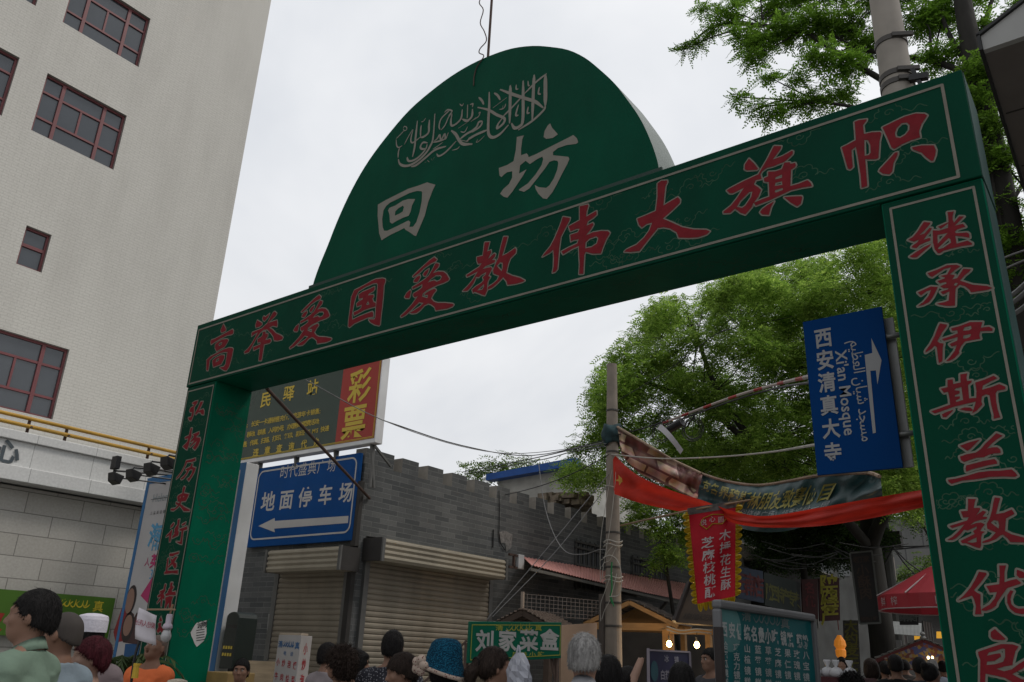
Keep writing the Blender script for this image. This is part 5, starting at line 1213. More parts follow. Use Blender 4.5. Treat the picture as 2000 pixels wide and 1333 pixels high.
m = MB(); m.tube([onD(1303, 842, 12.6), onD(1333, 824, 12.4)], [.055, .065], 12); m.build('splice_box', M_BLKM, gc)
m = MB(); m.grid([[onD(1283 + 46 * t + o * (1 - .2 * t), 833 + 50 * t ** 1.3 + o2, 12.55 - .1 * math.sin(t * 3)) for t in np.linspace(0, 1, 9)] for o, o2 in ((0, 5), (7, -4))]); m.build('tag', mat('white_tape', (.45, .43, .44, 1)), gc)

# ================================================================ lean-to roof, rack and boards along the brick wall
M_PNK = mat('faded_red_sheet', (.50, .23, .20, 1), rough=.55, var=.12, vscale=2, dirt=.2, dirt_col=(.16, .08, .07, 1))
aw = thing('lean_to_roof', 'faded pink corrugated lean-to roof on the brick wall behind the pole', 'roof', (-9.2, 16, 3))
m = MB(); G = []
for i in range(121):
    t = i / 120; y_w = 13.35 + 7.3 * t; y_o = 12.05 + 5.75 * t; h = .012 * math.sin(i * math.pi)
    G.append([(-9.76, y_w, 3.42 + .13 * t + .02 * (i % 2)), (-8.62, y_o, 3.10 - .25 * t + .10 * t * t + .018 * (i % 2))])
m.grid(G); m.build('sheet', M_PNK, aw, solid=.01)
m = MB(); m.bar((-8.66, 12.05, 3.04), (-8.66, 17.8, 2.88), .05); m.bar((-9.7, 13.6, 3.1), (-8.7, 13.2, 2.98), .05); m.bar((-9.7, 17, 3.05), (-8.7, 16, 2.9), .06)
m.bar((-9.7, 15.3, 2.2), (-8.75, 15.1, 2.95), .06); m.bar((-9.7, 17.8, 2.2), (-8.75, 17.4, 2.85), .06); m.build('frame', mat('grey_timber', (.11, .105, .095, 1), rough=.9, var=.25), aw)
rk = thing('wire_rack', 'rusty wire mesh rack with a pale post over the tiled stall roof', 'rack', (-9.0, 13.6, 2.3))
RA, RB = onD(1021, 1160, 14.6), onD(1180, 1175, 15.6)
m = MB(); zb = onD(1021, 1200, 14.6)[2]; zt_ = RA[2]
for i in range(20):
    t = i / 19; p = RA * (1 - t) + RB * t; m.bar((p[0], p[1], zb - .02), (p[0], p[1], p[2]), .008)
for k in range(6):
    t = k / 5; m.bar((RA[0], RA[1], zb + (zt_ - zb) * t), (RB[0], RB[1], zb + (RB[2] - zb) * t), .008)
m.build('mesh', mat('rack_wire', (.14, .12, .11, 1), rough=.7), rk)
m = MB(); m.bar((RA[0], RA[1], 0), (RA[0], RA[1], RA[2] + .03), .045); m.bar((RB[0], RB[1], 0), (RB[0], RB[1], RB[2]), .045); m.build('post', mat('pale_timber', (.27, .22, .18, 1), rough=.9, var=.2), rk)
M_RT = mat('old_roof_tile', (.20, .155, .125, 1), rough=.9, var=.3, vscale=12, dirt=.4)
def gable_stall(name, label, apex, half, drop, depth, wood, tilem, post_h, group=None, along=np.array([0, 1.0, 0])):
    t = thing(name, label, 'stall', (apex[0], apex[1], 0), group)
    side = np.array([along[1], -along[0], 0]); apex = np.asarray(apex, float)
    for sgn in (-1, 1):
        m = MB(); rows = 7
        for i in range(rows):
            a, b = i / rows, (i + 1.25) / rows
            q = [apex + side * sgn * half * a + np.array([0, 0, -drop * a + .012]), apex + side * sgn * half * min(b, 1.04) + np.array([0, 0, -drop * min(b, 1.04) + .035])]
            m.add([q[0], q[1], q[1] + along * depth, q[0] + along * depth, q[1] - np.array([0, 0, .03]), q[1] + along * depth - np.array([0, 0, .03])], [(0, 1, 2, 3) if sgn > 0 else (3, 2, 1, 0), (1, 4, 5, 2)])
            nt = 10
            for k in range(nt): 
                p0 = q[0] + along * depth * (k + .5) / nt; p1 = q[1] + along * depth * (k + .5) / nt; m.bar(p0 + np.array([0, 0, .01]), p1 + np.array([0, 0, .012]), .022, .02)
        m.build('roof', tilem, t)
        for dd in (0.02, depth - .06):
            m = MB(); m.bar(apex + along * dd + np.array([0, 0, -.035]), apex + side * sgn * half * 1.02 + along * dd + np.array([0, 0, -drop * 1.02 - .035]), .05, .07); m.build('rafter', wood, t)
    e0, e1 = [apex + side * s_ * half * .86 + np.array([0, 0, -drop - .06]) for s_ in (-1, 1)]
    for dd in (.04, depth - .08):
        m = MB(); m.bar(e0 + along * dd, e1 + along * dd, .06, .12); m.build('beam', wood, t)
        for e in (e0, e1):
            m = MB(); p = e + along * dd; m.bar((p[0], p[1], 0), (p[0], p[1], p[2] - .06), .085); m.build('post', wood, t)
    m = MB()
    m.add([e0 + along * (depth - .05), e1 + along * (depth - .05), apex + along * (depth - .05) - np.array([0, 0, .05])], [(0, 1, 2)]); m.build('gable_board', wood, t)
    return t
M_PINE = mat('warm_pine', (.30, .17, .065, 1), rough=.6, var=.2, vscale=3, stretch=(1, 1, 5), dirt=.15)
M_DTL = mat('dark_grey_roof_tile', (.10, .085, .075, 1), rough=.9, var=.4, vscale=14)
al = np.array([-.2, .98, 0]); al /= np.linalg.norm(al)
gable_stall('food_stall', 'pine food stall with small tiled gable roof right behind the pole', onD(1229, 1173, 15.2), .82, .37, 1.0, M_PINE, M_DTL, 2, along=al)
gable_stall('food_stall', 'small brown tiled stall roof peeking over the green stall sign', onD(1020, 1192, 11.6), .42, .2, 1.4, mat('dark_brown_wood', (.05, .032, .022, 1), rough=.8), M_RT, 2, along=np.array([-.3, .954, 0]))
# tan partition
q = [onD(1097, 1345, 11.8), onD(1166, 1345, 12.5), onD(1166, 1217, 12.5), onD(1096, 1222, 11.8)]; q[0][2] = 0; q[1][2] = 0
nn = np.cross(q[1] - q[0], q[3] - q[0]); nn /= np.linalg.norm(nn); m = MB(); m.slab(q, nn, .03)
tag(m.build('partition_board', mat('tan_board', (.30, .205, .14, 1), rough=.85, var=.15, vscale=2, dirt=.3, dirt_col=(.14, .10, .075, 1)), loc=(q[0][0], q[0][1], 0)), 'tan partition board between the green stall sign and the pole', 'board')
# dark slanted stall signboard
q = [onD(1318, 1216, 13.9), onD(1402, 1222, 13.7), onD(1412, 1146, 14.0), onD(1347, 1138, 14.2)]
nn = np.cross(q[1] - q[0], q[3] - q[0]); nn /= np.linalg.norm(nn)
sb = thing('stall_signboard', 'dark brown slanted stall signboard under the red pennant', 'sign', q[0]); m = MB(); m.slab(q, nn, .04); m.build('board', mat('dark_brown_board', (.045, .028, .016, 1), rough=.7, var=.3), sb)
m = MB(); m.bar(q[0] + nn * .02, q[3] + nn * .02, .06); m.bar(q[3] + nn * .02, q[2] + nn * .02, .05); m.build('frame', mat('dark_brown_post', (.018, .012, .011, 1)), sb)
ff = Frame(q[0], (q[1] - q[0]) / np.linalg.norm(q[1] - q[0]), (q[3] - q[0]) / np.linalg.norm(q[3] - q[0]), nn); m = MB(); row(m, ff, '核桃酥芝麻', (.16, .12), (.55, .12), .12, n=.006, off=.01); m.build('lettering', mat('dull_gold', (.02, .013, .008, 1)), sb)
# lit stall behind: back wall, counter frame and two bulbs
ls = thing('lit_stall', 'dark open stall with pine posts and dangling bulbs under the slanted signboard', 'stall', onD(1340, 1290, 13.2) * np.array([1, 1, 0]))
M_PINE2 = mat('amber_pine', (.28, .15, .05, 1), rough=.6, var=.2, stretch=(1, 1, 5))
w0, w1 = onD(1180, 1300, 17.6), onD(1430, 1300, 17.0)
m = MB(); nn = np.array([w1[1] - w0[1], -(w1[0] - w0[0]), 0]); nn /= np.linalg.norm(nn); m.slab([(w0[0], w0[1], 0), (w1[0], w1[1], 0), (w1[0], w1[1], 2.3), (w0[0], w0[1], 2.3)], nn, .05); m.build('back_wall', mat('dark_stall_wall', (.06, .055, .05, 1), rough=.9, var=.3), ls)  # dark grey-brown wall closing the back of the stall
for x in (1386, 1302): m = MB(); p = onD(x, 1290, 15.0); m.bar((p[0], p[1], 0), (p[0], p[1], onD(x, 1230, 15.0)[2]), .09); m.build('post', M_PINE2, ls)
m = MB(); m.bar(onD(1300, 1233, 15.0), onD(1392, 1235, 15.0), .06, .09); m.build('lintel', M_PINE2, ls)
m = MB()
for dy in (0, 6): m.tube(smooth_path([onD(1302, 1224 + dy, 14.7), onD(1330, 1232 + dy, 14.7), onD(1360, 1229 + dy, 14.7), onD(1390, 1232 + dy, 14.7)], 4), .012, 6)
m.build('conduit', M_GCB, ls)
bl = ['lit warm bulb hanging at the left of the dark stall', 'lit warm bulb hanging at the right of the dark stall']
for k, (x, y) in enumerate(((1307, 1258), (1361, 1260))):
    p = onD(x, y, 14.2); t = thing('light_bulb', bl[k], 'bulb', p, 'lit bulbs in the dark stall')
    m = MB(); m.lathe(p - np.array([0, 0, .05]), [(.012, 0), (.035, .015), (.045, .045), (.035, .075), (.018, .1)], 14); m.build('glass', glow('warm_bulb', (1, .62, .22, 1), 18), t, smooth=True)
    m = MB(); m.tube([p + np.array([0, 0, .05]), p + np.array([0, 0, .12])], .016, 8); m.tube([p + np.array([0, 0, .12]), onD(x, y - 24, 14.2)], .005, 5); m.build('holder', M_BLKM, t)
    l = bpy.data.lights.new('bulb_light', 'POINT'); l.energy = 9; l.color = (1, .66, .32); l.shadow_soft_size = .05; lo = bpy.data.objects.new('bulb_light', l); COL.objects.link(lo); lo.parent = t; lo.location = (0, -.12, -.02)
# cold drink sign
q = [onD(1265, 1345, 11.0), onD(1352, 1345, 11.6), onD(1347, 1274, 11.6), onD(1266, 1270, 11.0)]; q[0][2] = q[1][2] = .6
nn = np.cross(q[1] - q[0], q[3] - q[0]); nn /= np.linalg.norm(nn)
ds = thing('drink_sign', 'dark purple cold drink sign with pale characters, white left edge', 'sign', (q[0][0], q[0][1], 0)); m = MB(); m.slab(q, nn, .03); m.build('panel', mat('dark_purple', (.016, .015, .045, 1), rough=.4, var=.1), ds)
m = MB(); m.bar((q[0][0], q[0][1], 0), q[3] + np.array([0, 0, .02]), .035); m.bar((q[1][0], q[1][1], 0), q[2], .03); m.bar(q[3], q[2], .02); m.build('frame', mat('pale_frame', (.25, .22, .25, 1)), ds)
ff = Frame(q[3], (q[2] - q[3]) / np.linalg.norm(q[2] - q[3]), (0, 0, 1), nn); m = MB(); L_ = np.linalg.norm(q[2] - q[3])
row(m, ff, '冰镇', (L_ * .42, -.09), (L_ * .66, -.10), .09, n=.005, off=.01); row(m, ff, '白热酸梅汤', (L_ * .32, -.28), (L_ * .78, -.28), .12, n=.005, off=.015, sx=.75); m.build('pale_lettering', mat('sign_pale', (.22, .21, .24, 1)), ds)
m = MB(); m.add([ff.P(L_ * .13 + .07 * math.cos(k * .39), -.24 + .12 * math.sin(k * .39), .004) for k in range(16)], [tuple(range(16))]); m.build('oval_print', mat('teal_print', (.02, .07, .09, 1)), ds)
# bulb in front of the left column, hung from a bamboo stick
hbk = thing('hanging_bulb', 'unlit clear bulb in a white holder hanging from a twig by the left column', 'bulb', onD(326, 1232, 7.5))
p = onD(326, 1232, 7.5); m = MB(); m.lathe(p - np.array([0, 0, .09]), [(.01, 0), (.035, .02), (.042, .05), (.03, .085), (.018, .1)], 14); m.build('glass', mat('clear_bulb', (.3, .3, .3, 1), rough=.08, spec=.8), hbk, smooth=True)
m = MB(); m.lathe(p + np.array([0, 0, .01]), [(.025, 0), (.04, .01), (.034, .035), (.022, .045), (.024, .1), (.02, .115)], 14); m.build('holder', mat('white_holder', (.38, .33, .38, 1), rough=.4), hbk, smooth=True)
m = MB(); m.tube([onD(288, 1191, 7.6), onD(342, 1191, 7.4)], .008, 6); m.tube(smooth_path([p + np.array([0, 0, .12]), p + np.array([.02, 0, .2]), onD(332, 1192, 7.5)], 4), .008, 5); m.build('twig', mat('bamboo', (.22, .14, .08, 1)), hbk)

# ================================================================ far side of the lane: dark shop row, signs, parasol, ornate stall
M_DWL = brick('canopy_shaded_shop_wall', 'x', .3, .08, (.020, .020, .018, 1), (.028, .027, .025, 1), (.035, .034, .032, 1), .006, stain=.5, stain_col=(.02, .02, .019, 1))  # the tree canopy's shade on these houses is put into the brick colour
def house(name, label, x0, x1, y0, y1, z, material, roofm, roof_rise=.9, wins=()):
    t = thing(name, label, 'building', ((x0 + x1) / 2, (y0 + y1) / 2, 0)); m = MB(); m.box((x0, y0, 0), (x1, y1, z)); m.build('wall', material, t)
    m = MB(); xm = (x0 + x1) / 2; e = .5
    v = [(x0 - e, y0 - e, z + .02), (x1 + e, y0 - e, z + .02), (x1 + e, y1 + e, z + .02), (x0 - e, y1 + e, z + .02), (xm, y0 - e, z + roof_rise), (xm, y1 + e, z + roof_rise)]
    m.add(v, [(0, 1, 4), (1, 2, 5, 4), (2, 3, 5), (3, 0, 4, 5), (3, 2, 1, 0)]); m.build('roof', roofm, t)
    for (wy, wz, ww, wh) in wins:
        m = MB(); m.box((x1 + .002, wy, wz), (x1 + .03, wy + ww, wz + wh)); w = m.build('window', mat('dark_window', (.01, .011, .012, 1)), t)
        m = MB()
        for k in range(4): m.box((x1 + .03, wy + ww * k / 3 - .03, wz), (x1 + .05, wy + ww * k / 3 + .03, wz + wh))
        m.build('frame', mat('grey_timber', (.11, .105, .095, 1)), w)
    return t
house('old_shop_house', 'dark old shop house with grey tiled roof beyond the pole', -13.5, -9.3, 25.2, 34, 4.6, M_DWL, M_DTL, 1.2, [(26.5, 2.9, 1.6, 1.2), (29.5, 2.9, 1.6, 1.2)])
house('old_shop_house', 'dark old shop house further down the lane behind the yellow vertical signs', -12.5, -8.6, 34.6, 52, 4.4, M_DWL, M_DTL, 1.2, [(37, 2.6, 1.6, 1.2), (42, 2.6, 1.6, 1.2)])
# far blocks
M_FAR = brick('far_grey_render', 'y', 2.2, 3.0, (.13, .13, .125, 1), (.15, .15, .14, 1), (.08, .08, .08, 1), .05, stain=.3)
fb = thing('grey_apartment_block', 'distant plain grey apartment block at the end of the lane', 'building', (-9, 62, 0)); m = MB(); m.box((-16, 58, 0), (-6.9, 66, 11)); m.build('wall', M_FAR, fb)
fb2 = thing('brick_apartment_block', 'distant pinkish brick block beside the grey one', 'building', (-4.5, 64, 0)); m = MB(); m.box((-6.6, 60, 0), (4, 68, 10.5)); m.build('wall', brick('pink_brick', 'y', .5, .2, (.30, .16, .12, 1), (.36, .21, .16, 1), (.3, .27, .24, 1), .03), fb2)
wl_ = thing('white_shed', 'pale shed with bright blue roof edge behind the battlements', 'shed', (-15.5, 24, 0))
a, b = onY(957, 934, 24.5), onY(1130, 903, 24.5)
m = MB(); m.add([(a[0] + .25, 24.7, 0), (b[0], 24.7, 0), (b[0], 24.7, b[2]), (a[0] + .25, 24.7, a[2]), (a[0] + .25, 30, 0), (b[0], 30, 0), (b[0], 30, b[2]), (a[0] + .25, 30, a[2])], [(0, 1, 2, 3), (7, 6, 5, 4), (0, 4, 5, 1), (1, 5, 6, 2), (2, 6, 7, 3), (3, 7, 4, 0)]); m.build('wall', mat('shed_panel', (.40, .39, .36, 1), rough=.6, dirt=.2), wl_)
m = MB(); m.slab([a + np.array([0, -.25, -.14]), b + np.array([0, -.25, -.16]), b + np.array([0, -.25, .12]), a + np.array([0, -.25, .10])], (0, -1, 0), .4); m.build('roof_edge', mat('roof_blue', (.01, .07, .28, 1), rough=.45), wl_)
m = MB(); p = onY(1110, 915, 24.6); m.tube([p, (p[0], 24.6, 0)], .07, 10); m.build('downpipe', mat('shed_pipe', (.45, .42, .38, 1)), wl_)
rb = MB(); rnd = random.Random(5)
for k in range(70):
    c = onD(rnd.uniform(1062, 1150), rnd.uniform(966, 985), 19 + rnd.uniform(0, .8)); s_ = rnd.uniform(.05, .13)
    rb.box(c - np.array([s_, s_ * .8, s_ * .5]), c + np.array([s_, s_ * .8, s_ * .5]))
c0, c1 = onD(1055, 984, 19.6), onD(1155, 986, 19.8); rb.slab([(c0[0], c0[1], 0), (c1[0], c1[1], 0), c1, c0], (0.5, -.86, 0), .5)
tag(rb.build('rubble_wall', mat('rubble_stone', (.20, .16, .12, 1), rough=.95, var=.5, vscale=9), loc=c0), 'crumbling brown rubble wall top behind the battlements', 'wall')
# signs down the lane
def far_sign(name, label, quad, D, text, cols, face_m, text_m, cat='sign', vertical=False, frame_m=None, size=None):
    q = [onD(x, y, d) for (x, y), d in zip(quad, D)]; nn = np.cross(q[1] - q[0], q[3] - q[0]); nn /= np.linalg.norm(nn)
    t = thing(name, label, cat, q[0]); m = MB(); m.slab(q, nn, .06); m.build('panel', face_m, t)
    if frame_m:
        m = MB()
        for i in range(4): m.bar(q[i] + nn * .01, q[(i + 1) % 4] + nn * .01, .035)
        m.build('frame', frame_m, t)
    W, H = np.linalg.norm(q[1] - q[0]), np.linalg.norm(q[3] - q[0]); ff = Frame(q[0], (q[1] - q[0]) / W, (q[3] - q[0]) / H, nn); m = MB()
    for (s_, u0, v0, u1, v1, sz) in text: row(m, ff, s_, (u0 * W, v0 * H), (u1 * W, v1 * H), sz, n=.01, off=.02)
    if m.v: m.build('lettering', text_m, t)
    return t
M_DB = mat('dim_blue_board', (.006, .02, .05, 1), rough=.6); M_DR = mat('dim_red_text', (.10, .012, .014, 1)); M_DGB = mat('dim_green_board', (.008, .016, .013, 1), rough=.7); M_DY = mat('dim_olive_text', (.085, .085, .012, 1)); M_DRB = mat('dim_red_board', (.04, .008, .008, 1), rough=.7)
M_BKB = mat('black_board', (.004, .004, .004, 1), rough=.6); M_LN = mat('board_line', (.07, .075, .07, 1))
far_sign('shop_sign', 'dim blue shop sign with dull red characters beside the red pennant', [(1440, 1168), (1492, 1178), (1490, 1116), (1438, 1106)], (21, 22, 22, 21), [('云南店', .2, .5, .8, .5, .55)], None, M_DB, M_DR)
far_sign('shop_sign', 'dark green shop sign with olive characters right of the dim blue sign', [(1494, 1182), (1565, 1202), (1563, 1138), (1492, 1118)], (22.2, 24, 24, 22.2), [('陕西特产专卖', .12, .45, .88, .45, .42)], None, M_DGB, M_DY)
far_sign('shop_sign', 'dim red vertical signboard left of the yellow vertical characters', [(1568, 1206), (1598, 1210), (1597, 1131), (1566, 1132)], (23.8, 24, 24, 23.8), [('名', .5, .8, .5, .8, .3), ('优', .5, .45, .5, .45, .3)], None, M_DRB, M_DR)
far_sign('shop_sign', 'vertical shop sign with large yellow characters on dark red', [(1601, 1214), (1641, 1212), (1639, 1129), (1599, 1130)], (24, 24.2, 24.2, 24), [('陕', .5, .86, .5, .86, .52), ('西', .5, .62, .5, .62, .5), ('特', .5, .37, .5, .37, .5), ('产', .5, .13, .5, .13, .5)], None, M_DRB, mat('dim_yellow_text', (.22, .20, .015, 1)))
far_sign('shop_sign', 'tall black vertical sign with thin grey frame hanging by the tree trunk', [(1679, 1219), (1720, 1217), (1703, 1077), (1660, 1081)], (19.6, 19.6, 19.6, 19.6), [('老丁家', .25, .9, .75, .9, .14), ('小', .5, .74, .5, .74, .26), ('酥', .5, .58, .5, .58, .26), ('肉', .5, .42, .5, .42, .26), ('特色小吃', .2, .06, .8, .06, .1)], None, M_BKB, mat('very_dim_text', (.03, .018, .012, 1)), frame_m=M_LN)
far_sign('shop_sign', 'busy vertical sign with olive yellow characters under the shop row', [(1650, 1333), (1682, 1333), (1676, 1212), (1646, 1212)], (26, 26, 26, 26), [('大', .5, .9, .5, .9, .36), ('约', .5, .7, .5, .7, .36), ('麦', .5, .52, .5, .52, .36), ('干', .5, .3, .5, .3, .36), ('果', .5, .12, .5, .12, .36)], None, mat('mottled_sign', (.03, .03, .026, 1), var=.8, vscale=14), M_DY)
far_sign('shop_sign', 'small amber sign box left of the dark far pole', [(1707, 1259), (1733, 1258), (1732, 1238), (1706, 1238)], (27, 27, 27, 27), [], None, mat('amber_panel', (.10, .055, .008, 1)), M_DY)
# far pole with boxes
fp = thing('far_pole', 'dark far utility pole with boxes and a white notice', 'pole', onD(1745, 1200, 26) * np.array([1, 1, 0])); pp = onD(1745, 1200, 26)
m = MB(); m.tube([(pp[0], pp[1], 0), (pp[0], pp[1], onD(1745, 1010, 26)[2])], [.22, .16], 12); m.build('shaft', mat('dark_pole', (.05, .05, .045, 1), rough=.9), fp)
m = MB(); p = onD(1746, 1055, 25.8); m.box(p - np.array([.2, .15, .22]), p + np.array([.2, .15, .22])); m.build('box', M_DARK, fp)
m = MB(); p = onD(1752, 1270, 25.7); m.box(p - np.array([.13, .01, .25]), p + np.array([.13, .01, .25])); m.build('notice', mat('far_notice', (.16, .16, .16, 1)), fp)
ac = thing('air_conditioner', 'beige air conditioner unit on the wall left of the far pole', 'air conditioner', onD(1725, 1110, 28)); p = onD(1725, 1110, 28)
m = MB(); m.box(p - np.array([.28, .3, .35]), p + np.array([.28, .3, .35])); m.build('case', mat('ac_beige', (.22, .19, .16, 1)), ac, bevel=.02)
m = MB()
for k in range(9): m.box(p + np.array([-.26, -.32, -.3 + k * .07]), p + np.array([.1, -.302, -.27 + k * .07]))
m.build('grille', M_DARK, ac)
for k, (x0, y0, x1, y1) in enumerate(((1640, 1062, 1840, 1066), (1640, 1078, 1840, 1063), (1745, 1070, 1800, 1118), (1748, 1075, 1790, 1125), (1560, 1075, 1745, 1072), (1745, 1068, 1700, 1150))):
    cable('cable', ['upper dark wire crossing behind the far pole', 'lower dark wire crossing behind the far pole', 'slack wire falling right from the far pole', 'second slack wire falling right from the far pole', 'dark wire from the shop row to the far pole', 'wire dropping left of the far pole'][k],
          [onD(x0, y0, 24.5), onD((x0 + x1) / 2, (y0 + y1) / 2 + 4, 24.8), onD(x1, y1, 25)], .018, M_CBL)
# clutter down the lane: pale corrugated awning, dark hanging boards, heaped stall tables
m = MB(); G = []
for i in range(49):
    t = i / 48; G.append([onD(1738 + 62 * t, 1214 + 4 * t, 24 + .03 * (i % 2)), onD(1736 + 64 * t, 1238 + 5 * t, 22.6 + .03 * (i % 2))])
m.grid(G); tag(m.build('awning', mat('pale_plastic_sheet', (.20, .21, .20, 1), rough=.4, var=.2, trans=.2), loc=onD(1770, 1226, 23.5), solid=.01), 'pale corrugated plastic awning beyond the far pole', 'awning')
far_sign('shop_sign', 'small black board hanging above the pale plastic awning', [(1757, 1221), (1794, 1221), (1794, 1191), (1756, 1191)], (22, 22, 22, 22), [('鲜榨果汁', .18, .5, .82, .5, .2)], None, M_BKB, M_LN)
far_sign('shop_sign', 'mottled gold sign low under the dark vertical signs', [(1703, 1290), (1720, 1290), (1719, 1267), (1702, 1267)], (26, 26, 26, 26), [], None, mat('mottled_gold', (.09, .075, .035, 1), var=.7, vscale=12), M_DY)
rnd = random.Random(8)
tb_ = thing('stall_table', 'dark red stall table heaped with white wrapped bundles right of the menu board', 'table', onD(1618, 1315, 9.0) * np.array([1, 1, 0])); c = onD(1618, 1322, 9.0)
m = MB(); m.box(c - np.array([.35, .3, .05]), c + np.array([.35, .3, .0])); m.box(c - np.array([.33, .28, .35]), c + np.array([.33, .28, -.05])); m.build('top', mat('dark_red_cloth', (.05, .010, .012, 1), rough=.8, var=.3), tb_)
m = MB(); m.box((c[0] - .3, c[1] - .25, 0), (c[0] + .3, c[1] + .25, c[2] - .35)); m.build('base', M_DARK, tb_)
for k in range(5):
    p = c + np.array([-.22 + .11 * k, -.1 + .05 * (k % 3), .0]); m = MB(); m.lathe(p, [(.05, 0), (.07, .03), (.05, .07), (.012, .09), (.035, .14), (.03, .15)], 9); o = m.build('wrapped_bundle', mat('white_wrap', (.42, .42, .43, 1), rough=.5), smooth=True, loc=p)
    tag(o, 'white wrapped food bundle heaped on the dark red stall table', 'food bundle', 'wrapped bundles on the stall table')
for k in range(12):
    x0 = rnd.uniform(1450, 1640); y0 = rnd.uniform(1050, 1100); x1 = x0 + rnd.uniform(70, 170); y1 = y0 + rnd.uniform(-18, 25); d0 = rnd.uniform(19.5, 23)
    m = MB(); m.tube(smooth_path([onD(x0, y0, d0), onD((x0 + x1) / 2, (y0 + y1) / 2 + rnd.uniform(4, 14), d0 + .5), onD(x1, y1, d0 + 1)], 4), .012, 5)
    tag(m.build('cable', M_CBL, loc=onD(x0, y0, d0)), 'dark cable in the tangle under the lane tree', 'cable', 'tangled cables under the lane tree')
fw = thing('upper_storey', 'weathered grey upper storey with tall windows behind the red pennant', 'building', onD(1560, 1050, 28) * np.array([1, 1, 0]))
a0, a1 = onD(1430, 1100, 27.5), onD(1700, 1090, 34); nn = np.array([a1[1] - a0[1], -(a1[0] - a0[0]), 0]); nn /= np.linalg.norm(nn); zt0 = onD(1560, 1025, 30)[2]
m = MB(); m.slab([(a0[0], a0[1], 0), (a1[0], a1[1], 0), (a1[0], a1[1], zt0), (a0[0], a0[1], zt0)], nn, 1.5); m.build('wall', mat('dark_grey_render', (.06, .062, .06, 1), rough=.9, var=.35, vscale=1.5, dirt=.5), fw)  # dark, blotchy grey wall colour
uu = (a1 - a0) / np.linalg.norm(a1 - a0)
for k in range(7):
    p = a0 + uu * (.5 + 1.05 * k); m = MB(); q_ = [np.array([p[0], p[1], zt0 - 1.5]), np.array([p[0], p[1], zt0 - 1.5]) + uu * .7, np.array([p[0], p[1], zt0 - .3]) + uu * .7, np.array([p[0], p[1], zt0 - .3])]
    m.slab([v + nn * .02 for v in q_], nn, .03); m.build('window', mat('dim_window', (.05, .055, .055, 1), rough=.25), fw)
# red parasol
c = onD(1838, 1098, 17.2); pr_ = thing('parasol', 'red market parasol with white rim lettering half behind the right column', 'parasol', (c[0], c[1], 0))
M_PAR = mat('parasol_red', (.34, .035, .05, 1), rough=.5, var=.1, trans=.3); zr = onD(1735, 1165, 17)[2]; R_p = 1.15; m = MB(); nv = 8
G = []
for k in range(nv * 4 + 1):
    a = 2 * math.pi * k / (nv * 4); sag = 1 - .045 * (1 - abs(math.cos(a * nv / 2)))
    G.append([(c[0] + R_p * s_ * sag * math.cos(a), c[1] + R_p * s_ * sag * math.sin(a), c[2] - (c[2] - zr) * s_ ** 1.15) for s_ in (0, .25, .5, .75, 1)] + [(c[0] + R_p * sag * math.cos(a), c[1] + R_p * sag * math.sin(a), zr - .24)])
m.grid(G); m.build('canopy', M_PAR, pr_)
m = MB(); m.tube([(c[0], c[1], 0), (c[0], c[1], c[2])], .03, 8); m.build('pole', M_DARK, pr_)
m = MB()
for k in range(nv):
    a = 2 * math.pi * (k + .5) / nv; m.tube([(c[0], c[1], c[2] + .004), (c[0] + R_p * 1.002 * math.cos(a), c[1] + R_p * 1.002 * math.sin(a), zr + .006)], .012, 5)
for k in range(nv * 4): 
    p0 = np.array(G[k][-1]); p1 = np.array(G[k + 1][-1]); m.tube([p0, p1], .01, 4)
m.build('white_piping', mat('piping_white', (.32, .27, .28, 1)), pr_)
m = MB()
for (ang, s_) in ((-1.35, '四季'), (-2.3, '鲜榨')):
    for k, ch in enumerate(s_):
        a = ang + (k - .5) * .26; ff = Frame((c[0] + (R_p + .015) * math.cos(a), c[1] + (R_p + .015) * math.sin(a), zr - .12), (-math.sin(a), math.cos(a), 0), (0, 0, 1), (math.cos(a), math.sin(a), 0)); put(m, ff, ch, (0, 0), .16, n=.004, off=.0)
m.build('white_lettering', mat('piping_white', (.32, .27, .28, 1)), pr_)
# ornate stall
ap = onD(1803, 1249, 20.5); os_ = gable_stall('ornate_stall', 'ornate market stall with red gable roof and patterned board, lit inside', ap, .95, .42, 1.6, mat('stall_red_wood', (.09, .012, .012, 1), rough=.6), mat('pale_grey_tile', (.20, .20, .19, 1), rough=.8, var=.3), 2, along=np.array([-.25, .97, 0]))
M_ORN = bpy.data.materials.new('painted_scroll_board'); M_ORN.use_nodes = True; _n, _l = M_ORN.node_tree.nodes, M_ORN.node_tree.links
_w = _n.new('ShaderNodeTexVoronoi'); _w.inputs['Scale'].default_value = 16; _r = _n.new('ShaderNodeValToRGB'); _r.color_ramp.interpolation = 'CONSTANT'
_r.color_ramp.elements[0].color = (.12, .03, .02, 1); _r.color_ramp.elements[1].position = .75; _r.color_ramp.elements[1].color = (.25, .16, .03, 1)
for p_, cl in ((.25, (.05, .06, .16, 1)), (.45, (.22, .18, .14, 1)), (.6, (.16, .05, .03, 1))): e = _r.color_ramp.elements.new(p_); e.color = cl
_t = _n.new('ShaderNodeTexCoord'); _l.new(_t.outputs['Object'], _w.inputs['Vector']); _s2 = _n.new('ShaderNodeSeparateColor'); _l.new(_w.outputs['Color'], _s2.inputs[0]); _l.new(_s2.outputs[1], _r.inputs[0]); _l.new(_r.outputs[0], _n['Principled BSDF'].inputs['Base Color'])
al2 = np.array([-.25, .97, 0]); sd2 = np.array([.97, .25, 0]); m = MB()
q = [ap + sd2 * -.8 + np.array([0, 0, -.62]), ap + sd2 * .8 + np.array([0, 0, -.62]), ap + sd2 * .8 + np.array([0, 0, -.40]), ap + np.array([0, 0, -.07]), ap + sd2 * -.8 + np.array([0, 0, -.40])]
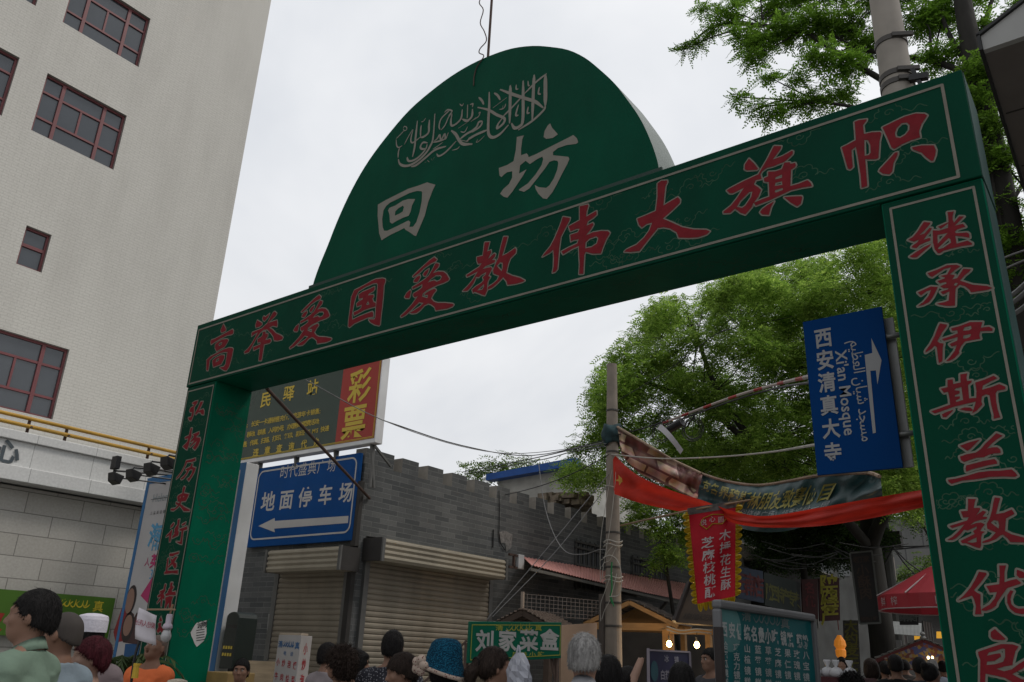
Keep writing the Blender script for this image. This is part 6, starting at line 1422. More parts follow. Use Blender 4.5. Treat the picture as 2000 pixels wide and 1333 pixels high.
m.add([p - al2 * .01 for p in q] + [p + al2 * .03 for p in q], [(0, 1, 2, 3, 4), (9, 8, 7, 6, 5)] + [(i, i + 5, (i + 1) % 5 + 5, (i + 1) % 5) for i in range(5)]); m.build('painted_board', M_ORN, os_)
m = MB(); m.lathe(ap + np.array([0, 0, .0]), [(.05, 0), (.07, .03), (.03, .07), (.06, .11), (.02, .15)], 10); m.build('finial', mat('grey_finial', (.18, .18, .18, 1)), os_)
for k, x in enumerate((1813, 1821)):
    p = onD(x, 1285, 20.3); m = MB(); m.lathe(p - np.array([0, 0, .05]), [(.01, .02), (.022, .035), (.022, .06), (.012, .08)], 10); o = m.build('light_bulb', glow('warm_bulb2', (1, .7, .32, 1), 9), smooth=True, loc=p); tag(o, ['left lit bulb in the ornate stall', 'right lit bulb in the ornate stall'][k], 'bulb', 'lit bulbs in the ornate stall')
# lit hanging lantern and amber sign behind
p = onD(1641, 1262, 25); lt = thing('lantern', 'glowing orange hanging lantern under the shop row', 'lantern', p)
m = MB(); m.lathe(p - np.array([0, 0, .45]), [(.09, .15), (.13, .2), (.14, .34), (.11, .38), (.16, .46), (.14, .58), (.07, .68), (.05, .72)], 12); m.build('shade', glow('lantern_orange', (.85, .28, .03, 1), .28), lt)
m = MB(); m.tube([p + np.array([0, 0, .4]), p + np.array([0, 0, .8])], .012, 5); m.lathe(p - np.array([0, 0, .78]), [(.08, .18), (.11, .26), (.05, .46)], 10); m.build('tassel', mat('lantern_red', (.15, .015, .01, 1)), lt)
far_sign('shop_sign', 'backlit yellow sign strip behind the ornate stall roof', [(1786, 1250), (1801, 1250), (1801, 1239), (1785, 1239)], (23, 23, 23, 23), [], None, glow('backlit_amber', (.75, .38, .04, 1), .6), M_DY)
far_sign('shop_sign', 'backlit yellow sign at the right of the ornate stall roof', [(1829, 1247), (1850, 1247), (1850, 1234), (1829, 1234)], (23, 23, 23, 23), [], None, glow('backlit_amber', (.75, .38, .04, 1), .6), M_DY)
# eave building on the right
M_SOF = mat('grey_soffit', (.14, .125, .115, 1), rough=.8, var=.1); M_FSC = mat('pale_fascia', (.30, .30, .29, 1), rough=.7, var=.08)
ev = thing('eave_building', 'building with dark panelled eave and pale gable fascia at the upper right', 'building', (3, 10, 0)); zs = 6.5; ex, ey = -.315, 6.73
m = MB(); m.box((ex, ey, zs), (5.5, 16, zs + .05)); m.build('soffit', M_SOF, ev)
m = MB()
for k in range(1, 6): m.box((ex + .02, ey + k * 1.05, zs - .004), (5.4, ey + k * 1.05 + .02, zs - .0005))
m.build('soffit_joint', M_DARK, ev)
m = MB(); a = onY(1912, 73, ey - .01); b = onY(2040, -38, ey - .01); sl_ = (b[2] - a[2]) / (b[0] - a[0]); m.slab([(ex, ey - .01, zs - .01), (2.6, ey - .01, zs - .01), (2.6, ey - .01, zs + .15 + sl_ * 2.4), (ex, ey - .01, zs + .13)], (0, -1, 0), .06); m.build('fascia', M_FSC, ev)
m = MB(); m.slab([(ex - .03, ey - .04, zs + .15), (2.6, ey - .04, zs + .17 + sl_ * 2.4), (2.6, 16, zs + .17 + sl_ * 2.4), (ex - .03, 16, zs + .15)], (0, 0, 1), .03); m.box((ex - .03, ey - .04, zs - .02), (ex - .004, 16, zs + .14)); m.build('roof', mat('black_roof_edge', (.012, .013, .013, 1), rough=.6), ev)
m = MB(); m.box((1.2, ey + .8, 0), (5.3, 15.5, zs - .002)); m.build('wall', mat('grey_render', (.2, .195, .185, 1), rough=.9), ev)
# pole behind the gate
m = MB(); rpx, rpy = -.915, 6.16
rp = thing('gate_pole', 'thick concrete pole with steel bands rising behind the right end of the gate', 'pole', (rpx, rpy, 0))
m.tube([(rpx, rpy, z) for z in np.linspace(0, 9.5, 10)], [.185 - .0105 * z for z in np.linspace(0, 9.5, 10)], 28); m.build('shaft', mat('pale_pole_concrete', (.26, .235, .205, 1), rough=.85, var=.12, vscale=4, dirt=.35, dirt_col=(.13, .12, .105, 1), dscale=2.5), rp, smooth=True)
for z in (onY(1735, 75, rpy - .1)[2], onY(1745, 142, rpy - .1)[2], onY(1745, 160, rpy - .1)[2]):
    r = .185 - .0105 * z; m = MB(); m.lathe((rpx, rpy, z - .025), [(r + .001, 0), (r + .009, .003), (r + .009, .047), (r + .001, .05)], 28); m.bar((rpx + r * .3, rpy - r - .01, z), (rpx + r + .06, rpy - r * .4, z), .03, .035); m.build('band', mat('band_steel', (.05, .045, .04, 1)), rp)
m = MB(); p = onY(1790, 150, rpy - .1); m.bar(p + np.array([-.02, 0, .08]), p + np.array([.06, 0, -.25]), .03); m.bar(p + np.array([-.05, 0, .0]), p + np.array([.08, 0, -.03]), .05); m.build('clamp', M_BLKM, rp)
for k, (x0, y0, x1, y1) in enumerate(((1966, 502, 2030, 480), (1970, 522, 2030, 497), (1976, 577, 2030, 528), (1979, 590, 2030, 545), (1983, 612, 2030, 575))):
    cable('cable', ['thin wire at the upper right behind the gate edge', 'second thin wire at the upper right behind the gate edge', 'thick grey conduit behind the right gate edge, upper', 'thick grey conduit behind the right gate edge, middle', 'thick grey conduit behind the right gate edge, lowest'][k], [onY(x0 - 60, y0 + 30, 7.5), onY(x0, y0, 7.4), onY(x1, y1, 7.2)], .008 if k < 2 else .02, M_GCB)
# ================================================================ trees
def leaf_mat(name, c0, c1, c2, trans=.45, rough=.5):
    m = bpy.data.materials.new(name); m.use_nodes = True; N, Lk = m.node_tree.nodes, m.node_tree.links; b = N['Principled BSDF']
    g = N.new('ShaderNodeNewGeometry'); r = N.new('ShaderNodeValToRGB'); r.color_ramp.elements[0].color = c0; r.color_ramp.elements[1].color = c2
    e = r.color_ramp.elements.new(.55); e.color = c1
    Lk.new(g.outputs['Random Per Island'], r.inputs[0])
    t = N.new('ShaderNodeTexCoord'); no = N.new('ShaderNodeTexNoise'); no.inputs['Scale'].default_value = .9; no.inputs['Detail'].default_value = 3; Lk.new(t.outputs['Object'], no.inputs['Vector'])
    mr = N.new('ShaderNodeMapRange'); mr.inputs[1].default_value = .35; mr.inputs[2].default_value = .65; mr.inputs[3].default_value = .72; mr.inputs[4].default_value = 1.3; Lk.new(no.outputs['Fac'], mr.inputs[0])
    ml = N.new('ShaderNodeMixRGB'); ml.blend_type = 'MULTIPLY'; ml.inputs[0].default_value = 1; Lk.new(r.outputs[0], ml.inputs[1]); Lk.new(mr.outputs[0], ml.inputs[2])
    Lk.new(ml.outputs[0], b.inputs['Base Color']); b.inputs['Roughness'].default_value = rough; b.inputs['Specular IOR Level'].default_value = .12
    tr = N.new('ShaderNodeBsdfTranslucent'); Lk.new(ml.outputs[0], tr.inputs['Color'])
    ms_ = N.new('ShaderNodeMixShader'); ms_.inputs[0].default_value = trans; Lk.new(b.outputs[0], ms_.inputs[1]); Lk.new(tr.outputs[0], ms_.inputs[2]); Lk.new(ms_.outputs[0], N['Material Output'].inputs[0])
    return m
def bark(name, c): return mat(name, c, rough=.95, var=.35, vscale=9, bump=.6, bscale=22, stretch=(1, 1, .25))
def sprays(C, rng, n_pairs, length, lw, ll, droop=.35):
    """compound leaves: C is (k,3) of attachment points; two rows of small leaflets along a drooping stalk"""
    k = len(C)
    a = rng.uniform(0, 2 * np.pi, k); el = rng.uniform(-.75, .45, k)
    d = np.stack([np.cos(a) * np.cos(el), np.sin(a) * np.cos(el), np.sin(el)], 1)
    up = np.tile([0, 0, 1.0], (k, 1)) + rng.normal(0, .45, (k, 3))
    s = np.cross(d, up); s /= np.linalg.norm(s, axis=1)[:, None] + 1e-9
    n = np.cross(s, d)
    sc = rng.uniform(.7, 1.25, k)[:, None]
    V = []
    for j in range(n_pairs):
        t = (j + .6) / n_pairs
        p = C + d * (length * t) * sc + np.array([0, 0, -1.0]) * (droop * length * t * t) * sc
        fall = (1 - .45 * abs(t - .45) * 2)
        for sg in (-1, 1):
            ax = s * sg * .88 + d * .47
            w = np.cross(ax, n); w /= np.linalg.norm(w, axis=1)[:, None] + 1e-9
            tilt = n * (-.18) + rng.normal(0, .1, (k, 3))
            q0 = p; q2 = p + (ax + tilt) * ll * fall * sc
            mid = p + (ax + tilt * .3) * ll * fall * .5 * sc
            V += [q0, mid + w * lw * .5 * sc, q2, mid - w * lw * .5 * sc]
    p = C + d * length * sc + np.array([0, 0, -1.0]) * droop * length * sc
    V += [p, p + d * ll * .5 * sc + s * lw * .5 * sc, p + d * ll * sc, p + d * ll * .5 * sc - s * lw * .5 * sc]
    return np.stack(V, 1).reshape(-1, 3)
def leaf_object(name, V, material, parent):
    nq = len(V) // 4
    me = bpy.data.meshes.new(name); me.vertices.add(len(V)); me.loops.add(len(V)); me.polygons.add(nq)
    L = np.array(base_of(parent))
    me.vertices.foreach_set('co', (V - L).astype(np.float32).ravel()); me.loops.foreach_set('vertex_index', np.arange(len(V), dtype=np.int32))
    me.polygons.foreach_set('loop_start', np.arange(0, len(V), 4, dtype=np.int32)); me.polygons.foreach_set('loop_total', np.full(nq, 4, dtype=np.int32))
    me.materials.append(material); me.update(calc_edges=True); me.validate()
    o = bpy.data.objects.new(name, me); COL.objects.link(o); o.parent = parent; return o
def clump_points(clusters, per_m3, rng, shell=.55):
    out = []
    for (c, r) in clusters:
        k = max(6, int(per_m3 * r ** 2.2))
        v = rng.normal(0, 1, (k, 3)); v /= np.linalg.norm(v, axis=1)[:, None]
        rad = r * (shell + (1 - shell) * rng.uniform(0, 1, k) ** .6)[:, None] * rng.uniform(.65, 1.08, (k, 1))
        out.append(np.asarray(c) + v * rad * np.array([1, 1, .72]))
    return np.concatenate(out)
def limbs(m, root, targets, r0, rng, sub=2):
    root = np.asarray(root, float)
    for t in targets:
        t = np.asarray(t, float); mid = root * .5 + t * .5 + rng.normal(0, .12, 3) * np.linalg.norm(t - root) * .5 + np.array([0, 0, .06 * np.linalg.norm(t - root)])
        P = smooth_path([root, mid, t], 6); L_ = np.linalg.norm(t - root); ra = r0 * min(1, .4 + L_ * .12)
        m.tube(P, [ra * (1 - .8 * i / (len(P) - 1)) + .004 for i in range(len(P))], 7)
rng = np.random.default_rng(11)
# ---- tree behind the right end of the gate
LM1 = leaf_mat('pagoda_tree_leaf', (.060, .120, .012, 1), (.115, .230, .024, 1), (.20, .36, .045, 1), .6)
t1 = thing('pagoda_tree', 'pagoda tree with feathery leaves rising behind the right end of the gate', 'tree', (-.56, 9.5, 0))
CL1 = [(1336, 97, 20, 9.9), (1362, 84, 20, 9.9), (1388, 58, 22, 9.8), (1372, 20, 24, 9.8), (1420, 25, 40, 9.6), (1452, 70, 36, 9.4), (1470, 110, 30, 9.2), (1480, 85, 42, 9.3), (1442, 190, 22, 8.9), (1478, 212, 26, 8.8), (1512, 222, 24, 8.8), (1545, 205, 32, 8.9), (1590, 195, 36, 9.0), (1640, 185, 38, 9.2),
       (1530, 60, 50, 9.4), (1510, 20, 44, 9.8), (1590, 45, 55, 9.4), (1650, 50, 55, 9.6), (1600, 110, 44, 9.1), (1655, 125, 45, 9.2), (1500, 150, 26, 8.9), (1560, 150, 26, 8.9), (1690, 90, 50, 9.6), (1560, -20, 60, 9.9), (1640, -30, 60, 9.9), (1450, -25, 50, 10), (1720, -10, 60, 10),
       (1800, 40, 50, 9.8), (1830, 110, 46, 9.6), (1850, 20, 55, 10.0), (1868, 170, 34, 9.6), (1905, 60, 40, 9.9), (1890, 240, 30, 9.6), (1925, 270, 32, 9.7), (1935, 180, 26, 9.6), (1945, 350, 34, 9.8), (1965, 420, 34, 9.9), (1985, 480, 36, 9.9), (1920, 330, 24, 9.4), (1998, 560, 40, 10), (2010, 640, 40, 10), (1975, 300, 30, 10.2), (1990, 20, 30, 10.4), (1900, 190, 40, 9.3), (1915, 130, 44, 9.3), (1935, 240, 40, 9.3), (1950, 300, 40, 9.35), (1940, 400, 36, 9.5), (1962, 470, 44, 9.4), (1985, 540, 46, 9.5), (1990, 600, 46, 9.6), (2005, 700, 46, 9.6), (1800, -40, 60, 10), (1900, -30, 55, 10.2)]
cl = [(onD(x, y, d), r / FPX * d * 1.12) for x, y, r, d in CL1]
m = MB(); trk = [(-.56, 9.5, z) for z in (0, 2, 4, 6, 7.6)] + [tuple(onY(1898, 100, 9.5)), tuple(onY(1880, 0, 9.6)), tuple(onY(1862, -120, 9.7))]
m.tube(smooth_path(trk, 4), [.19 - .0038 * i for i in range((len(trk) - 1) * 4 + 1)], 12)
k1, k2 = onY(1905, 150, 9.5), onY(1935, 290, 9.5)
for pts, r in (([k2, onD(1850, 250, 9.5), onD(1760, 180, 9.4), onD(1700, 143, 9.3), onD(1630, 100, 9.4), onD(1565, 60, 9.4), onD(1490, 50, 9.5), onD(1400, 50, 9.8), onD(1345, 88, 9.9)], .055), ([k1, onD(1820, 120, 9.6), onD(1700, 100, 9.5), onD(1640, 77, 9.5), onD(1560, 10, 9.7)], .045),
               ([k2, onD(1840, 300, 9.2), onD(1740, 230, 9.0), onD(1600, 200, 9.0), onD(1480, 210, 8.8)], .04), ([k1, onD(1925, 40, 9.9), onD(1960, -60, 10.2)], .05), ([k1, onD(1850, 60, 9.7), onD(1820, -40, 9.9)], .045), ([onY(1960, 420, 9.5), onD(1985, 380, 9.9), onD(2040, 300, 10.3)], .04)):
    P = smooth_path(pts, 4); m.tube(P, [r * (1 - .78 * i / (len(P) - 1)) for i in range(len(P))], 8)
brs = [onD(1700, 143, 9.3), onD(1565, 60, 9.4), onD(1640, 77, 9.5), onD(1600, 200, 9.0), onD(1490, 50, 9.5), onD(1820, 120, 9.6), k1, k2]
for c, r in cl:
    b0 = min(brs, key=lambda q: np.linalg.norm(q - c)); limbs(m, b0, [c], .016, rng)
m.build('trunk', bark('dark_bark', (.020, .018, .015, 1)), t1, smooth=True)
C = clump_points(cl, 2900, rng, .1)
leaf_object('crown', sprays(C, rng, 6, .15, .020, .044), LM1, t1)
# ---- large tree over the lane
LM2 = leaf_mat('lane_tree_leaf', (.085, .165, .022, 1), (.18, .30, .045, 1), (.33, .46, .09, 1), .6)
t2 = thing('large_lane_tree', 'large leafy tree filling the sky beyond the pole and the mosque sign', 'tree', (-5.4, 22, 0))
poly2 = [(1178, 712), (1195, 690), (1240, 660), (1285, 590), (1335, 588), (1400, 556), (1470, 525), (1560, 500), (1650, 480), (1760, 450), (1800, 700), (1830, 950), (1800, 1000), (1700, 985), (1600, 960), (1480, 935), (1440, 960), (1330, 980), (1260, 960), (1215, 930), (1160, 945), (1105, 920), (1120, 880), (1165, 830), (1168, 770)]
def inside(p, P):
    c = False; j = len(P) - 1
    for i in range(len(P)):
        if (P[i][1] > p[1]) != (P[j][1] > p[1]) and p[0] < (P[j][0] - P[i][0]) * (p[1] - P[i][1]) / (P[j][1] - P[i][1]) + P[i][0]: c = not c
        j = i
    return c
cl2 = []
for i in range(40):
    for j in range(40):
        x, y = 1095 + i * 19 + rng.uniform(-9, 9), 440 + j * 15 + rng.uniform(-7, 7)
        if inside((x, y), poly2) and rng.uniform() < .50:
            # gaps of sky through the middle left of the crown
            if (1395 < x < 1450 and 690 < y < 740 or 1335 < x < 1370 and 660 < y < 700) and rng.uniform() < .8: continue
            d = rng.uniform(17.0, 24.0) if x > 1220 else rng.uniform(17, 20)
            cl2.append((onD(x, y, d), rng.uniform(.34, .62)))
for k in range(70):
    x, y = rng.uniform(1400, 1850), rng.uniform(860, 1010)
    cl2.append((onD(x, y, rng.uniform(24, 29)), rng.uniform(.45, .75)))
m = MB(); root = np.array([-5.5, 22, 0]); fork = onY(1700, 1070, 22); f1, f2, f3 = onY(1690, 930, 22), onY(1640, 820, 21), onD(1790, 940, 21.0)
m.tube([root, (root + fork) / 2 + np.array([.05, 0, 0]), fork], [.34, .30, .26], 12)
for pts, r in (([fork, f1, onY(1680, 750, 22), onY(1700, 560, 22)], .22), ([fork, onY(1725, 1010, 21.6), onY(1760, 960, 21), f3, onD(1850, 880, 20)], .19), ([f1, f2, onD(1540, 720, 19.8), onD(1450, 640, 19)], .14), ([fork, onD(1600, 960, 20.5), onD(1480, 880, 19), onD(1370, 790, 18.2), onD(1240, 740, 18)], .13), ([onD(1480, 880, 19), onD(1400, 760, 19), onD(1362, 660, 19), onD(1340, 610, 19)], .09), ([onD(1600, 960, 20.5), onD(1530, 900, 20), onD(1420, 880, 19.5)], .08)):
    P = smooth_path(pts, 5); m.tube(P, [r * (1 - .75 * i / (len(P) - 1)) for i in range(len(P))], 9)
brs = [f1, f2, onD(1540, 720, 19.8), onD(1450, 640, 19), onD(1480, 880, 19), onD(1370, 790, 18.2), onD(1240, 740, 18), onY(1680, 750, 22), onD(1400, 760, 19), onD(1362, 660, 19), f3]
for c, r in cl2[::2]:
    b0 = min(brs, key=lambda q: np.linalg.norm(q - c)); limbs(m, b0, [c], .016, rng)
m.build('trunk', bark('dark_bark', (.020, .018, .015, 1)), t2, smooth=True)
C = clump_points(cl2, 430, rng, .2)
leaf_object('crown', sprays(C, rng, 5, .24, .034, .085), LM2, t2)
# ---- lower boughs, small trees
def small_tree(name, label, root, cls, dens, lm, lng, lw, ll, trunk_r, pairs=4, group=None):
    t = thing(name, label, 'tree', root, group); root = np.asarray(root, float); cl_ = [(onD(x, y, d), r) for x, y, d, r in cls]; m = MB()
    top = np.mean([c for c, r in cl_], 0); top[2] -= .3; m.tube(smooth_path([root, root * .6 + top * .4, top], 4), [trunk_r * (1 - .06 * i) for i in range(9)], 8)
    limbs(m, top, [c for c, r in cl_], trunk_r * .4, rng); m.build('trunk', bark('dark_bark', (.035, .03, .025, 1)), t, smooth=True)
    leaf_object('crown', sprays(clump_points(cl_, dens, rng, .3), rng, pairs, lng, lw, ll), lm, t); return t
LM3 = leaf_mat('yellow_green_leaf', (.045, .085, .014, 1), (.09, .15, .025, 1), (.15, .21, .045, 1), .4)
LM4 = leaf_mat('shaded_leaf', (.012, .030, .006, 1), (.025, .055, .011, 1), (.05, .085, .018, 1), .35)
small_tree('street_tree', 'small leafy tree hanging in front of the brick wall just right of the pole', (-7.3, 15.5, 0), [(1262, 995, 16, .30), (1290, 1030, 16, .34), (1325, 1015, 16.3, .34), (1300, 1075, 16, .28), (1345, 1050, 16.4, .30), (1275, 1100, 16, .16), (1240, 1010, 16, .22), (1320, 1090, 16.2, .2), (1235, 985, 16, .2), (1250, 960, 16, .25), (1310, 985, 16, .3), (1360, 1010, 16, .28)], 2300, LM2, .17, .026, .065, .06)
small_tree('street_tree', 'pale green tree top seen over the battlements behind the white shed', (-17.5, 27, 0), [(915, 925, 32, .7), (950, 918, 32, .8), (985, 912, 32, .9), (1020, 912, 32, .85), (1050, 920, 32, .7)], 110, LM3, .5, .06, .17, .2, pairs=5)
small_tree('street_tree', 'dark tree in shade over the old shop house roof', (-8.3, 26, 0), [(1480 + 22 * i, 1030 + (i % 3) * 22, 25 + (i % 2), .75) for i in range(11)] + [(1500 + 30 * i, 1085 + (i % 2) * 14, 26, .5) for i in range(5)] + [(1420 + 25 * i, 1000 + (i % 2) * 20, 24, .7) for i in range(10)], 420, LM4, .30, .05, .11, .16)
small_tree('street_tree', 'fresh green small tree far down the lane behind the red parasol', (-5.2, 44, 0), [(1780, 1112, 46, .9), (1810, 1100, 46, 1.0), (1762, 1125, 46, .7), (1838, 1105, 46, .8), (1800, 1130, 46, .8)], 60, LM3, .55, .09, .2, .15)
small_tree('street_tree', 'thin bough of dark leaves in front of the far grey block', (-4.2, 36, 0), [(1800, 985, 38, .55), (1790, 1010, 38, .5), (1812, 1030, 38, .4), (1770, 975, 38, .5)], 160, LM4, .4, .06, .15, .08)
# potted palm beside the food banner
pp_ = onD(236, 1330, 9.4); pt = thing('palm_plant', 'dusty green palm plant between the food banner and the left column', 'plant', (pp_[0], pp_[1], 0)); m = MB(); hub = np.array([pp_[0], pp_[1], 1.25])
for k in range(16):
    a = k * 2.4; L_ = .42 + .08 * (k % 3); P = []
    for i in range(9):
        t = i / 8; P.append(hub + np.array([math.cos(a) * L_ * t, math.sin(a) * L_ * t, .48 * t * (1.5 - t * (1.1 + .1 * (k % 4)))]))
    m.tube(P, .004, 4)
    for i in range(1, 9):
        d = P[i] - P[i - 1]; sdv = np.cross(d, (0, 0, 1)); sdv /= np.linalg.norm(sdv) + 1e-9
        for sg in (-1, 1): e = P[i] + sdv * sg * .11 * (1 - .5 * i / 9) + d * .9 - np.array([0, 0, .04]); m.add([P[i - 1], P[i], e], [(0, 1, 2)])
m.build('fronds', leaf_mat('palm_frond', (.02, .035, .012, 1), (.035, .06, .02, 1), (.06, .085, .03, 1), .3), pt)
m = MB(); m.lathe((pp_[0], pp_[1], 0), [(.16, 0), (.2, .35), (.22, .36), (.2, .38)], 16); m.tube([(pp_[0], pp_[1], .3), hub], .04, 8); m.build('pot', mat('clay_pot', (.16, .07, .04, 1), rough=.8), pt)
# ================================================================ people
def surf_nets(F, o, h):
    """smooth closed surface of the zero set of a sampled distance field"""
    nx, ny, nz = F.shape
    ins = F < 0
    cs = np.zeros((nx - 1, ny - 1, nz - 1), np.int8)
    for a in (0, 1):
        for b in (0, 1):
            for c in (0, 1): cs += ins[a:nx - 1 + a, b:ny - 1 + b, c:nz - 1 + c]
    act = (cs > 0) & (cs < 8); I = np.argwhere(act); idx = -np.ones(act.shape, np.int64); idx[act] = np.arange(len(I))
    acc = np.zeros((len(I), 3)); cnt = np.zeros(len(I))
    for ax in range(3):
        for b in (0, 1):
            for c in (0, 1):
                off = [0, 0, 0]; o1 = (ax + 1) % 3; o2 = (ax + 2) % 3; off[o1] = b; off[o2] = c
                p = I + off; q = p.copy(); q[:, ax] += 1
                f0 = F[p[:, 0], p[:, 1], p[:, 2]]; f1 = F[q[:, 0], q[:, 1], q[:, 2]]
                s = (f0 < 0) != (f1 < 0); t = np.where(s, f0 / np.where(s, f0 - f1, 1), 0)
                e = p.astype(float); e[:, ax] += t
                acc[s] += e[s]; cnt[s] += 1
    V = acc / cnt[:, None] * h + np.asarray(o)
    Q = []
    for ax in range(3):
        o1, o2 = (ax + 1) % 3, (ax + 2) % 3
        sl0 = [slice(None)] * 3; sl1 = [slice(None)] * 3; sl0[ax] = slice(0, -1); sl1[ax] = slice(1, None)
        E = np.argwhere(ins[tuple(sl0)] != ins[tuple(sl1)])
        E = E[(E[:, o1] > 0) & (E[:, o2] > 0) & (E[:, o1] < F.shape[o1] - 1) & (E[:, o2] < F.shape[o2] - 1)]
        fl = ins[E[:, 0], E[:, 1], E[:, 2]]
        c = []
        for a, b in ((0, 0), (1, 0), (1, 1), (0, 1)):
            p = E.copy(); p[:, o1] -= a; p[:, o2] -= b; c.append(idx[p[:, 0], p[:, 1], p[:, 2]])
        q = np.stack(c, 1); q[~fl] = q[~fl][:, ::-1]; Q.append(q)
    Q = np.concatenate(Q); Q = Q[(Q >= 0).all(1)]
    return V, Q
class Field:
    def __init__(s, lo, hi, h):
        s.lo = np.asarray(lo, float); s.h = h; s.n = np.ceil((np.asarray(hi) - s.lo) / h).astype(int) + 1
        s.F = np.full(s.n, 1.0)
    def _win(s, lo, hi):
        a = np.maximum(np.floor((np.asarray(lo) - s.lo) / s.h).astype(int), 0); b = np.minimum(np.ceil((np.asarray(hi) - s.lo) / s.h).astype(int) + 1, s.n)
        if (b <= a).any(): return None, None
        g = np.meshgrid(*[s.lo[i] + np.arange(a[i], b[i]) * s.h for i in range(3)], indexing='ij')
        return (slice(a[0], b[0]), slice(a[1], b[1]), slice(a[2], b[2])), np.stack(g, -1)
    def _put(s, w, d, k, sub):
        A = s.F[w]
        if sub: d = -d; hh = np.clip(.5 - .5 * (d - A) / k, 0, 1); s.F[w] = A * hh + d * (1 - hh) + k * hh * (1 - hh) if False else np.maximum(A, d)
        else: hh = np.clip(.5 + .5 * (d - A) / k, 0, 1); s.F[w] = d * (1 - hh) + A * hh - k * hh * (1 - hh)
    def ell(s, c, r, R=None, k=.02, sub=False, pad=.05):
        c = np.asarray(c, float); r = np.asarray(r, float); m = r.max() + pad
        w, P = s._win(c - m, c + m)
        if w is None: return
        q = P - c
        if R is not None: q = q @ R
        k0 = np.linalg.norm(q / r, axis=-1); k1 = np.linalg.norm(q / (r * r), axis=-1) + 1e-9
        s._put(w, k0 * (k0 - 1) / k1, k, sub)
    def cone(s, a, b, ra, rb, k=.02, sub=False, pad=.05):
        a = np.asarray(a, float); b = np.asarray(b, float); m = max(ra, rb) + pad
        w, P = s._win(np.minimum(a, b) - m, np.maximum(a, b) + m)
        if w is None: return
        d = b - a; t = np.clip(((P - a) @ d) / (d @ d + 1e-12), 0, 1)
        s._put(w, np.linalg.norm(P - a - t[..., None] * d, axis=-1) - (ra + (rb - ra) * t), k, sub)
    def cut(s, fn):
        """keep only where fn(P) < 0"""
        w, P = s._win(s.lo, s.lo + s.n * s.h); s.F[w] = np.maximum(s.F[w], fn(P))
    def mesh(s): return surf_nets(s.F, s.lo, s.h)
def rotz(a): c, s_ = math.cos(a), math.sin(a); return np.array([[c, -s_, 0], [s_, c, 0], [0, 0, 1.0]])
def rotx(a): c, s_ = math.cos(a), math.sin(a); return np.array([[1, 0, 0], [0, c, -s_], [0, s_, c]])
def cloth_mat(name, col, kind='plain', col2=None, rough=.9):
    if name in MATS: return MATS[name]
    if kind == 'plain': return mat(name, col, rough=rough, var=.14, vscale=7, bump=.35, bscale=30, spec=.15)
    m = mat(name, col, rough=rough, var=.1, vscale=7, spec=.15); N, Lk = m.node_tree.nodes, m.node_tree.links
    v = N.new('ShaderNodeTexVoronoi'); v.inputs['Scale'].default_value = 70 if kind == 'dots' else 34
    t = [n for n in N if n.bl_idname == 'ShaderNodeTexCoord'][0]; Lk.new(t.outputs['Object'], v.inputs['Vector'])
    r = N.new('ShaderNodeMapRange'); r.inputs[1].default_value = .25; r.inputs[2].default_value = .32; r.inputs[3].default_value = 1; r.inputs[4].default_value = 0; Lk.new(v.outputs['Distance'], r.inputs[0])
    mx_ = N.new('ShaderNodeMixRGB'); mx_.inputs[2].default_value = col2; b = N['Principled BSDF']; src = b.inputs['Base Color'].links[0].from_socket
    Lk.new(src, mx_.inputs[1]); Lk.new(r.outputs[0], mx_.inputs[0]); Lk.new(mx_.outputs[0], b.inputs['Base Color'])
    return m
def hair_mat(name, col):
    return mat(name, col, rough=.6, var=.5, vscale=60, bump=.9, bscale=150, spec=.10, stretch=(1, 1, .22))
def skin_mat(name, col): return mat(name, col, rough=.6, var=.10, vscale=14, spec=.25, bump=.08, bscale=150)
M_SKIN = [skin_mat('skin_warm', (.195, .110, .076, 1)), skin_mat('skin_tan', (.165, .088, .058, 1)), skin_mat('skin_pale', (.25, .155, .115, 1))]
M_HB = hair_mat('hair_black', (.010, .009, .009, 1)); M_HDB = hair_mat('hair_dark_brown', (.022, .015, .012, 1)); M_HBU = hair_mat('hair_burgundy', (.045, .008, .012, 1)); M_HGR = hair_mat('hair_grey', (.20, .195, .19, 1))
M_TRO = cloth_mat('dark_trousers', (.02, .02, .025, 1)); M_SHOE = mat('dark_shoe', (.015, .014, .013, 1), rough=.6); M_EYE = mat('eye_white', (.4, .38, .36, 1), rough=.2, var=0); M_IRIS = mat('eye_dark', (.01, .007, .006, 1), rough=.15, var=0)
PIV = np.array([0, -.005, 1.535])
HAND_M = None
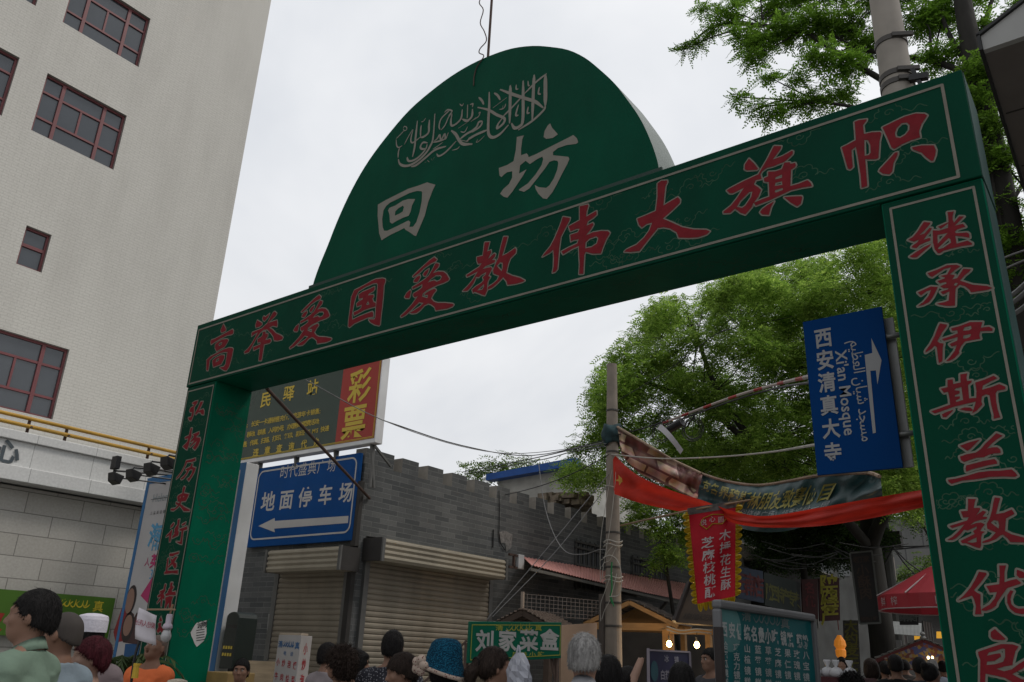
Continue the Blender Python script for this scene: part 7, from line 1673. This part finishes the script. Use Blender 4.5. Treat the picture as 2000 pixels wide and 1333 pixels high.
def person(label, px, py, D, rel, shirt, skin=0, hair='short', hairm=None, hyaw=0, hpitch=0, female=False, near=True, top=1.762, raise_arm=False, mouth=False, tall=None, extra=None, sleeve='short', collar=False, trousers=None, group=None, seed=0, face=False, arm_forward=0.0):
    """a standing figure whose crown is seen at px, py from D metres away; rel: 0 facing away, 90 towards the picture's left, 180 towards the lens"""
    P0 = onD(px, py, D); topz = P0[2]
    sc = min(max(topz / top, .88), 1.06) if tall is None else tall
    drop = max(0, (top * sc - topz)) / sc              # bent knees take up the rest
    if drop < .01: drop = 0
    d = ray(px, py); th = math.atan2(-d[0], d[1]) + math.radians(rel)
    Rz = rotz(th); base = np.array([P0[0], P0[1], 0.0]); lift = (topz - (top - drop) * sc)
    W = lambda V: (V @ Rz.T) * sc + base + np.array([0, 0, lift])
    h = .0085 if near else .014
    rng_ = np.random.default_rng(seed + 7)
    sw = .92 if female else 1.0
    Rh = rotz(math.radians(hyaw)) @ rotx(math.radians(hpitch)); Hd = lambda c: PIV + dz + Rh @ (np.asarray(c, float) - PIV)
    dz = np.array([0, 0, -drop])
    hipz = .93 - drop; t_ = PIV * 0
    def leg_pts(sx):
        hip = np.array([sx * .09, 0, hipz]); ank = np.array([sx * .10, -.01 + .04 * sx, .08]); L1 = L2 = .432; v = ank - hip; L = min(np.linalg.norm(v), L1 + L2 - .002); hh = math.sqrt(max(L1 * L1 - (L / 2) ** 2, 0))
        return hip, (hip + ank) / 2 + np.array([0, hh, 0]), ank
    f = Field((-.36, -.30, -.01), (.36, .42 if drop or raise_arm or arm_forward else .27, top - drop + .03), h)
    def torso(F_, e=0.0, k=.05):
        F_.ell(np.array([0, -.005, 1.28]) + dz, (.158 * sw + e, .108 + e, .21 + e), k=k); F_.ell(np.array([0, .005, 1.07]) + dz, (.142 * sw + e, .105 + e, .17 + e), k=k)
        F_.ell(np.array([0, -.005, .945]) + dz, (.158 + e, .115 + e, .12 + e), k=k)
        for sx in (-1, 1):
            F_.ell(np.array([sx * .165 * sw, -.01, 1.405]) + dz, (.068 + e, .062 + e, .062 + e), k=k); F_.cone(np.array([sx * .15 * sw, -.015, 1.425]) + dz, np.array([0, -.02, 1.495]) + dz, .045 + e * .8, .045 + e * .5, k=.04)
            if female: F_.ell(np.array([sx * .072, .075, 1.285]) + dz, (.06 + e, .05 + e, .058 + e), k=.03)
    arms = []
    for sx in (-1, 1):
        sh = np.array([sx * .182 * sw, -.008, 1.40]) + dz
        if raise_arm and sx == raise_arm: el = sh + np.array([sx * .20, .06, .17]); wr = el + np.array([-sx * .09, .05, .20])
        elif arm_forward and sx == 1: el = sh + np.array([.05, .03, -.27]); wr = el + np.array([-.06, .22, .12])
        else: el = sh + np.array([sx * .045, -.02, -.28]); wr = el + np.array([-sx * .005, .075, -.235])
        arms.append((sx, sh, el, wr))
    torso(f)
    for sx, sh, el, wr in arms:
        f.cone(sh, el, .047, .038, k=.02); f.cone(el, wr, .037, .025, k=.015)
        ax = (wr - el) / np.linalg.norm(wr - el); sd_ = np.cross(ax, (0, 1, 0)); sd_ /= np.linalg.norm(sd_) + 1e-9; nd = np.cross(sd_, ax)
        pm = wr + ax * .05; f.ell(pm, (.036, .018, .048), R=np.stack([nd, sd_, ax], 1), k=.012)
        for q in range(4):
            o_ = nd * ((q - 1.5) * .0195); L_ = (.062, .073, .069, .054)[q]; k0 = wr + ax * .088 + o_; k1 = k0 + ax * L_ * .55 + sd_ * -sx * .008; k2 = k1 + ax * L_ * .4 + sd_ * -sx * .02
            f.cone(k0, k1, .0088, .0082, k=.004); f.cone(k1, k2, .0082, .007, k=.003)
        b0 = wr + ax * .03 + nd * .03; f.cone(b0, b0 + ax * .032 + nd * .022, .0105, .0095, k=.005); f.cone(b0 + ax * .032 + nd * .022, b0 + ax * .062 + nd * .024, .0095, .008, k=.003)
    legs = [leg_pts(sx) for sx in (-1, 1)]
    for hip, kn, an in legs:
        f.cone(hip, kn, .082, .055, k=.03); f.cone(kn, an, .053, .036, k=.02); f.ell(an + np.array([0, .055, -.045]), (.04, .115, .034), k=.02)
    # neck and head
    f.cone(np.array([0, -.02, 1.44]) + dz, Hd((0, -.008, 1.57)), .058 * sw, .053 * sw, k=.025)
    HR = lambda c, r, **kw: f.ell(Hd(c), r, R=Rh, **kw)
    HR((0, -.012, 1.662), (.0745, .094, .094), k=.02); HR((0, .022, 1.612), (.062, .072, .078), k=.03); HR((0, .050, 1.570), (.040, .038, .036), k=.03)
    HR((0, .072, 1.672), (.052, .022, .016), k=.02)
    f.cone(Hd((0, .086, 1.655)), Hd((0, .108, 1.617)), .008, .0125, k=.012)
    for sx in (-1, 1):
        HR((sx * .012, .097, 1.612), (.009, .009, .007), k=.008); HR((sx * .040, .066, 1.622), (.022, .018, .018), k=.02); HR((sx * .076, -.008, 1.632), (.010, .019, .031), k=.006)
        HR((sx * .030, .094, 1.648), (.015, .012, .009), k=.01, sub=True, pad=.02)
    if mouth: HR((0, .088, 1.585), (.018, .022, .0105), sub=True, pad=.02)
    else:
        HR((0, .088, 1.592), (.022, .009, .005), k=.006); HR((0, .086, 1.582), (.019, .009, .006), k=.006)
    t = thing('person', label, 'person', (P0[0], P0[1], 0), group)
    def link(name, VQ, material, parent=t, smooth=True):
        V, Q = VQ; me = bpy.data.meshes.new(name); me.from_pydata((W(V) - np.array(base_of(parent))).tolist(), [], Q.tolist()); me.materials.append(material)
        if smooth: me.polygons.foreach_set('use_smooth', [True] * len(me.polygons))
        me.update(); o = bpy.data.objects.new(name, me); COL.objects.link(o); o.parent = parent; return o
    link('body', f.mesh(), M_SKIN[skin])
    # shirt
    g = Field((-.40, -.24, .84 - drop), (.40, .40 if (raise_arm or arm_forward) else .26, 1.80 - drop if raise_arm else 1.55 - drop), h * 1.15)
    torso(g, .016)
    for sx, sh, el, wr in arms:
        g.cone(sh, sh + (el - sh) * (.68 if sleeve == 'short' else 1), .064, .060, k=.03)
        if sleeve == 'long': g.cone(el, wr, .050, .038, k=.02)
    cz = -drop
    g.cut(lambda P: np.maximum((.875 + cz) - P[..., 2], (P[..., 2] - (1.478 + cz) - np.clip((P[..., 1] * -.35), -.06, .03)) * np.where(np.abs(P[..., 0]) < .11, 1, -0) - np.where(np.abs(P[..., 0]) < .11, 0, 1)))
    g.ell(np.array([0, .012, 1.50]) + dz, (.066, .070, .05), sub=True, pad=.03)
    w, P = g._win(g.lo, g.lo + g.n * g.h); g.F[w] += .006 * np.sin(P[..., 2] * 46 + 5 * P[..., 0] * 3 + seed) * np.sin(P[..., 0] * 31 + P[..., 1] * 40 + seed * 2) * (P[..., 2] < 1.40 - drop)
    so = link('shirt', g.mesh(), shirt)
    if collar:
        m = MB(); ring = []
        for k in range(25):
            a = 2 * math.pi * k / 24 + math.pi / 2; op = 1 + .12 * (math.cos(a - math.pi / 2) > .92)
            ring.append([np.array([.066 * math.cos(a) * op, -.008 + .068 * math.sin(a), 1.492 + .012 * -math.sin(a)]) + dz, np.array([.060 * math.cos(a), -.010 + .062 * math.sin(a), 1.53 - .03 * math.sin(a)]) + dz, np.array([.083 * math.cos(a) * op, -.010 + .084 * math.sin(a), 1.487 - .022 * math.sin(a)]) + dz])
        G_ = [[W(p[None])[0] for p in r] for r in ring]; m.grid(G_); m.build('collar', shirt, so, smooth=True, solid=.004)
    if near:
        tr_ = Field((-.25, -.2, .03), (.25, .42 if drop else .2, .96 - drop), h * 1.6)
        tr_.ell(np.array([0, -.005, .92]) + dz, (.172, .13, .11), k=.04)
        for hip, kn, an in legs: tr_.cone(hip, kn, .098, .072, k=.03); tr_.cone(kn, an + np.array([0, 0, .02]), .072, .062, k=.03)
        link('trousers', tr_.mesh(), trousers or M_TRO)
        sh_ = Field((-.2, -.15, -.012), (.2, .25, .14), h * 1.4)
        for hip, kn, an in legs: sh_.ell(an + np.array([0, .05, -.04]), (.05, .135, .048), k=.02)
        sh_.cut(lambda P: -P[..., 2] - .008); link('shoes', sh_.mesh(), M_SHOE)
    # hair
    hm = hairm or M_HB
    if hair != 'bald':
        q = Field(np.array([-.17, -.24, 1.30]) + dz, np.array([.17, .17, 1.83]) + dz, .006 if near else .011)
        HQ = lambda c, r, **kw: q.ell(Hd(c), r, R=Rh, **kw)
        th_ = {'buzz': .003, 'short': .010, 'bob': .015, 'tail': .009, 'curly': .026, 'cap': .004, 'bun': .010, 'thick': .017, 'fluffy': .012}[hair]
        HQ((0, -.014, 1.664), (.0745 + th_, .094 + th_, .094 + th_ * 1.05), k=.02)
        if hair in ('short', 'buzz', 'cap', 'thick', 'fluffy'): HQ((0, -.045, 1.61), (.066 + th_ * .7, .058 + th_ * .8, .062), k=.03)
        if hair == 'bob' or hair == 'curly':
            HQ((0, -.04, 1.60), (.088 + th_ * .3, .072 + th_ * .3, .085), k=.03)
            for sx in (-1, 1): HQ((sx * .070, -.012, 1.60), (.024, .044, .072), k=.02)
            HQ((0, .055, 1.712), (.062, .042, .03), k=.02)
        if hair in ('tail', 'bun'): HQ((0, -.03, 1.64), (.078 + th_ * .6, .085 + th_ * .5, .075), k=.02)
        if hair == 'tail': q.cone(Hd((0, -.115, 1.665)), Hd((0, -.155, 1.60)), .028, .038, k=.015); q.cone(Hd((0, -.155, 1.60)), Hd((0, -.150, 1.44)), .038, .014, k=.02)
        if hair == 'bun': HQ((0, -.10, 1.735), (.045, .045, .042), k=.01)
        hl = {'bob': (.012, 1.50), 'curly': (.0, 1.52), 'tail': (.0, 1.55), 'bun': (.0, 1.55), 'fluffy': (0, 1.578), 'short': (0, 1.572), 'cap': (0, 1.585)}.get(hair, (0, 1.555))
        Ri = Rh.T
        def region(P):
            L_ = (P - (PIV + dz)) @ Rh + PIV      # back to head space
            x, y, z = L_[..., 0], L_[..., 1], L_[..., 2]
            front = 1.700 if hair not in ('bob', 'curly', 'thick') else 1.688
            lim = np.where(y > .045, front - (np.abs(x) / .08) ** 2 * .03, np.where(y > -.005, 1.622 + (y + .005) / .05 * (front - .03 - 1.622) * .9, hl[1] + np.clip((y + .10) / .095, 0, 1) * (1.612 - hl[1])))
            if hair in ('bob', 'curly'): lim = np.where(y > .05, front - (np.abs(x) / .08) ** 2 * .11, np.where(y > .02, 1.56, hl[1]))
            if hair in ('tail', 'bun'): lim = np.where(y < -.10, 1.40, lim)
            if hair == 'buzz': lim = np.where(y < .045, lim + .03, lim)
            an = np.arctan2(x, y); lim = lim + .005 * np.sin(an * 37 + seed) + .004 * np.sin(an * 71 + x * 60)
            return lim - z
        q.cut(region)
        w, P = q._win(q.lo, q.lo + q.n * q.h); L_ = (P - (PIV + dz)) @ Rh + PIV; an = np.arctan2(L_[..., 0], L_[..., 1]); amp = {'curly': .010, 'short': .0016, 'thick': .0022, 'bob': .0018, 'buzz': .0004, 'fluffy': .002}.get(hair, .0025)
        q.F[w] += amp * (np.sin(an * 23 + L_[..., 2] * 60 + seed) * np.sin(L_[..., 2] * 70 + an * 6) + .7 * np.sin(an * 41 + seed - L_[..., 2] * 35) + (.8 * np.sin(L_[..., 0] * 190 + seed) * np.sin(L_[..., 2] * 170) if hair == 'curly' else 0))
        ho = link('hair', q.mesh(), hm)
        if near and hair != 'buzz':
            V, Q_ = q.mesh(); nrm = np.zeros_like(V); a_, b_, c_ = V[Q_[:, 0]], V[Q_[:, 1]], V[Q_[:, 2]]; fn = np.cross(b_ - a_, c_ - a_)
            for i in range(4): np.add.at(nrm, Q_[:, i], fn)
            nrm /= np.linalg.norm(nrm, axis=1)[:, None] + 1e-9
            n_s = 2600 if hair != 'curly' else 3000; ii = rng_.integers(0, len(V), n_s); c0 = V[ii]; n0 = nrm[ii]
            crown = Hd((0, -.05, 1.77)); dn = c0 - crown; dn -= n0 * (dn * n0).sum(1)[:, None]; dn /= np.linalg.norm(dn, axis=1)[:, None] + 1e-9
            dn += rng_.normal(0, .9 if hair == 'curly' else (.3 if hair == 'fluffy' else .16), dn.shape); sd_ = np.cross(dn, n0); sd_ /= np.linalg.norm(sd_, axis=1)[:, None] + 1e-9
            L1 = rng_.uniform(.008, .02, n_s)[:, None] * (1.3 if hair in ('bob', 'tail', 'curly') else 1); wd = .0011
            p1 = c0 + dn * L1 * .5 + n0 * .0018; p2 = c0 + dn * L1 + n0 * (.0022 if hair in ('short', 'fluffy', 'curly', 'thick') else .0005)
            vv = np.stack([c0 - sd_ * wd - n0 * .001, c0 + sd_ * wd - n0 * .001, p1 + sd_ * wd, p1 - sd_ * wd, p2 + sd_ * wd * .3, p2 - sd_ * wd * .3], 1).reshape(-1, 3); b6 = np.arange(n_s) * 6
            link('strands', (vv, np.concatenate([np.stack([b6, b6 + 1, b6 + 2, b6 + 3], 1), np.stack([b6 + 3, b6 + 2, b6 + 4, b6 + 5], 1)])), hm, ho, smooth=False)
    if face:
        for sx in (-1, 1):
            m = MB(); c = W(Hd((sx * .030, .081, 1.648))[None])[0]; m.lathe(c - np.array([0, 0, .0105 * sc]), [(.001, 0), (.0075 * sc, .003 * sc), (.0105 * sc, .0105 * sc), (.0075 * sc, .018 * sc), (.001, .021 * sc)], 10); eo = m.build('eye', M_EYE, t, smooth=True)
            m = MB(); fw = Rz @ Rh @ np.array([0, 1.0, 0]); m.lathe(c + fw * .0085 * sc, [(.0055 * sc, 0), (.004 * sc, .002 * sc)], 10, axis=fw); m.build('iris', M_IRIS, eo)
            m = MB(); m.tube([W(Hd((sx * a, b, z))[None])[0] for a, b, z in ((.014, .098, 1.664), (.030, .097, 1.669), (.046, .083, 1.664))], .0035 * sc, 5); m.build('eyebrow', M_HB, t)
    return t, W, Hd, sc
C_ = cloth_mat
person('person in sage green polo shirt and glasses, black hair, turned to the left', 76, 1152, 4.7, 62, C_('sage_polo', (.135, .19, .145, 1)), skin=0, hair='short', hyaw=12, collar=True, seed=1)
gt, GWf, GHd, gsc = [None] * 4
person('person with shaved head and pale blue collar standing behind the sage polo', 131, 1195, 5.3, 48, C_('pale_blue_shirt', (.17, .21, .24, 1)), skin=1, hair='buzz', seed=2, hyaw=10, hairm=mat('cropped_stubble', (.035, .028, .024, 1), rough=.8))
kt, KW, KH, ks = person('person in white embroidered cap facing away', 183, 1198, 6.0, 22, C_('mauve_grey_shirt', (.15, .12, .125, 1)), skin=1, hair='cap', seed=3, top=1.785)
def cap_profile(W, Hd, parent, pts, material, name, n=28, squash=1.22):
    m = MB(); G = []
    for k in range(n + 1):
        a = 2 * math.pi * k / n; G.append([W(Hd((r * math.cos(a), -.014 + r * squash * math.sin(a), z))[None])[0] for r, z in pts])
    m.grid(G); o = m.build(name, material, parent, smooth=False); return o
cap_profile(KW, KH, kt, [(.087, 1.672), (.0885, 1.70), (.088, 1.745), (.083, 1.765), (.076, 1.772), (.04, 1.782), (.001, 1.785)], mat('white_cap_cloth', (.52, .50, .55, 1), rough=.8, var=.08, bump=.5, bscale=60), 'cap')
person('person with burgundy bobbed hair and red top, looking left', 184, 1246, 5.6, 100, C_('crimson_top', (.24, .02, .022, 1)), skin=2, hair='thick', hairm=M_HBU, female=True, seed=4)
ot, OW, OH, os2 = person('person in orange t-shirt, shaved head, calling out with open mouth by the left column', 305, 1238, 8.2, 140, C_('orange_tshirt', (.56, .13, .045, 1)), skin=1, hair='buzz', hairm=mat('shaved_scalp', (.10, .07, .055, 1), rough=.7), hpitch=14, mouth=True, face=True, seed=5, arm_forward=1)
person('person in white collar with black hair looking out beside the letter box', 474, 1287, 8.6, 168, C_('white_collar_shirt', (.33, .34, .37, 1)), skin=1, hair='short', face=True, collar=True, seed=6)
person('person in grey t-shirt with short black hair in front of the sign box', 644, 1256, 8.2, -52, C_('grey_tshirt', (.20, .175, .18, 1)), skin=0, hair='short', seed=7)
person('person with a mass of dark curly hair looking left', 668, 1266, 6.6, 82, C_('dark_plum_top', (.05, .03, .04, 1)), skin=0, hair='curly', hairm=M_HDB, female=True, seed=8)
person('person with black bobbed hair looking right, behind the curly hair', 700, 1270, 7.2, -78, C_('brown_top', (.09, .06, .05, 1)), skin=0, hair='bob', female=True, seed=9)
person('person with cropped black hair in speckled black shirt, back turned to the shutter', 769, 1232, 6.8, 4, C_('speckled_black_shirt', (.022, .022, .028, 1), 'dots', (.22, .22, .24, 1)), skin=0, hair='short', seed=10, hyaw=-6)
person('person with short dark bob looking down left beside the blue hat', 794, 1277, 5.7, 98, C_('navy_floral_top', (.03, .035, .06, 1), 'flowers', (.2, .12, .1, 1)), skin=0, hair='thick', hairm=M_HDB, female=True, hpitch=-14, seed=11)
ht, HW, HH, hs_ = person('person in blue crocheted bucket hat with speckled brim', 872, 1247, 5.3, 5, C_('dusty_violet_top', (.12, .10, .15, 1)), skin=0, hair='bob', female=True, seed=12, top=1.80)
M_KNIT = bpy.data.materials.new('blue_crochet'); M_KNIT.use_nodes = True; _n, _l = M_KNIT.node_tree.nodes, M_KNIT.node_tree.links; _b = _n['Principled BSDF']; _b.inputs['Roughness'].default_value = .95; _b.inputs['Specular IOR Level'].default_value = .1
_v = _n.new('ShaderNodeTexVoronoi'); _v.inputs['Scale'].default_value = 95; _t = _n.new('ShaderNodeTexCoord'); _mp = _n.new('ShaderNodeMapping'); _mp.inputs['Scale'].default_value = (1, 1, 1.5); _l.new(_t.outputs['Object'], _mp.inputs[0]); _l.new(_mp.outputs[0], _v.inputs['Vector'])
_r = _n.new('ShaderNodeValToRGB'); _r.color_ramp.elements[0].color = (.012, .12, .20, 1); _r.color_ramp.elements[1].color = (.002, .022, .045, 1); _r.color_ramp.elements[1].position = .62; _l.new(_v.outputs['Distance'], _r.inputs[0]); _l.new(_r.outputs[0], _b.inputs['Base Color'])
_bp = _n.new('ShaderNodeBump'); _bp.invert = True; _bp.inputs['Distance'].default_value = .006; _l.new(_v.outputs['Distance'], _bp.inputs['Height']); _l.new(_bp.outputs[0], _b.inputs['Normal'])
M_SPK = C_('speckled_brim', (.30, .24, .20, 1), 'dots', (.10, .03, .03, 1))
hat_pts = [(.150, 1.588), (.142, 1.60), (.122, 1.645), (.112, 1.69), (.105, 1.735), (.094, 1.77), (.07, 1.792), (.03, 1.80), (.001, 1.802)]
m = MB(); G = []
for k in range(49):
    a = 2 * math.pi * k / 48; G.append([HW(HH((r * (1 + .03 * math.sin(3 * a) * (z < 1.7)) * math.cos(a), -.014 + r * 1.16 * math.sin(a), z + .008 * math.sin(2 * a + 1) * (z < 1.66) - .03 * (r > .11) * math.cos(a)))[None])[0] for r, z in hat_pts])
m.grid(G); hato = m.build('hat', M_KNIT, ht, smooth=True)
m = MB(); G = []
for k in range(49):
    a = 2 * math.pi * k / 48; G.append([HW(HH((r * (1 + .03 * math.sin(3 * a)) * math.cos(a), -.014 + r * 1.16 * math.sin(a), z + .008 * math.sin(2 * a + 1) - .03 * math.cos(a)))[None])[0] for r, z in ((.152, 1.575), (.158, 1.58), (.156, 1.592), (.148, 1.60))])
m.grid(G); m.build('brim_edging', M_SPK, hato, smooth=True)
m = MB(); c = onD(822, 1300, 5.02)
for k in range(5):
    a = k * 1.26; m.lathe(c + np.array([.028 * math.cos(a), -.01, .03 * math.sin(a)]), [(.004, -.03), (.024, -.015), (.028, 0), (.02, .02), (.004, .03)], 8, axis=(math.cos(a), .3, math.sin(a)))
m.build('bow', M_SPK, hato, smooth=True)
pt_, PW, PH, psc = person('person with dark ponytail facing right in front of the green stall sign', 968, 1264, 5.2, -72, C_('charcoal_top', (.03, .028, .032, 1)), skin=0, hair='tail', hairm=M_HDB, female=True, seed=13)
m = MB(); m.tube([PW(PH((.03 * math.cos(a), -.122 + .012 * math.cos(a), 1.663 + .03 * math.sin(a)))[None])[0] for a in np.linspace(0, 6.28, 13)], .009, 6); m.build('hair_band', M_HB, pt_)
person('person with cropped silver grey hair seen from behind, nearest the lens', 1142, 1239, 4.6, -8, C_('pale_grey_shirt', (.22, .22, .23, 1)), skin=0, hair='fluffy', hairm=M_HGR, seed=14, collar=True)
person('person with black hair half hidden behind the silver haired head', 1188, 1282, 5.6, 10, C_('black_shirt', (.015, .015, .017, 1)), skin=0, hair='bob', female=True, seed=15)
person('person with bowed head and bare forehead beside the pole foot', 1228, 1299, 6.6, 172, C_('deep_brown_shirt', (.06, .04, .035, 1)), skin=0, hair='short', hpitch=-30, seed=16)
person('person with thick black hair raising one arm in front of the drink sign', 1330, 1296, 5.9, 8, C_('black_shirt', (.015, .015, .017, 1)), skin=2, hair='bob', female=True, raise_arm=-1, sleeve='short', seed=17)
person('person in dark grey shirt looking out of the lit stall past the menu board', 1386, 1266, 9.6, 128, C_('dark_grey_shirt', (.05, .05, .055, 1)), skin=0, hair='short', face=True, seed=18)
person('person with dark curls low in front of the far stalls', 1662, 1317, 7.6, 6, C_('black_shirt', (.015, .015, .017, 1)), skin=0, hair='curly', seed=25, near=True)
far = [('person with pale face in a dark top under the lantern', 1643, 1284, 17, 175, (.05, .045, .045, 1), 'bob', 2), ('person with brown hair in shade left of the black t-shirt', 1699, 1287, 12, 20, (.02, .018, .016, 1), 'bob', 0), ('person in black t-shirt walking away down the lane', 1747, 1279, 11.4, 0, (.012, .013, .013, 1), 'short', 0),
       ('person in slate blue t-shirt walking away by the right column', 1794, 1284, 12, 4, (.045, .05, .06, 1), 'short', 0), ('person with hair bun and pink top near the right column', 1816, 1296, 10.6, -35, (.24, .07, .15, 1), 'bun', 0), ('person in pale blue shirt with grey hair further down the lane', 1819, 1286, 16, 10, (.24, .27, .32, 1), 'buzz', 2),
       ('person with dark hair and green bag strap beyond the black t-shirt', 1727, 1291, 14, 15, (.01, .06, .03, 1), 'short', 0), ('person with dark hair at the far edge by the right column', 1840, 1291, 18, 0, (.03, .03, .035, 1), 'short', 0), ('person far down the lane beside the pole notice', 1766, 1289, 19, 10, (.07, .065, .06, 1), 'short', 0)]
for k, (lb_, x, y, D, r, c, hr, sk) in enumerate(far):
    person(lb_, x, y, D, r, C_('far_shirt_%d' % k, c), skin=sk, hair=hr, near=False, female=hr in ('bob', 'bun'), seed=30 + k, hairm=M_HGR if 'grey hair' in lb_ else (M_HDB if 'brown' in lb_ else None))
bh = person('person in a pale sun hat low beside the left column', 346, 1326, 7.2, 150, C_('cream_shirt', (.3, .28, .24, 1)), skin=0, hair='cap', seed=40, top=1.79)
cap_profile(bh[1], bh[2], bh[0], [(.15, 1.66), (.145, 1.672), (.095, 1.69), (.09, 1.74), (.075, 1.775), (.03, 1.788), (.001, 1.79)], mat('cream_hat_straw', (.36, .31, .24, 1), rough=.8, var=.15, vscale=40), 'hat')
# glasses on the sage polo person sit at the left edge of the face
# placard and grip held up by the person in orange
plq = thing('paper_placard', 'white paper placard with red brush characters on a black stick', 'placard', onD(284, 1230, 7.7))
q = [onD(264, 1248, 7.75), onD(303, 1261, 7.65), onD(307, 1203, 7.65), onD(270, 1187, 7.75)]
m = MB(); G = []
for i in range(7):
    s_ = i / 6; G.append([(q[0] * (1 - t) + q[1] * t) * (1 - s_) + (q[3] * (1 - t) + q[2] * t) * s_ + np.array([.012, -.016, 0]) * math.sin(t * 5 + s_ * 4) for t in np.linspace(0, 1, 7)])
m.grid(G); m.build('paper', mat('placard_paper', (.50, .47, .50, 1), rough=.8, var=.06), plq, smooth=True, solid=.002)
nn = np.cross(q[1] - q[0], q[3] - q[0]); nn /= np.linalg.norm(nn); W_ = np.linalg.norm(q[1] - q[0]); H_ = np.linalg.norm(q[3] - q[0]); ff = Frame(q[0], (q[1] - q[0]) / W_, (q[3] - q[0]) / H_, nn)
m = MB(); row(m, ff, '长寿人参果', (W_ * .12, H_ * .56), (W_ * .90, H_ * .60), .055, n=.024, off=.0, sx=.85); m.build('red_lettering', mat('brush_red', (.25, .03, .05, 1)), plq)
m = MB(); m.tube(smooth_path([onD(272, 1252, 7.72), onD(262, 1290, 7.7), onD(255, 1345, 7.7)], 3), .012, 6); m.build('stick', M_BLKM, plq)
m = MB(); m.tube([onD(267, 1298, 7.5), onD(263, 1325, 7.5)], [.022, .026], 10); m.tube([onD(268, 1296, 7.5), onD(267, 1301, 7.5)], .027, 10); m.build('grip', mat('grip_yellow', (.45, .30, .02, 1), rough=.4), plq)
# plastic bag carried by the ponytail person
pbq = thing('plastic_bag', 'crumpled translucent plastic bag beside the ponytail person', 'bag', onD(1014, 1318, 5.0)); c = onD(1014, 1316, 5.0); m = MB(); G = []
for i in range(9):
    t = i / 8; G.append([c + np.array([(.02 + .05 * math.sin(math.pi * t) ** .7) * math.cos(a) * (1 + .25 * math.sin(5 * a + i)), (.02 + .035 * math.sin(math.pi * t)) * math.sin(a) * (1 + .2 * math.cos(4 * a + 2 * i)), .11 - .26 * t]) for a in np.linspace(0, 2 * math.pi, 19)])
m.grid(G); m.build('film', mat('bag_film', (.40, .41, .46, 1), rough=.2, spec=.8, trans=.4, var=.1), pbq)
m = MB(); m.tube(smooth_path([c + np.array([0, 0, .11]), c + np.array([-.01, 0, .15]), onD(1007, 1288, 5.0)], 3), .006, 5); m.build('knot', MATS['bag_film'], pbq)
